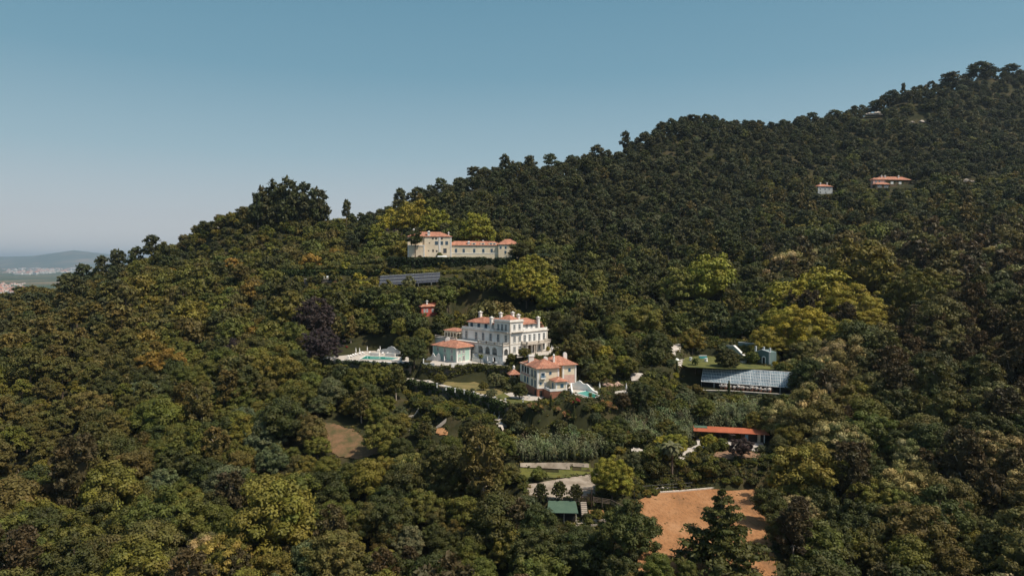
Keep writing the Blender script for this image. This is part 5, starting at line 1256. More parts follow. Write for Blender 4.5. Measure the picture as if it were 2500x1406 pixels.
LG_ = [(796, 876.3, 60, 'sun lounger, first from the left end of the pool terrace'), (802, 876.3, 60, 'sun lounger, second from the left end of the pool terrace'), (810, 876, 60, 'sun lounger, third from the left end of the pool terrace'), (818, 876, 60, 'sun lounger, fourth from the left end of the pool terrace'),
       (858, 872.5, 130, 'sun lounger right of the white pier at the pool corner'), (864, 870, 130, 'sun lounger behind the pool corner, under the leftmost parasol'), (870, 868, 130, 'sun lounger between the two leftmost parasols'), (880, 866.5, 130, 'sun lounger right of the second parasol'), (887, 864.5, 130, 'sun lounger left of the tallest parasol'), (903, 864, 100, 'sun lounger right of the tallest parasol'),
       (934, 865.5, 90, 'sun lounger in front of the grey curved wall, left one'), (946, 866, 90, 'sun lounger in front of the grey curved wall, middle one'), (958, 866.5, 90, 'sun lounger in front of the grey curved wall, right one')]
L0 = None
for (u, v, a, lab) in LG_:
    p = onz(u, v, -36.7) + Vector((0, 0, .09))
    if L0 is None: L0 = lounger(p, R(a), lab)
    else: copy_tree(L0, None, p, R(a), label=lab)
def table(loc, label, m=None, h=.75, r_=.6, name='garden_table', cloth=False):
    r = empty(name, loc, 0, label, 'table')
    if cloth:
        MB().lathe(0, 0, [(r_ * .95, .02), (r_ * .8, h * .7), (r_ * .85, h)], 10).build('tablecloth', m, r)
    else:
        MB().cyl(0, 0, h - .05, h, r_, None, 12).build('table_top', m or WHITEP, r); MB().cyl(0, 0, 0, h - .05, .05).build('leg', BLACKM, r); MB().cyl(0, 0, 0, .04, .28).build('foot', BLACKM, r)
    return r
table(onz(1686.5, 881, -35) + Vector((0, 0, .1)), 'round table under a white cloth on the lawn, left one', WHITEP, 1.15, .65, cloth=True)
table(onz(1724, 883, -35) + Vector((0, 0, .1)), 'round table under a white cloth on the lawn, right one', WHITEP, 1.15, .65, cloth=True)
tt = empty('long_table', onz(1716, 875.5, -35) + Vector((0, 0, .1)), 0, 'long bar table with a turquoise cloth at the back of the lawn', 'table'); MB().box(-1.4, 1.4, -.4, .4, 0, 1.0).build('tablecloth', TEALC, tt); MB().box(-1.45, 1.45, -.45, .45, 1.0, 1.05).build('table_top', CLOTH, tt)
table(onz(1533, 960, -39) + Vector((0, 0, .1)), 'round dark table under the parasol on the round terrace', DARKW)
def chair(loc, rz, label):
    r = empty('garden_chair', loc, rz, label, 'chair', 'chairs on the round terrace')
    MB().box(-.24, .24, -.24, .24, .42, .48).build('seat', DARKW, r); MB().box(-.24, .24, .2, .25, .5, .95).build('backrest', DARKW, r)
    for x in (-.2, .2):
        for y in (-.2, .2): MB().box(x - .025, x + .025, y - .025, y + .025, 0, .42).build('leg', DARKW, r)
    return r
c0_ = None
for i, lab in enumerate(('dark chair left of the table on the round terrace', 'dark chair behind the table on the round terrace', 'dark chair right of the table on the round terrace')):
    a = [math.pi, math.pi / 2, 0][i]; p = onz(1533, 960, -39) + Vector((math.cos(a) * .95, math.sin(a) * .95, .1))
    if c0_ is None: c0_ = chair(p, a - math.pi / 2, lab)
    else: copy_tree(c0_, None, p, a - math.pi / 2, label=lab)
for i, (u, v, lab) in enumerate(((1196, 889, 'small white table left below the villa arcade'), (1211, 890.5, 'small white table right below the villa arcade'))): table(onz(u, v, -36.7) + Vector((0, 0, .1)), lab, WHITEP)

# ================================================================== white bollards along the garden path
def bollard(loc, label):
    r = empty('bollard', loc, 0, label, 'bollard', 'white bollards along the garden path')
    MB().box(-.16, .16, -.16, .16, -.3, .95).build('post', WHITE, r); MB().box(-.27, .27, -.27, .27, .95, 1.12).build('cap', WHITE, r); return r
BO = [(1045, 934), (1067, 941.5), (1089, 948), (1111, 953.5), (1133.5, 957.5), (1156.5, 962), (1184.5, 970.5), (1209, 975), (1234, 980), (1292, 972), (1277, 980)]
b0_ = None
for i, (u, v) in enumerate(BO):
    lab = f'white bollard, {ORD[i]} from the left along the garden wall' if i < 9 else ('white bollard at the foot of the yellow house paving' if i == 9 else 'white bollard at the corner of the small lawn')
    p = onz(u, v + 2, -41.5)
    if b0_ is None: b0_ = bollard(p, lab)
    else: copy_tree(b0_, None, p, label=lab)

# ================================================================== retaining walls with ivy
IVY = leaf_mat("ivy_leaf")
def ivy(name, pts, h, label, colr='mid green', seed=5, dens=9, size=.42, drop=.75, out=.35):
    """ivy hanging over a wall: leaf clumps along its top and face"""
    f = Foliage(seed); r = f.r
    for a, c in zip(pts, pts[1:]):
        a = np.array(a); c = np.array(c); L_ = np.linalg.norm(c - a); n = int(L_ * dens / 4)
        nr = np.array([(c - a)[1], -(c - a)[0], 0.]); nr /= np.linalg.norm(nr) + 1e-9
        if nr[1] > 0: nr = -nr
        for i in range(n):
            t = r.random(); k = r.random() ** 1.6 * drop
            p = a + (c - a) * t + nr * (.25 + .3 * r.random()) + np.array([0, 0, .25 - h * k])
            f.clump(p, .55 + .5 * r.random(), 34, size, flat=.9, bias=.4, core=.6)
    me = f.build('ivy'); me.materials[0] = IVY; o = bpy.data.objects.new(name, me); COL.objects.link(o); o['tint'] = list(TINT_[colr])
    return tag(o, label, 'ivy')
TINT_ = {'mid green': (0.058, 0.080, 0.022), 'dark green': (0.036, 0.052, 0.02), 'olive': (0.095, 0.095, 0.024), 'yellow': (0.14, 0.13, 0.025)}
wp = [onz(990, 928, -41.6), onz(1035, 934.5, -41.6), onz(1080, 945, -41.6), onz(1130, 956, -41.6), onz(1180, 970, -41.6), onz(1240, 989, -41.6)]
wall_line('retaining_wall', wp, .0, .5, STONE, 'long stone retaining wall below the path with white bollards', 'wall', down=7)
ivy('wall_ivy', wp, 4.5, 'green ivy hanging over the retaining wall below the white bollards', 'mid green', 5, 16)
wp2 = [onz(895, 948, -44), onz(950, 943, -44), onz(990, 930, -44)]
wall_line('retaining_wall', wp2, .3, .5, STONE, 'curved stone wall left of the path with bollards', 'wall', down=4)
# bank below the mid terrace: hedge covered wall
wp3 = [onz(1034, 894.5, -36.8), onz(1104, 896, -36.8), onz(1165, 893, -36.8), onz(1205, 896, -36.8), onz(1244, 899, -36.8)]
wall_line('retaining_wall', wp3, -.1, .5, STONE, 'stone retaining wall under the terrace of the villa and the mint green house', 'wall', down=5.5)
ivy('wall_ivy', wp3, 4.8, 'olive ivy covering the retaining wall under the villa terrace', 'olive', 6, 22, drop=.95)
wp4 = [onz(786, 879.5, -36.8), onz(900, 885.5, -36.8), onz(1003, 890.5, -36.8)]
wall_line('retaining_wall', wp4, -.2, .5, STONE, 'overgrown stone retaining wall under the left pool terrace', 'wall', down=5)
ivy('wall_ivy', wp4, 4.5, 'dark ivy hanging under the white edge of the left pool terrace', 'dark green', 7, 16, drop=.9)
zz_ = CAMZ
mw = [(-62, 342.4, ZM + CAMZ - .3), (-13, 344.2, ZM + CAMZ - .3), (8, 348.3, ZM + CAMZ - .3)]
ivy('wall_ivy', mw, 4.0, 'dark ivy on the retaining wall of the cream mansion', 'dark green', 8, 34, size=.7, drop=.98)
ivy('bank_ivy', [(-118, 344.4, zz_ - 4.8), (-66, 343.4, zz_ - 4.6)], 5.0, 'mid green ivy covering the bank under the long clipped hedge', 'mid green', 12, 26, size=.7, drop=.98)
gw = [onz(1690, 957, -41.8), onz(1780, 959, -41.8), onz(1930, 969, -41.8)]
ivy('wall_ivy', gw, 3.4, 'ivy patches on the stone wall under the glasshouse', 'mid green', 9, 7, drop=.95)

# ================================================================== clipped hedges
def hedge(name, pts, w, h, colr, label, seed, size=.55):
    f = Foliage(seed); r = f.r
    for a, c in zip(pts, pts[1:]):
        a = np.array(a, float); c = np.array(c, float); L_ = np.linalg.norm((c - a)[:2]); n = max(2, int(L_ / (w * .42)))
        for i in range(n):
            p = a + (c - a) * (i + r.random() * .6) / n; g_ = H(p[0], p[1]) if abs(p[2]) < 1e-6 else p[2]
            p = np.array([p[0], p[1], g_ + h * .55]) + r.normal(size=3) * .1
            f.clump(p, (w * .55, w * .55, h * .5), 60, size, flat=1, bias=.6, core=.85)
    me = f.build('hedge'); o = bpy.data.objects.new(name, me); COL.objects.link(o); o['tint'] = list(TINT_[colr]); return tag(o, label, 'hedge')
zz = CAMZ
def gp_(u, v, d): p = at(u, v, d); return (p.x, p.y, H(p.x, p.y))
hedge('hedge', [(-60, 344.3, zz + 1.4), (-13, 345.8, zz + 1.4)], 1.6, 1.0, 'olive', 'clipped hedge along the terrace edge in front of the cream mansion', 21, .7)
hedge('hedge', [(1, 350.2, zz + 1.7), (12, 352.5, zz + 1.7), (20, 354.5, zz + 1.7)], 2.2, 2.6, 'dark green', 'dark hedge below the long cream wing', 22, .7)
hedge('hedge', [(-92, 349.5, zz - 3.6), (-78, 349, zz - 2.2), (-66, 348.5, zz - .8)], 2.8, 3.0, 'olive', 'upper long clipped hedge left of the cream mansion', 23, .7)
hedge('hedge', [(-118, 346.2, zz - 4.6), (-92, 345.8, zz - 4.6), (-66, 345.4, zz - 4.4)], 2.8, 3.0, 'olive', 'lower long clipped hedge behind the viewing terrace', 24, .7)
hedge('hedge', [gp_(1000, 668, 336), gp_(1080, 664, 338), gp_(1190, 660, 340)], 2.4, 2.0, 'yellow', 'row of clipped bushes below the retaining wall of the cream mansion', 25, .7)
hedge('hedge', [gp_(1000, 680, 331), gp_(1080, 676, 332), gp_(1190, 670, 333)], 1.4, 1.2, 'mid green', 'low hedge above the solar panels', 26, .6)
hedge('hedge', [onz(1575, 890, -36.5), onz(1610, 893, -36.5), onz(1648, 897, -36.5)], 2.4, 3.2, 'mid green', 'dark clipped hedge behind the flat roofed garden building', 27)
hedge('hedge', [onz(1055, 914, -40), onz(1110, 905, -38.5), onz(1160, 899, -37.6)], 1.6, 1.4, 'olive', 'sloping hedge beside the path under the mint green house', 28)

# ================================================================== viewing terrace, tower and solar panels above
vt0, vt1 = at(742, 681, 338), at(822, 677, 338)
v0_ = empty('viewing_terrace', vt0, math.atan2(vt1.y - vt0.y, vt1.x - vt0.x), 'narrow viewing terrace on a stone wall above the dark purple tree', 'terrace')
LV = (vt1 - vt0).length
MB().box(0, LV, 0, 4, -.2, 0).build('terrace_floor', PAVE, v0_); MB().box(0, LV, .2, 3.8, -5, -.21).build('wall', STONE, v0_)
MB().box(LV - 1.9, LV + .1, -1.0, .19, -9, -1.2).build('buttress', BRICK, v0_)
for i in range(5):
    p = vt0 + (vt1 - vt0) * (.45 + .12 * i) + Vector((0, 1.3, 0)); r = empty('outdoor_chair', p, 0, f'white outdoor chair, {ORD[i]} from the left on the viewing terrace', 'chair', 'white chairs on the viewing terrace')
    MB().box(-.4, .4, -.4, .4, .0, .45).build('seat', WHITEP, r); MB().box(-.4, .4, .3, .45, .45, .95).build('backrest', WHITEP, r)
r = empty('outdoor_sofa', vt0 + (vt1 - vt0) * .36 + Vector((0, 1.4, 0)), 0, 'wide white sofa on the viewing terrace', 'sofa'); MB().box(-1.0, 1.0, -.4, .4, 0, .45).build('seat', WHITEP, r); MB().box(-1.0, 1.0, .4, .6, 0, 1.2).build('backrest', WHITEP, r)
def solar(u0, v0, u1, v1, d0, d1, rows, label, ww=1.0):
    a, b = at(u0, v0, d0), at(u1, v1, d1); L_ = (Vector((b.x, b.y, 0)) - Vector((a.x, a.y, 0))).length
    r = empty('solar_array', a, math.atan2(b.y - a.y, b.x - a.x), label, 'solar panels'); sl_ = (b.z - a.z) / L_
    n = max(3, int(L_ / 2.0)); fr = MB()
    for k in range(rows):
        q = MB(); y0, y1 = k * 1.75, k * 1.75 + 1.65; t = math.tan(R(58))
        for i in range(n):
            x0, x1 = L_ * i / n + .05, L_ * (i + 1) / n - .05
            q.slab([(x0, y0 * .53, x0 * sl_ + y0 * .85), (x1, y0 * .53, x1 * sl_ + y0 * .85), (x1, y1 * .53, x1 * sl_ + y1 * .85), (x0, y1 * .53, x0 * sl_ + y1 * .85)], .05)
        q.build('panel_row', PANEL, r); fr.tube((0, y1 * .53, y1 * .85 + .08), (L_, y1 * .53, L_ * sl_ + y1 * .85 + .08), .07, 4)
    for i in range(0, n + 1, 3): fr.tube((L_ * i / n, 0, L_ * i / n * sl_ - 1.5), (L_ * i / n, 0, L_ * i / n * sl_), .07, 4).tube((L_ * i / n, rows * .9, -1.5), (L_ * i / n, rows * .9, L_ * i / n * sl_ + rows * 1.45), .07, 4)
    fr.build('mounting_frame', GREYP, r); return r
solar(926, 697, 1074, 688, 326, 327, 3, 'long bank of dark blue solar panels below the hedge terrace')
o = solar(1474, 862, 1485, 860, 243, 243, 1, 'single small tilted solar panel among the shrubs right of the villa'); 

# ================================================================== white frame and ramp in the flower garden
wf = empty('garden_portal', onz(1406, 1024, -46), R(10), 'white square portal frame standing in the flower garden', 'frame')
MB().box(-.1, .1, -.1, .1, -.5, 4.0).build('post', WHITEP, wf); MB().box(1.6, 1.8, -.1, .1, -.5, 4.0).build('post', WHITEP, wf); MB().box(-.1, 1.8, -.1, .1, 4.001, 4.2).build('lintel', WHITEP, wf)
sl_ = empty('curved_stair_wall', onz(1416, 1034, -46), R(-18), 'curved white stair wall with dark arch in the flower garden', 'wall')
MB().facade_poly([(-1.2, 0), (-1.1, 3.2), (-.6, 3.0), (0, 2.2), (.5, 1.5), (1.2, 1.2), (1.6, .9), (1.8, 0), (.7, 0), (.5, .8), (0, 1.1), (-.5, .8), (-.7, 0)], FR(), -1.6, 0).build('wall_face', WHITEP, sl_)
MB().facade_poly([(-.68, 0), (.68, 0), (.48, .78), (0, 1.08), (-.48, .78)], FR(), -1.5, -.3).build('arch_shade_block', DARKIN, sl_)  # solid near-black infill, the shade under the arch put into its colour
for i, (u, v) in enumerate(((1330, 1000), (1352, 1001))):
    wall_line('low_white_wall', [onz(u - 8, v, -45), onz(u, v - 1, -45), onz(u + 9, v, -45)], .7, .4, WHITEP, ['low white wall in the flower garden, left one', 'low white wall in the flower garden, right one'][i], 'wall')
stair_run('white_steps', onz(1213, 1036, -47), 1.6, 7, .5, .28, R(-25), PALESTONE, 'short flight of pale steps at the right end of the retaining wall')
for (u, lab) in ((1207, 'pale gate pier left of the pale steps'), (1221, 'pale gate pier right of the pale steps')):
    p = onz(u, 1030, -47); o = MB().box(-.25, .25, -.25, .25, -1.5, 2.0).build('gate_pier', PALESTONE, None, p); tag(o, lab, 'pier')
for (pts, lab) in (([(995, 990), (1012, 984), (1020, 990)], 'pale garden kerb left of the terraced beds'), ([(1000, 1018), (1030, 1024), (1055, 1034)], 'pale kerb wall along the lower terraced bed'), ([(1066, 1044), (1088, 1048)], 'pale wall on top of the orange earth bank')):
    P = [at(u, v, 212 if v < 1000 else 200) for u, v in pts]
    for p in P: p.z = H(p.x, p.y)
    wall_line('garden_kerb', P, .5, .6, PALESTONE, lab, 'wall')

# ================================================================== town and buildings on the plain
BW = mat("town_white", (0.75, 0.72, 0.68), (0.6, 0.55, 0.5), .02, .9); BR = mat("town_roof", (0.50, 0.22, 0.15), (0.4, 0.2, 0.14), .02, .9)
def town(name, items, label):
    wall = MB(); roof = MB()
    r = empty(name, (items[0][0], items[0][1], PLAIN), 0, label, 'town')
    return r
def farhouse(x, y, w, l, h, hip, label, group, cache={}):
    key = (hip,)
    r = bpy.data.objects.new('town_house' if hip else 'warehouse', None); COL.objects.link(r)
    z = H(x, y); r.location = (x, y, z - 1); r.rotation_euler = (0, 0, random.uniform(-.5, .5)); r.scale = (w, l, h)
    tag(r, label, 'house' if hip else 'warehouse', group)
    if key not in cache:
        a = MB().box(-.5, .5, -.5, .5, 0, 1.0); b = MB()
        b.hip(-.5, .5, -.5, .5, 1.0, .35 if hip else .08, .03, .02)
        m1 = a.build('wall', BW); m2 = b.build('roof', BR if hip else BW); cache[key] = (m1.data, m2.data); bpy.data.objects.remove(m1); bpy.data.objects.remove(m2)
    for nm, me in zip(('wall', 'roof'), cache[key]):
        o = bpy.data.objects.new(nm, me); COL.objects.link(o); o.parent = r
rr = random.Random(5); k = 0
TOWN = []
for i in range(120):
    u = rr.uniform(-25, 60) ; v = rr.uniform(692, 716)
    TOWN.append((u, v, True, 'pale terracotta roofed house in the near town on the plain', 'houses of the near town'))
for i in range(110):
    u = rr.uniform(60, 235) - 40 * (rr.random() ** 2); v = rr.uniform(655.5, 666)
    TOWN.append((u, v, rr.random() < .5, 'tiny pale house in the hazy far town at the foot of the far hills' , 'buildings of the far town'))
for i in range(40):
    u = rr.uniform(-5, 130); v = rr.uniform(657, 672)
    TOWN.append((u, v, rr.random() < .5, 'tiny pale building scattered on the plain left of the far town', 'scattered buildings on the plain'))
for (u, v, hip, lab, grp) in TOWN:
    d = (PLAIN - CAMZ) / (ray(u, v)[2] / ray(u, v)[1])
    s = d / 5000; p = at(u, v, d)
    w, l, h = (rr.uniform(14, 24), rr.uniform(12, 22), rr.uniform(7, 12)) if v > 690 else (rr.uniform(35, 130), rr.uniform(20, 50), rr.uniform(12, 30))
    if not hip: w *= 1.4; lab = lab.replace('house', 'warehouse').replace('building', 'warehouse')
    farhouse(p.x, d, w, l, h, hip, lab, grp)
# ================================================================== where the forest keeps clear, and trees set by hand
GARDEN = gpoly([(1245, 905), (1400, 870), (1480, 845), (1700, 835), (1890, 870), (1935, 958), (1880, 990), (1868, 1030), (1872, 1130), (1862, 1190), (1560, 1200), (1520, 1235), (1350, 1240), (1275, 1208), (1262, 1140), (1225, 1060), (1200, 1000)])
HILLG = [(-118, 334), (-64, 321), (-34, 322), (-24, 337), (-6, 342), (-6, 350), (-60, 348), (-118, 352)]
WALLB = gpoly([(985, 930), (1040, 925), (1240, 975), (1245, 1010), (1180, 985), (1080, 960), (1030, 955)])
DRYC = gpoly([(740, 1040), (860, 1045), (930, 1085), (930, 1112), (860, 1125), (760, 1080)])
EARB = gpoly([(345, 1388), (430, 1380), (430, 1410), (345, 1412)])
TERR = gpoly([(985, 990), (1060, 990), (1095, 1040), (1090, 1070), (1040, 1040), (990, 1025)])
VBACK = [(-22, 245), (-3, 235), (24, 235), (36, 252), (30, 266), (12, 282), (-22, 286), (-32, 268)]
HUTZ = [(3, 141), (33, 141), (33, 160), (26, 166), (3, 166)]
BANK = gpoly([(1690, 1124), (1740, 1128), (1860, 1126), (1868, 1188), (1700, 1192), (1560, 1200), (1555, 1172), (1690, 1150)])
BANKB = gpoly([(1310, 1003), (1400, 984), (1480, 973), (1560, 967), (1610, 985), (1560, 1012), (1450, 1022), (1330, 1018)])
BANKC = gpoly([(1470, 1100), (1560, 1085), (1690, 1108), (1700, 1130), (1600, 1150), (1500, 1150), (1455, 1140)])
LOWER = [tuple(onz(a, b, -46)[:2]) for a, b in [(985, 958), (1040, 963), (1080, 976), (1130, 991), (1180, 1007), (1238, 1029), (1215, 1045), (1100, 1022), (1000, 992)]]
SLOPE = [(-34, 318), (-4, 318), (10, 328), (10, 345), (-6, 345), (-24, 338)]
LHILL = [(-215, 425), (-180, 372), (-110, 400), (-100, 470), (-160, 475)]
CLEAR = []; CLEARW = [GARDEN, HILLG, WALLB, DRYC, EARB, TERR, VBACK, HUTZ, LOWER]
KEEP = [(1090, 762, 1345, 868, 243), (1160, 860, 1240, 893, 238), (1034, 830, 1160, 893, 240), (783, 846, 1002, 889, 256), (1235, 868, 1408, 985, 203), (1395, 928, 1560, 972, 198), (1030, 925, 1240, 1000, 199),
        (940, 928, 1035, 965, 222), (985, 560, 1275, 657, 340), (700, 638, 1190, 668, 335), (926, 668, 1080, 699, 325), (736, 662, 828, 692, 337), (1022, 738, 1072, 764, 292), (1700, 898, 1930, 960, 222), (1640, 862, 1885, 900, 234),
        (1755, 838, 1885, 895, 234), (1690, 1035, 1852, 1110, 178), (1740, 1095, 1860, 1124, 176), (1545, 1190, 1675, 1335, 137), (1285, 1140, 1450, 1210, 158), (1352, 1228, 1500, 1285, 148), (745, 1042, 925, 1112, 187),
        (1060, 1043, 1092, 1066, 198), (1996, 447, 2042, 474, 560), (1440, 1105, 1560, 1212, 152), (1640, 1078, 1860, 1110, 176), (1745, 1098, 1862, 1122, 174), (1395, 1240, 1500, 1284, 149), (1355, 1225, 1420, 1275, 150), (1560, 890, 1625, 912, 230), (2120, 418, 2240, 459, 556), (2110, 270, 2150, 292, 760), (2225, 285, 2262, 302, 745), (2355, 430, 2380, 446, 575), (1420, 792, 1472, 810, 268), (1000, 984, 1060, 1030, 195), (348, 1388, 425, 1406, 100), (1240, 1000, 1500, 1050, 178)]
HAND = []
def crown_at(u, v, w, kind, colr, label=None, **k):
    hh, rr = HSIZE[kind]; c = w / F / (2.15 * rr)
    p = gp(u, v, 0.0, .6 * hh * c * k.get('zs', 1.0)); s = c * p.y
    add_tree(p.x, p.y, kind, colr, s, z=p.z - .2, label=label, **k)
def foot_at(u, v, hpx, kind, colr, label=None, z=None, wf=1.0, **k):
    p = gp(u, v) if z is None else onz(u, v, z); s = hpx / F * p.y / HSIZE[kind][0]
    add_tree(p.x, p.y, kind, colr, s * wf, z=p.z - .05, label=label, zs=1 / wf, **k)
_RD = sorted((u, d) for u, v, d in RIDGE)
def sky_tree(u, vtop, w, kind, colr, label, **k):
    """tree on the ridge line, its top at row vtop and its crown w pixels wide"""
    d = float(np.interp(u, [a for a, _ in _RD], [b for _, b in _RD])) - 6 - random.random() * 6
    p = at(u, vtop, d); hh, rr = HSIZE[kind]; s = w / F * d / (2.15 * rr); g_ = H(p.x, p.y)
    zs = (p.z - g_) / (hh * s)
    add_tree(p.x, p.y, kind, colr, s, z=g_ - .2, label=label, zs=min(max(zs, .55), 3.0), **k)
def place_hand():
    YG, G_ = 'yellow green', 'great yellow green trees right of the glasshouse'
    for i, (u, v, w) in enumerate([(1925, 735, 135), (2005, 705, 150), (2078, 750, 150), (1960, 800, 150), (2050, 820, 130), (1895, 790, 110), (1880, 835, 95), (2120, 800, 100)]):
        crown_at(u, v, w, PL, YG, f'great yellow green spreading tree, {ORD[i]} of the cluster above the glasshouse', group=G_, zs=.8)
    crown_at(2110, 660, 165, PL, 'olive green', 'large olive green spreading tree behind the bright yellow green cluster'); crown_at(2250, 712, 140, PL, 'olive green', 'large olive spreading tree right of the bright yellow green cluster')
    crown_at(2195, 728, 90, PL, 'olive green', 'smaller olive spreading tree between two large ones right of the yellow cluster')
    crown_at(1725, 680, 130, PL, YG, 'yellow green spreading tree in the dark wood above the middle of the gardens'); crown_at(1660, 700, 100, PL, 'olive green', 'olive spreading tree left of the yellow green one above the gardens')
    for i, (u, v, w) in enumerate([(1258, 690, 80), (1308, 655, 78), (1322, 695, 85), (1282, 655, 58), (1340, 730, 60), (1285, 715, 70)]):
        crown_at(u, v, w, PL, YG, f'yellow green tree, {ORD[i]} of the cluster right of the long cream wing', group='yellow green trees right of the cream mansion')
    for i, (u, v, w) in enumerate([(1010, 535, 95), (1062, 545, 75), (960, 548, 75), (1165, 565, 85), (925, 575, 60), (1120, 560, 60)]):
        crown_at(u, v, w, PL, YG if i != 5 else 'mid green', f'yellow green tree, {ORD[i]} of those standing behind the cream mansion roofs', group='yellow green trees behind the cream mansion')
    crown_at(1266, 612, 56, B, 'dark green', 'dark domed umbrella tree covering the right end of the cream wing', zs=.7)
    crown_at(770, 775, 100, PL, 'purple', 'great dark purple beech below the viewing terrace', var=0); crown_at(785, 838, 90, PL, 'purple', 'lower dark purple beech above the long pool terrace', var=1)
    crown_at(963, 588, 62, PL, 'purple', 'dark purple tree left of the cream mansion', var=2); crown_at(575, 855, 60, B, 'purple', 'dull purple tree in the wood far left of the long pool')
    add_tree(-48.6, 342.8, PN, 'dark green', 1.15, z=ZM + CAMZ, label='dark flat topped cedar in front of the left block of the cream mansion', var=2)
    p = at(1073, 626, 348); add_tree(p.x, 348.4, B, 'mid green', .34, z=ZM + CAMZ, label='round clipped bush against the front of the cream mansion')
    crown_at(1775, 885, 62, B, 'dark green', 'dark dense round tree on the lawn in front of the grey green wall', zs=.95)
    for (u, v, w, c, lab) in ((1405, 848, 70, 'brown olive', 'brown olive tree right of the white villa'), (1450, 850, 50, 'brown olive', 'smaller brown olive tree right of the villa beside the cypress'), (1010, 855, 66, 'dark green', 'dark green tree between the long pool and the mint green house'),
                              (1035, 830, 55, 'olive green', 'olive pine like tree left of the mint green house roof'), (985, 838, 50, 'mid green', 'green tree at the right end of the long pool wall'), (1280, 862, 28, 'mid green', 'small green tree in front of the right face of the villa'),
                              (1247, 875, 24, 'mid green', 'small round tree at the front corner of the villa'), (1338, 850, 13, 'yellow green', 'clipped round yellow bush on the villa forecourt'), (1210, 925, 38, 'grey green', 'grey green tree on the slope left of the garden pavilion'),
                              (1268, 950, 40, 'dark green', 'dark leafy tree in front of the brick basement of the yellow house'), (1180, 940, 22, 'olive green', 'small yellowish tree on the upper lawn'), (1200, 960, 26, 'grey green', 'grey bush at the right end of the dry lawn'),
                              (1154, 955, 14, 'grey green', 'small grey bush on the dry lawn by the path'), (1075, 925, 30, 'olive green', 'bare looking small tree at the left end of the dry lawn'), (1520, 890, 44, 'yellow green', 'bright yellow bushy tree left of the flat roofed building'),
                              (1600, 920, 45, 'dark green', 'dark tree right of the flat roofed building'), (1470, 905, 60, 'mid green', 'leafy tree between the yellow house and the yellow bush'), (1600, 835, 60, 'dark green', 'dark green tree behind the garden left of the lawn'),
                              (1690, 828, 60, 'golden brown', 'golden feathery bamboo clump above the lawn'), (1565, 965, 62, 'dark green', 'dark tree below the round terrace'), (1500, 810, 50, 'olive green', 'olive bush mass right of the paved clearing')):
        crown_at(u, v, w, B, c, lab)
    crown_at(998, 690, 34, B, 'grey green', 'grey green bush in front of the solar panels'); crown_at(945, 702, 36, B, 'mid green', 'leafy tree at the left end of the solar panels'); crown_at(1085, 690, 30, B, 'dark green', 'dark tree at the right end of the solar panels')
    crown_at(1495, 1160, 100, PL, YG, 'bright yellow green round tree beside the gravel path', zs=.95)
    p = onz(1365, 1216, -55.5)
    foot_at(1366, 1222, 56, 'young_pine', 'dark green', 'young dark pine with upswept branches, left of the pair behind the hut', z=-55); foot_at(1406, 1224, 50, 'young_pine', 'dark green', 'young dark pine with upswept branches, right of the pair behind the hut', z=-55)
    foot_at(1320, 1222, 50, 'young_pine', 'dark green', 'young dark pine half hidden left of the hut', z=-55)
    foot_at(1760, 1398, 205, 'cedar_tree', 'dark green', 'tall dark cedar with level branches standing before the orange earth field', z=-56.5, wf=1.12)
    crown_at(1540, 1292, 140, B, 'dark green', 'large dark round tree at the left edge of the orange earth field'); crown_at(1312, 1282, 112, B, 'dark green', 'large dark round tree left of the green roofed hut'); crown_at(1425, 1350, 130, B, 'dark green', 'broad dark tree below the concrete terrace')
    for i_, (u, v, w) in enumerate(((1560, 1190, 26), (1582, 1186, 22), (1800, 1176, 32), (1838, 1178, 34), (1772, 1180, 24))):
        crown_at(u, v, w, 'shrub', ['mid green', 'dark green'][i_ % 2], f'low bush on the back edge of the orange field, {ORD[i_]} from the left' if i_ < 4 else 'low bush at the back of the orange field behind the cedar top', cat='shrub')
    # skyline
    for i, (u, v, w) in enumerate([(642, 462, 52), (672, 448, 62), (705, 440, 68), (742, 450, 64), (778, 464, 58), (690, 470, 60), (730, 474, 60), (655, 482, 44)]):
        sky_tree(u, v, w, EU, 'dull pine green', f'tall airy eucalyptus, {ORD[i]} of the clump crowning the rounded left hill', group='eucalyptus clump on the rounded left hill')
    for i, (u, v, w) in enumerate([(628, 478, 40), (655, 492, 50), (690, 490, 56), (720, 495, 56), (755, 490, 50), (785, 492, 36)]):
        sky_tree(u, v, w, B, 'dark green', f'dark tree at the foot of the eucalyptus clump, {ORD[i]} from the left', group='dark trees under the eucalyptus clump')
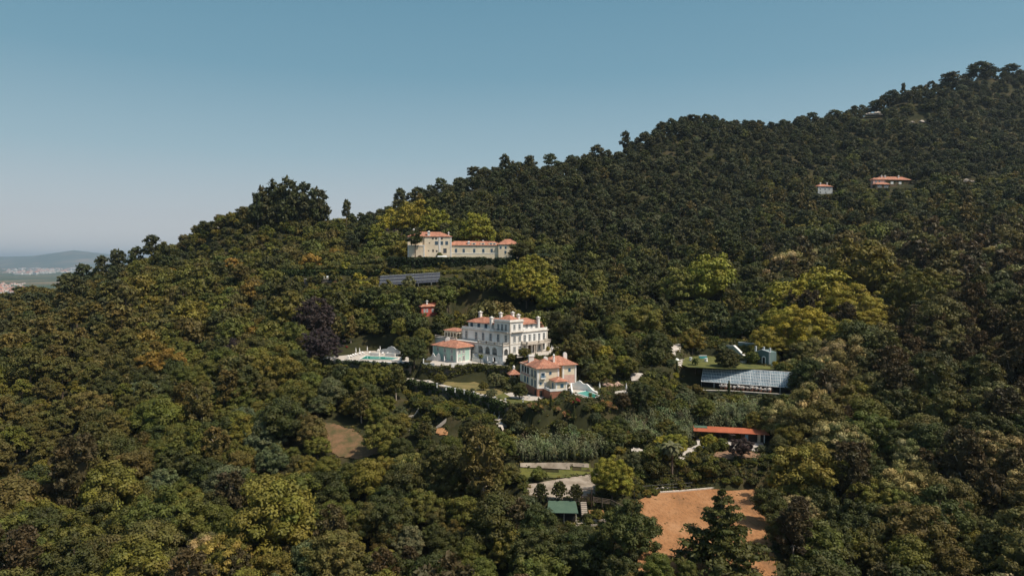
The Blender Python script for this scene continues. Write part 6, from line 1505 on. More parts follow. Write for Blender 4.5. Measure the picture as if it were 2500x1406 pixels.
    for (u, v, w, lab) in ((1527, 322, 30, 'lone dark pine standing clear of the middle ridge'), (367, 575, 52, 'flat topped pine standing clear on the left skyline'), (330, 605, 42, 'pine left of the flat topped pine on the left skyline'), (285, 612, 50, 'broad pine on the left skyline with sky behind its trunk'), (246, 625, 42, 'pine on the left skyline beside the far blue hill'), (205, 645, 44, 'pine on the left skyline above the far town'),
                           (1235, 378, 30, 'small pine rising from the ridge above the cream wing'), (1160, 408, 48, 'rounded pine on the ridge step right of the mansion'), (1075, 436, 40, 'pine on the ridge above the cream mansion'), (975, 462, 36, 'pine on the ridge left above the cream mansion'), (845, 490, 26, 'pine at the low saddle of the ridge'), (1015, 458, 34, 'pine on the ridge between two larger pines'),
                           (2395, 160, 66, 'broad dark pine, highest on the far right hilltop'), (2325, 182, 56, 'spreading pine left of the highest pine on the hilltop'), (2465, 168, 46, 'pine at the right end of the hilltop skyline'), (2175, 222, 44, 'pine on the rising right skyline'), (2040, 270, 44, 'pine on the lower right skyline'), (2205, 204, 14, 'tiny thin pine standing clear on the right skyline'),
                           (1985, 275, 38, 'round pine at the dip of the right skyline'), (1690, 283, 48, 'pine on top of the middle hill'), (1455, 355, 42, 'dense round pine on the ridge left of the lone pine'), (1340, 376, 44, 'wide pine on the middle ridge'), (1295, 380, 34, 'pine left of the wide pine on the middle ridge'), (160, 668, 50, 'pine on the lower left skyline above the near town'), (50, 700, 50, 'pine at the left end of the skyline')):
        sky_tree(u, v, w, PN, 'dull pine green', lab)
    for (u, v, w, c, lab) in ((1605, 1385, 80, 'mid green', 'leafy tree at the lower left of the orange field'), (1500, 1385, 90, 'dark green', 'dark tree at the bottom left of the orange field'), (1680, 1395, 60, 'mid green', 'low green tree beside the foot of the dark cedar'), (1880, 1230, 90, 'dark green', 'dark tree at the top right corner of the orange field')):
        crown_at(u, v, w, B, c, lab)
    for (u, v, h, lab) in ((1174, 889, 26, 'palm in front of the villa basement'), (1441, 985, 22, 'small palm in front of the small green pool'), (1470, 990, 36, 'palm right of the small green pool'), (1590, 950, 46, 'tall palm below the flat roofed building'), (1640, 1160, 88, 'large feathery palm in front of the shed forecourt'),
                           (1697, 930, 40, 'palm at the left end of the glasshouse'), (1330, 1010, 28, 'small palm in the flower garden'), (1358, 870, 22, 'palm on the villa forecourt'), (1545, 1000, 22, 'small palm below the round terrace')):
        foot_at(u, v, h, 'palm_tree', 'grey green' if h > 80 else 'mid green', lab, z=-36.7 if u == 1174 else None)
    for (u, v, h, lab) in ((1563, 868, 38, 'narrow cypress behind the clipped hedge'), (1441, 890, 44, 'narrow cypress right of the brown olive tree'), (1653, 935, 46, 'narrow cypress left of the glasshouse, taller one'), (1635, 950, 34, 'narrow cypress left of the glasshouse, shorter one'), (1656, 955, 30, 'narrow cypress below the path left of the glasshouse'),
                           (1780, 970, 38, 'narrow cypress in front of the glasshouse wall'), (1402, 1040, 46, 'narrow cypress beside the white portal frame'), (1315, 1010, 34, 'narrow cypress in the flower garden'), (1345, 1012, 40, 'narrow cypress between the pink bushes')):
        foot_at(u, v, h, 'cypress_tree', 'dark green', lab)
    for i, (u, v, w) in enumerate([(1300, 993, 34), (1318, 1008, 28), (1385, 1012, 34), (1478, 1000, 42), (1360, 1018, 28), (1500, 1008, 26), (1395, 1024, 22), (905, 917, 16), (942, 920, 18), (1610, 840, 40)]):
        crown_at(u, v, w, 'flowering_shrub', 'mid green', f'bush covered in dusty pink flowers, {["upper left in the flower garden", "left of the small palm in the flower garden", "behind the white portal frame", "large one below the small green pool", "between two cypresses in the flower garden", "right of the large pink bush below the pool", "beside the curved white stair wall", "left one below the long pool terrace", "right one below the long pool terrace", "behind the lawn right of the dark trees"][i]}', cat='shrub', group='pink flowering bushes')
    crown_at(1407, 984, 26, 'bougainvillea', 'mid green', 'bright crimson bougainvillea below the small pool', cat='shrub'); crown_at(1520, 985, 40, B, 'dark brown', 'reddish brown bush below the boulders', cat='shrub')
    crown_at(847, 852, 8, 'bougainvillea', 'mid green', 'tiny red flowering shrub behind the left end of the pool terrace', cat='shrub')
    crown_at(1810, 1090, 52, B, 'purple', 'dark purple leafed tree in front of the shed'); crown_at(1763, 1082, 33, B, 'mid green', 'small round green tree on the shed forecourt'); crown_at(1707, 1093, 18, B, 'olive green', 'small orange tree at the left of the shed forecourt')
    for (u, v, h, lab) in ((588, 925, 60, 'pale bare dead tree in the wood left of the long pool'), (155, 1270, 95, 'pale bare dead tree in the lower left wood'), (1485, 470, 34, 'pale dead tree on the middle hillside'), (1700, 510, 34, 'pale dead snag in the pines of the middle hill'), (2440, 640, 50, 'pale forked dead tree on the right slope'),
                           (540, 860, 60, 'thin bare trunk among trees left of the purple beech'), (480, 1370, 70, 'pale broken dead trunk at the bottom left'), (850, 1300, 40, 'pale leafless tree in the bottom wood'), (2060, 860, 60, 'bare twiggy tree below the yellow cluster')):
        foot_at(u, v, h, 'dead_tree', 'grey green', lab)
    for (u, v, w, lab) in ((2060, 870, 110, 'tree with pale cream blossom right of the teal wall, upper one'), (2010, 905, 90, 'tree with pale cream blossom right of the glasshouse, lower one'), (1975, 990, 120, 'tree thick with pale cream blossom right of the glasshouse wall'), (500, 1345, 100, 'tree thick with cream blossom at the bottom left'), (715, 1365, 70, 'small pale blossoming tree at the bottom left'),
                           (1000, 1145, 90, 'dark tree with yellow cream blossom on its right side'), (1935, 905, 60, 'cream blossoming tree beside the right end of the glasshouse'), (1870, 1020, 60, 'cream blossoming tree at the right end of the shed')):
        crown_at(u, v, w, CH, 'pale olive' if u != 1000 else 'mid green', lab)
    # shrubs of the gardens and terraces
    for (poly, s, seed, cols, big) in ((GARDEN, 2.5, 3, ['mid green', 'olive green', 'grey green', 'dark green', 'brown olive', 'mid green', 'yellow green', 'dark green'], 1.0), (HILLG, 4.2, 4, ['olive green', 'mid green', 'yellow green', 'dark green'], 1.0), (DRYC, 3.6, 5, ['olive green', 'grey green', 'dark green'], .6), (WALLB, 3.4, 6, ['mid green', 'olive green', 'dark green'], .7), (TERR, 3.2, 7, ['mid green', 'olive green', 'dark green', 'grey green'], .8), (VBACK, 3.6, 8, ['mid green', 'dark green', 'olive green'], .8), (BANKB, 1.9, 13, ['mid green', 'dark green', 'olive green', 'grey green', 'brown olive'], .7), (BANKC, 2.0, 14, ['mid green', 'dark green', 'olive green', 'grey green'], .8), (BANK, 1.7, 9, ['mid green', 'dark green', 'olive green', 'brown olive'], .55), (LOWER, 2.2, 10, ['mid green', 'olive green', 'dark green', 'grey green', 'mid green'], .62), (SLOPE, 2.8, 15, ['mid green', 'dark green', 'olive green'], 1.25), (LHILL, 4.6, 11, ['dark green', 'olive green', 'brown olive', 'mid green'], 1.5), ([(26, 168), (34, 168), (34, 180), (26, 180)], 1.9, 16, ['mid green', 'dark green'], .6), ([(52, 168), (70, 166), (72, 176), (56, 179)], 1.9, 17, ['mid green', 'dark green', 'olive green'], .6), ([(27.5, 159), (33, 161.5), (36, 164), (36, 167), (30, 169), (27, 165)], 1.45, 18, ['mid green', 'dark green', 'olive green'], .42), (HUTZ, 2.6, 12, ['dark green', 'mid green', 'olive green'], .6)):
        P = np.array(poly); x0, y0 = P.min(0); x1, y1 = P.max(0)
        gx, gy, r1, r2 = jgrid(x0, x1, y0, y1, s, seed); ok = polydist(gx, gy, P) < -.3
        for nm, Q, z in PADW:
            if nm in ('field', 'mansion', 'glass', 'pool'): ok &= polydist(gx, gy, Q) > (-9 if s == 1.45 else 1.5 if poly is not BANK else .4)
        for Q in FLATS[1:] if poly is BANK or s == 1.45 else FLATS: ok &= polydist(gx, gy, Q) > (.9 if poly is not BANK else .2)
        if poly is GARDEN:
            for Q in REEDP: ok &= (polydist(gx, gy, Q) > .3) | (r1 > .93)
        for t in TREES:
            if t['label'] and t['kind'] in ('flowering_shrub', 'bougainvillea', 'palm_tree', 'young_pine'): ok &= ~((np.abs(gx - t['x']) < 1.7) & (gy > t['y'] - 2.6) & (gy < t['y'] + 1.2))
        for Q in BUILT: ok &= np.hypot(gx - Q[0], gy - Q[1]) > Q[2]
        gx, gy, r1, r2 = gx[ok], gy[ok], r1[ok], r2[ok]; gz = height(gx, gy)
        for x, y, z, a, b in zip(gx, gy, gz, r1, r2):
            sc = (.7 + 1.2 * b * b) * big; u, v, f = proj(x, y, z); top = proj(x, y, z + 2.6 * sc)[1]; bad = False
            for (k0, k1, k2, k3, dd) in KEEP:
                if y < dd and k0 < u < k2 and top < k3 - 2 and v > k1 + 3: bad = True; break
            if bad:
                if poly is HILLG and y < 330: continue
                sc = .45
                if proj(x, y, z + 2.6 * sc)[1] < k3 - 12: continue
            if poly is DRYC and a > .6: continue
            add_tree(x, y, 'shrub', cols[int(a * 997) % len(cols)], sc, z=z - .1)
            if poly is GARDEN and not bad and b > .8 and y < 245 and all(not (y < q[4] and q[0] < u < q[2] and proj(x, y, z + 5.5)[1] < q[3] and v > q[1]) for q in KEEP) and all(polydist(np.array([x]), np.array([y]), Q)[0] > 3 for Q in FLATS[:2]):
                add_tree(x, y, B, cols[int(a * 997) % len(cols)], .42 + .25 * a, z=z - .1)
BUILT = [(-2, 252, 10), (5, 262, 16), (-10, 258, 14), (13, 218, 14), (-18, 256, 9)]

# ---- reeds: one mass nobody could count
REEDP = []
def reeds(name, polys, hgt, colr, label, seed, step=0.98):
    f = Foliage(seed); r = f.r
    for poly in polys:
        P = np.array(gpoly(poly)); REEDP.append(P); x0, y0 = P.min(0); x1, y1 = P.max(0)
        gx, gy, _, _ = jgrid(x0, x1, y0, y1, step, seed); ok = polydist(gx, gy, P) < 0
        for Q in FLATS: ok &= polydist(gx, gy, Q) > .5
        gx, gy = gx[ok], gy[ok]; gz = height(gx, gy)
        for x, y, z in zip(gx + r.normal(size=len(gx)) * .45, gy + r.normal(size=len(gx)) * .45, gz):
            h = hgt * (.55 + .5 * r.random() + .22 * math.sin(x * .9) * math.cos(y * .7)); n = 34
            t = r.random(n) ** .7; an = r.random(n) * 6.28; el = .9 - 1.2 * r.random(n)
            base = np.stack([x + r.normal(size=n) * .5, y + r.normal(size=n) * .5, z + h * (.25 + .75 * t)], 1)
            dr = np.stack([np.cos(an) * np.cos(el), np.sin(an) * np.cos(el), np.sin(el)], 1); L_ = (.5 + .6 * r.random(n))[:, None]
            sd = np.stack([-np.sin(an), np.cos(an), 0 * an], 1) * .085
            tip = base + dr * L_; mid = base + dr * L_ * .55 + np.array([0, 0, .12])
            q = np.stack([base, mid + sd, tip, mid - sd], 1).reshape(-1, 3)
            col = (.7 + .6 * r.random(n))[:, None] * np.ones(3) * (1 + .1 * r.normal(size=3))
            f.V.append(q); f.F.append(np.arange(4 * n).reshape(-1, 4) + f.n); f.C.append(np.repeat(col, 4, 0)); f.n += 4 * n
            f.V.append(np.array([x, y, z + h * .32]) + ICV * np.array([.4, .4, h * .34])); f.F.append(np.concatenate([ICF, ICF[:, 2:3]], 1) + f.n); f.C.append(np.full((len(ICV), 3), .5)); f.n += len(ICV)
    me = f.build(name); o = bpy.data.objects.new(name, me); COL.objects.link(o); o['tint'] = list(colr); return tag(o, label, None, None, 'stuff')
reeds('reed_bed', [[(1290, 1095), (1340, 1090), (1440, 1098), (1525, 1100), (1520, 1120), (1445, 1141), (1360, 1140), (1275, 1142), (1262, 1115)]], 4.8, (.19, .205, .10), 'dense belt of pale reeds above the gravel track', 31)
reeds('reed_bank', [[(1520, 1040), (1590, 1015), (1700, 1010), (1880, 1005), (1890, 1045), (1870, 1062), (1700, 1058), (1688, 1085), (1620, 1090), (1540, 1085)]], 4.2, (.175, .195, .095), 'bank of pale reeds behind and left of the orange roofed shed', 32)

# ---- weeds, tufts and creepers over the open ground and along the ragged edges of paths and field
def ground_cover():
    f = Foliage(77); r = f.r; done = []
    hues = [(1, 1, 1), (1.25, 1.1, .9), (1.6, 1.25, .8), (.7, .8, .8), (1.0, 1.15, .8), (.8, .75, .8)]
    zones = [(GARDEN, 1.55), (HILLG, 2.2), (VBACK, 2.0), (LOWER, 1.5), (WALLB, 1.6), (BANK, 1.0), (BANKB, 1.1), (BANKC, 1.2), (HUTZ, 1.3), (SLOPE, 2.0), (TERR, 1.6), (DRYC, 1.7), ([(24, 163), (72, 163), (74, 180), (24, 180)], 1.15)]
    for poly, s in zones:
        P = np.array(poly); x0, y0 = P.min(0); x1, y1 = P.max(0)
        gx, gy, r1, r2 = jgrid(x0, x1, y0, y1, s, int(s * 100)); ok = polydist(gx, gy, P) < 0
        for Q in FLATS: ok &= (polydist(gx, gy, Q) > .1) | ((polydist(gx, gy, Q) > -.9) & (r1 > .6))
        for nm, Q, z in PADW:
            if nm in ('glass', 'pooldeck', 'mid'): ok &= polydist(gx, gy, Q) > .3
        for Q in BUILT: ok &= np.hypot(gx - Q[0], gy - Q[1]) > Q[2] * .8
        gx, gy, r1, r2 = gx[ok], gy[ok], r1[ok], r2[ok]; gz = height(gx, gy); n_ = vnoise(gx, gy, 9, 2)
        for x, y, z, a, b, q in zip(gx, gy, gz, r1, r2, n_):
            if q < -.55 and b < .6 and s != 1.15: continue
            f.clump((x, y, z + .1), .38 + .55 * b * b, 22, .34, flat=.75, bias=.3, core=.6, hue=hues[int(abs(q * 37 + a * 6)) % 6], shell=(.4, 1.3), down=0)
    # ragged rim and sparse weeds of the field
    Q = FIELDP
    for i in range(len(Q)):
        a, c = Q[i], Q[(i + 1) % len(Q)]; L_ = np.linalg.norm(c - a)
        for k in range(int(L_ * 1.3)):
            p_ = a + (c - a) * r.random() + r.normal(size=2) * .55; f.clump((p_[0], p_[1], H(*p_) + .1), .3 + .4 * r.random(), 18, .3, flat=.7, bias=.3, core=.5, hue=hues[k % 6], shell=(.4, 1.3), down=0)
    for k in range(60):
        p_ = Q.min(0) + (Q.max(0) - Q.min(0)) * r.random(2)
        if polydist(p_[:1], p_[1:], Q)[0] < -1: f.clump((p_[0], p_[1], H(*p_) + .08), .14 + .2 * r.random(), 12, .22, flat=.6, bias=.3, core=.4, hue=hues[k % 3], shell=(.4, 1.3), down=0)
    me = f.build('ground_cover'); o = bpy.data.objects.new('ground_cover', me); COL.objects.link(o); o['tint'] = [.085, .085, .026]
    tag(o, 'low weeds and creepers covering the open ground of the gardens', None, None, 'stuff')
FIELDP = FLATS[0]
ground_cover()
# ------------------------------------------------------------------ forest
# colour families: name -> linear leaf colour
TINT = {
    'dark green': (0.062, 0.070, 0.019), 'mid green': (0.108, 0.118, 0.024), 'olive green': (0.150, 0.142, 0.027), 'yellow green': (0.255, 0.240, 0.032),
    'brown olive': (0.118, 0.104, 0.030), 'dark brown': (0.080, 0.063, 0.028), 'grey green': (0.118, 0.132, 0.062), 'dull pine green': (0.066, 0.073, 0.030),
    'purple': (0.056, 0.038, 0.038), 'golden brown': (0.21, 0.150, 0.030), 'pale olive': (0.190, 0.178, 0.062)}
def zone(u, v, d):
    """where a tree stands, told by what one can find near it"""
    if d > 400:
        if u > 2250: return 'high on the far right hilltop' if v < 330 else 'above the far right houses'
        if u > 1850: return 'on the far right ridge line' if v < 400 else 'near the small grey house'
        if u > 1450: return 'on the tall middle hill' if v < 430 else 'halfway down the middle hillside'
        if u > 1080: return 'on the ridge right of the mansion' if v < 480 else 'above the long cream wing'
        if u > 850: return 'on the ridge above the cream mansion'
        if u > 480: return 'on the rounded left hill' 
        return 'on the left skyline above the plain'
    if v < 780:
        if u < 330: return 'on the far left flank below the plain'
        if u < 620: return 'on the upper left slope'
        if u < 960: return 'beside and below the viewing terrace'
        if u < 1250: return 'between mansion and white villa'
        if u < 1550: return 'right of and above the white villa'
        if u < 1880: return 'in the wood above the glasshouse'
        if u < 2250: return 'behind the yellow green cluster'
        return 'on the right edge, middle slope'
    if v < 1000:
        if u < 300: return 'at the left edge, middle wood'
        if u < 560: return 'left of the long pool terrace'
        if u < 800: return 'beside the long pool terrace'
        if u < 1250: return 'below the long pool terrace'
        if u < 1900: return 'around the terraced gardens'
        if u < 2200: return 'right of the glasshouse'
        return 'at the right edge among brown trees'
    if v < 1200:
        if u < 300: return 'in the lower left wood'
        if u < 620: return 'left of the small dry clearing'
        if u < 900: return 'around the small dry clearing'
        if u < 1270: return 'between clearing and gravel path'
        if u < 1900: return 'around the orange roofed shed'
        if u < 2200: return 'right of the orange roofed shed'
        return 'in the dark wood at the lower right'
    if u < 350: return 'in the bottom left corner'
    if u < 800: return 'around the red earth patch'
    if u < 1250: return 'in the bottom middle wood'
    if u < 1850: return 'in front of the orange earth field'
    if u < 2200: return 'right of the orange field'
    return 'in the bottom right corner'
def pick(r, table):
    t = r * sum(w for w, *_ in table)
    for w, *rest in table:
        t -= w
        if t <= 0: return rest
    return table[-1][1:]
B, PN, EU, CH, PL = 'broadleaf_tree', 'pine_tree', 'eucalyptus_tree', 'chestnut_tree', 'plane_tree'
def species(u, v, d, r, n1):
    if d > 400 and u > 850:
        if v > 430 and u > 1850:
            return pick(r, [(4, B, 'dark green'), (3, B, 'mid green'), (3, PN, 'dull pine green'), (2, EU, 'brown olive'), (1, B, 'olive green')])
        t = [(7, PN, 'dull pine green'), (1.4, PN, 'dark green'), (1.2, B, 'dark green'), (.5, B, 'grey green'), (.5, EU, 'brown olive')]
        if n1 > .3: t += [(1.5, B, 'mid green')]
        return pick(r, t)
    if u < 330 and v < 820: return pick(r, [(6, PN, 'brown olive'), (3, PN, 'dull pine green'), (2, B, 'dark green'), (1, B, 'olive green')])
    if u < 330 and v < 1180: return pick(r, [(5, PN, 'brown olive'), (2, PN, 'olive green'), (2, B, 'brown olive'), (2, B, 'dark green'), (1, EU, 'brown olive')])
    if d > 400 or (u < 900 and v < 640): return pick(r, [(3, B, 'olive green'), (3, B, 'dark green'), (2, B, 'brown olive'), (1, B, 'golden brown'), (2, B, 'mid green'), (1, PN, 'dull pine green')])
    if u < 650 and v < 900: return pick(r, [(4, B, 'olive green'), (3, B, 'brown olive'), (1.2, B, 'golden brown'), (2, B, 'mid green'), (2, B, 'dark green'), (1, PN, 'brown olive')])
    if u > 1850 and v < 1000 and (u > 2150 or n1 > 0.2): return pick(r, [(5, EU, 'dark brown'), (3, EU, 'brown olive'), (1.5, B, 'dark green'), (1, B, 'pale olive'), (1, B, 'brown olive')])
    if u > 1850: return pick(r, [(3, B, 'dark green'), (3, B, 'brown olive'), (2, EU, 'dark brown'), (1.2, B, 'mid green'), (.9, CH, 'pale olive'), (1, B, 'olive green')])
    if v > 1180: return pick(r, [(4, B, 'mid green'), (3, B, 'dark green'), (2, B, 'olive green'), (1.6, B, 'brown olive'), (1, EU, 'dark brown'), (.5, CH, 'olive green'), (.7, B, 'grey green')])
    if u < 1250 and v > 900: return pick(r, [(4, B, 'dark green'), (4, B, 'mid green'), (1.5, B, 'brown olive'), (1.5, B, 'grey green'), (2, B, 'olive green'), (1, EU, 'brown olive')])
    if u > 1400: return pick(r, [(4, B, 'dark green'), (3, B, 'mid green'), (2, PN, 'dark green'), (1, EU, 'brown olive'), (1, B, 'olive green')])
    return pick(r, [(4, B, 'mid green'), (4, B, 'dark green'), (3, B, 'olive green'), (1, B, 'brown olive'), (.5, EU, 'brown olive')])

TREES = []   # x, y, z, kind, variant, scale, rot, colour name, tint, hand label
def add_tree(x, y, kind, colr, s, z=None, label=None, var=None, cat=None, zs=1.0, group=None):
    if z is None: z = H(x, y)
    t = np.array(TINT[colr]) * np.array([1.12, 1.06, .96]) * (0.72 + 0.34 * random.random()) * np.array([1 + .12 * random.uniform(-1, 1), 1, 1 + .1 * random.uniform(-1, 1)])
    TREES.append(dict(x=x, y=y, z=z, kind=kind, var=random.randrange(KINDS[kind][1]) if var is None else var, s=s, rot=random.random() * 6.283,
                      col=colr, tint=tuple(t), label=label, cat=cat, zs=zs, group=group))
def hand(u, v, d, kind, colr, wpx, label=None, **k):
    """a tree whose foot is seen at (u, v) on the ground d metres off (d None: march to the ground), wpx wide in the photograph"""
    if d is None:
        for dd in np.arange(90, 900, 1.0):
            p = at(u, v, dd)
            if p.z < H(p.x, p.y): d = dd; break
        else: d = 600
    p = at(u, v, d); s = wpx / F * d / (2.15 * HSIZE[kind][1])
    add_tree(p.x, p.y, kind, colr, s, label=label, **k)
place_hand()

def march_clear(x, y, zt):
    """is the crown top above the line of sight over the ground"""
    ok = np.ones(len(x), bool)
    for t in np.linspace(0.3, 0.985, 24):
        hz = height(x * t, y * t, pads=False)
        ok &= (CAMZ + (zt - CAMZ) * t) > hz + 1.5
    return ok
ZONES_OUT = [P for nm, P, z in PADW if nm not in ('villa', 'garden')]
hx = np.array([t['x'] for t in TREES] + [0.0]); hy = np.array([t['y'] for t in TREES] + [0.0]); hr = np.array([t['s'] * HSIZE[t['kind']][1] for t in TREES] + [0.0])
for (x0, x1, y0, y1, s) in ((-230, 260, 92, 300, 6.0), (-420, 640, 300, 900, 6.6)):
    gx, gy, r1, r2 = jgrid(x0, x1, y0, y1, s, int(s * 10))
    gz = height(gx, gy)
    u, v, f = proj(gx, gy, gz + 8)
    ok = (u > -260) & (u < 2760) & (v > 60) & (v < 1700) & (f > 60)
    # nothing far down behind the ridge
    gx, gy, gz, r1, r2, u, v, f = [a[ok] for a in (gx, gy, gz, r1, r2, u, v, f)]
    ok = march_clear(gx, gy, gz + 14)
    gx, gy, gz, r1, r2, u, v, f = [a[ok] for a in (gx, gy, gz, r1, r2, u, v, f)]
    ok = np.ones(len(gx), bool)
    for P in ZONES_OUT: ok &= polydist(gx, gy, P) > 2.5
    for (poly, z) in CLEAR:
        P = np.array([tuple(onz(a, b, z)[:2]) for a, b in poly]); ok &= polydist(gx, gy, P) > 0
    for P in CLEARW: ok &= polydist(gx, gy, np.array(P)) > 0
    dm = np.min(np.hypot(gx[:, None] - hx[None], gy[:, None] - hy[None]) - 0.75 * hr[None], axis=1)
    ok &= dm > 1.2
    n1 = vnoise(gx, gy, 45, 9); n2 = vnoise(gx, gy, 18, 4)
    for i in np.nonzero(ok)[0]:
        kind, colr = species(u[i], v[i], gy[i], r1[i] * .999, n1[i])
        sc = 0.60 + 0.72 * r2[i] ** 1.6 + 0.14 * n2[i] + (0.55 if (r2[i] * 97) % 1 > .93 and gy[i] < 420 else 0)
        if 400 < u[i] < 790 and v[i] < 600 and gy[i] > 385: sc *= .7
        if u[i] > 1950 and 500 < v[i]: sc *= 1.08
        if kind == EU: sc *= 0.86
        # keep what the photo shows in view: lower or drop trees that would stand in front
        top = proj(gx[i], gy[i], gz[i] + HSIZE[kind][0] * sc); rad = HSIZE[kind][1] * sc / gy[i] * F
        drop = False
        for (a, b, c, e, dd) in KEEP:
            foot = proj(gx[i], gy[i], gz[i])[1]
            if gy[i] < dd and a - rad * .8 < u[i] < c + rad * .8 and top[1] < e and foot > b:
                need = (foot - e) / max(foot - top[1], 1)
                if need < .38: drop = True
                else: sc *= need; top = proj(gx[i], gy[i], gz[i] + HSIZE[kind][0] * sc)
            if drop: break
        if drop: continue
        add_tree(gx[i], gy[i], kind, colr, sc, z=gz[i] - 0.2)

# ---- which of a kind show largest: front to back splat of the crowns
for t in TREES:
    hh, rr = HSIZE[t['kind']]
    t['u'], t['v'], t['f'] = proj(t['x'], t['y'], t['z'] + hh * t['s'] * .6)
order = sorted(range(len(TREES)), key=lambda i: TREES[i]['y'])
buf = np.zeros((352, 625), bool)
for i in order:
    t = TREES[i]; hh, rr = HSIZE[t['kind']]
    a = rr * t['s'] / t['f'] * F / 4 * .95; b = hh * t['s'] * .42 * t['zs'] / t['f'] * F / 4
    cu, cv = t['u'] / 4, t['v'] / 4
    x0, x1, y0, y1 = int(max(cu - a, 0)), int(min(cu + a + 1, 624)), int(max(cv - b, 0)), int(min(cv + b + 1, 351))
    t['vis'] = 0
    if x1 <= x0 or y1 <= y0: continue
    yy, xx = np.mgrid[y0:y1, x0:x1]
    m_ = ((xx - cu) / a) ** 2 + ((yy - cv) / b) ** 2 < 1
    sub = buf[y0:y1, x0:x1]
    t['vis'] = int((m_ & ~sub).sum()); sub |= m_
LIMIT = 296
LABELLED = {}
def tree_object(t):
    kind = t['kind']; near = t['y'] < 275
    key = (kind, t['var'], near)
    me, tm = proto(*key)
    root = bpy.data.objects.new(t.get('name') or kind, None); COL.objects.link(root); root.empty_display_size = 0.4
    root.location = (t['x'], t['y'], t['z']); root.rotation_euler = (0, 0, t['rot']); root.scale = (t['s'], t['s'], t['s'] * t['zs'])
    c = bpy.data.objects.new(KINDS[kind][2], me); COL.objects.link(c); c.parent = root; c['tint'] = list(t['tint'])
    if t['y'] < 480:
        k = bpy.data.objects.new(KINDS[kind][3], tm); COL.objects.link(k); k.parent = root
    z = zone(t['u'], t['v'], t['y']); word = {'broadleaf_tree': 'leafy tree', 'pine_tree': 'pine', 'eucalyptus_tree': 'airy tree', 'chestnut_tree': 'tree with pale blossom', 'plane_tree': 'spreading tree', 'shrub': 'bush'}.get(kind, kind.replace('_', ' '))
    if t['label']: tag(root, t['label'], t['cat'] or 'tree', t.get('group') or word + 's of the estate')
    else:
        big = 'large' if t['s'] > 1.12 else ('small' if t['s'] < 0.85 else 'mid sized')
        lab = f"{big} {t['col']} {word} {z}"
        tag(root, lab, 'shrub' if kind == 'shrub' else 'tree', lab); LABELLED.setdefault(lab, []).append((t['u'], t['v'], root, word, z, t['s']))
    return root
stuff = {}
for kind in KINDS:
    L_ = [t for t in TREES if t['kind'] == kind]
    L_.sort(key=lambda t: (t['label'] is None, -t['vis']))
    for j, t in enumerate(L_):
        if j < LIMIT and (t['vis'] > 0 or t['label']): tree_object(t)
        else: stuff.setdefault(kind, []).append(t)
# every tree of a like-looking set gets its own words: by row and by order from the left
def nth(i, n):
    if n == 1: return ''
    if i == 0: return 'leftmost '
    if i == n - 1: return 'rightmost '
    return (ORD[i] if i < len(ORD) else None)
for lab, L_ in LABELLED.items():
    word = L_[0][3]; z = L_[0][4]; pre = lab.split(' ' + word)[0]
    rows = [L_]
    if len(L_) > 5:
        L_.sort(key=lambda q: q[1]); k = 2 if len(L_) <= 12 else 3; n = len(L_)
        rows = [L_[n * j // k:n * (j + 1) // k] for j in range(k)]
    rn = {1: [''], 2: ['upper ', 'lower '], 3: ['upper ', 'middle ', 'lower ']}[len(rows)]
    for rname, row in zip(rn, rows):
        row.sort(key=lambda q: q[0]); n = len(row)
        for i, q in enumerate(row):
            o_ = nth(i, n)
            if o_ is None or (o_ and not o_.endswith(' ')): o_ = f'{o_ or str(i + 1) + "th"} '
            q[2]['label'] = f"{o_}{rname}{pre.replace('mid sized ', '')} {word} {z}".replace('  ', ' ')
            w_l = q[2]['label'].split()
            if len(w_l) > 16: q[2]['label'] = ' '.join(w_l[:16])
            q[2]['group'] = (word + 's ' + z)
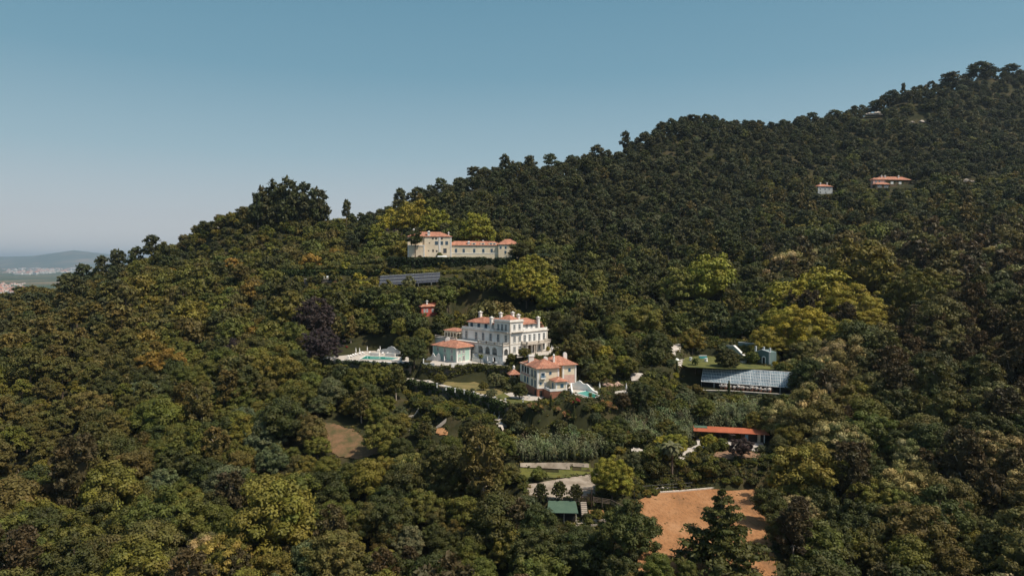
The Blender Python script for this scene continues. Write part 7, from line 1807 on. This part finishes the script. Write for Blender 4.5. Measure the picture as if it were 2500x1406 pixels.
def scatter(name, items, protos, label=None):
    """one object whose geometry nodes stand a tree on every point"""
    me = bpy.data.meshes.new(name); n = len(items)
    me.vertices.add(n); me.vertices.foreach_set("co", np.array([(t['x'], t['y'], t['z']) for t in items], np.float32).ravel())
    for an, ty, key, arr in (("tint", 'FLOAT_COLOR', "color", [(*t['tint'], 1) for t in items]), ("idx", 'INT', "value", [t['pi'] for t in items]),
                             ("rot", 'FLOAT_VECTOR', "vector", [(0, 0, t['rot']) for t in items]), ("scl", 'FLOAT_VECTOR', "vector", [(t['s'], t['s'], t['s'] * t['zs']) for t in items])):
        a = me.attributes.new(an, ty, 'POINT'); a.data.foreach_set(key, np.array(arr).ravel())
    o = bpy.data.objects.new(name, me); COL.objects.link(o)
    col = bpy.data.collections.new(name + "_sources")
    for i, (cm, tm) in enumerate(protos):
        j = bmesh.new(); j.from_mesh(cm)
        jm = bpy.data.meshes.new("t"); 
        po = bpy.data.objects.new(f"s{i:03d}", cm); col.objects.link(po)
        j.free()
    ng = bpy.data.node_groups.new(name, 'GeometryNodeTree')
    ng.interface.new_socket("Geometry", in_out='INPUT', socket_type='NodeSocketGeometry'); ng.interface.new_socket("Geometry", in_out='OUTPUT', socket_type='NodeSocketGeometry')
    N = ng.nodes; gi = N.new('NodeGroupInput'); go = N.new('NodeGroupOutput')
    iop = N.new('GeometryNodeInstanceOnPoints'); ci = N.new('GeometryNodeCollectionInfo'); ci.inputs['Collection'].default_value = col
    ci.inputs['Separate Children'].default_value = True; ci.inputs['Reset Children'].default_value = True
    iop.inputs['Pick Instance'].default_value = True
    def na(nm, ty):
        q = N.new('GeometryNodeInputNamedAttribute'); q.data_type = ty; q.inputs['Name'].default_value = nm; return q.outputs['Attribute']
    ng.links.new(gi.outputs[0], iop.inputs['Points']); ng.links.new(ci.outputs[0], iop.inputs['Instance'])
    ng.links.new(na('idx', 'INT'), iop.inputs['Instance Index']); ng.links.new(na('rot', 'FLOAT_VECTOR'), iop.inputs['Rotation']); ng.links.new(na('scl', 'FLOAT_VECTOR'), iop.inputs['Scale'])
    ng.links.new(iop.outputs[0], go.inputs[0])
    md = o.modifiers.new("trees", 'NODES'); md.node_group = ng
    tag(o, label, None, None, 'stuff')
    return o
NAMES = {'broadleaf_tree': 'broadleaf_wood', 'pine_tree': 'pine_wood', 'eucalyptus_tree': 'eucalyptus_wood', 'chestnut_tree': 'chestnut_wood', 'plane_tree': 'plane_wood', 'shrub': 'undergrowth'}
for kind, L_ in stuff.items():
    keys = sorted({(kind, t['var'], t['y'] < 230) for t in L_})
    for t in L_: t['pi'] = keys.index((kind, t['var'], t['y'] < 230))
    scatter(NAMES[kind], L_, [proto(*k) for k in keys], 'dense mass of trees covering the hillside between the single trees')
print("TREES", len(TREES), {k: sum(t['kind'] == k for t in TREES) for k in KINDS}, "individual", {k: min(LIMIT, sum(t['kind'] == k and t['vis'] > 0 for t in TREES)) for k in KINDS})
# ================================================================== air
hz = MB().box(-30000, 26000, -2500, 42000, PLAIN - 2, 520)
def haze_mat():
    m = bpy.data.materials.new("haze"); m.use_nodes = True; nt = m.node_tree; nt.nodes.clear()
    o = nt.nodes.new('ShaderNodeOutputMaterial'); v = nt.nodes.new('ShaderNodeVolumePrincipled')
    v.inputs['Color'].default_value = (0.58, 0.74, 0.90, 1); v.inputs['Density'].default_value = HAZE; v.inputs['Anisotropy'].default_value = 0.2
    nt.links.new(v.outputs[0], o.inputs['Volume']); return m
HAZE = 0.000046
ho = hz.build('haze', haze_mat()); tag(ho, kind='stuff')
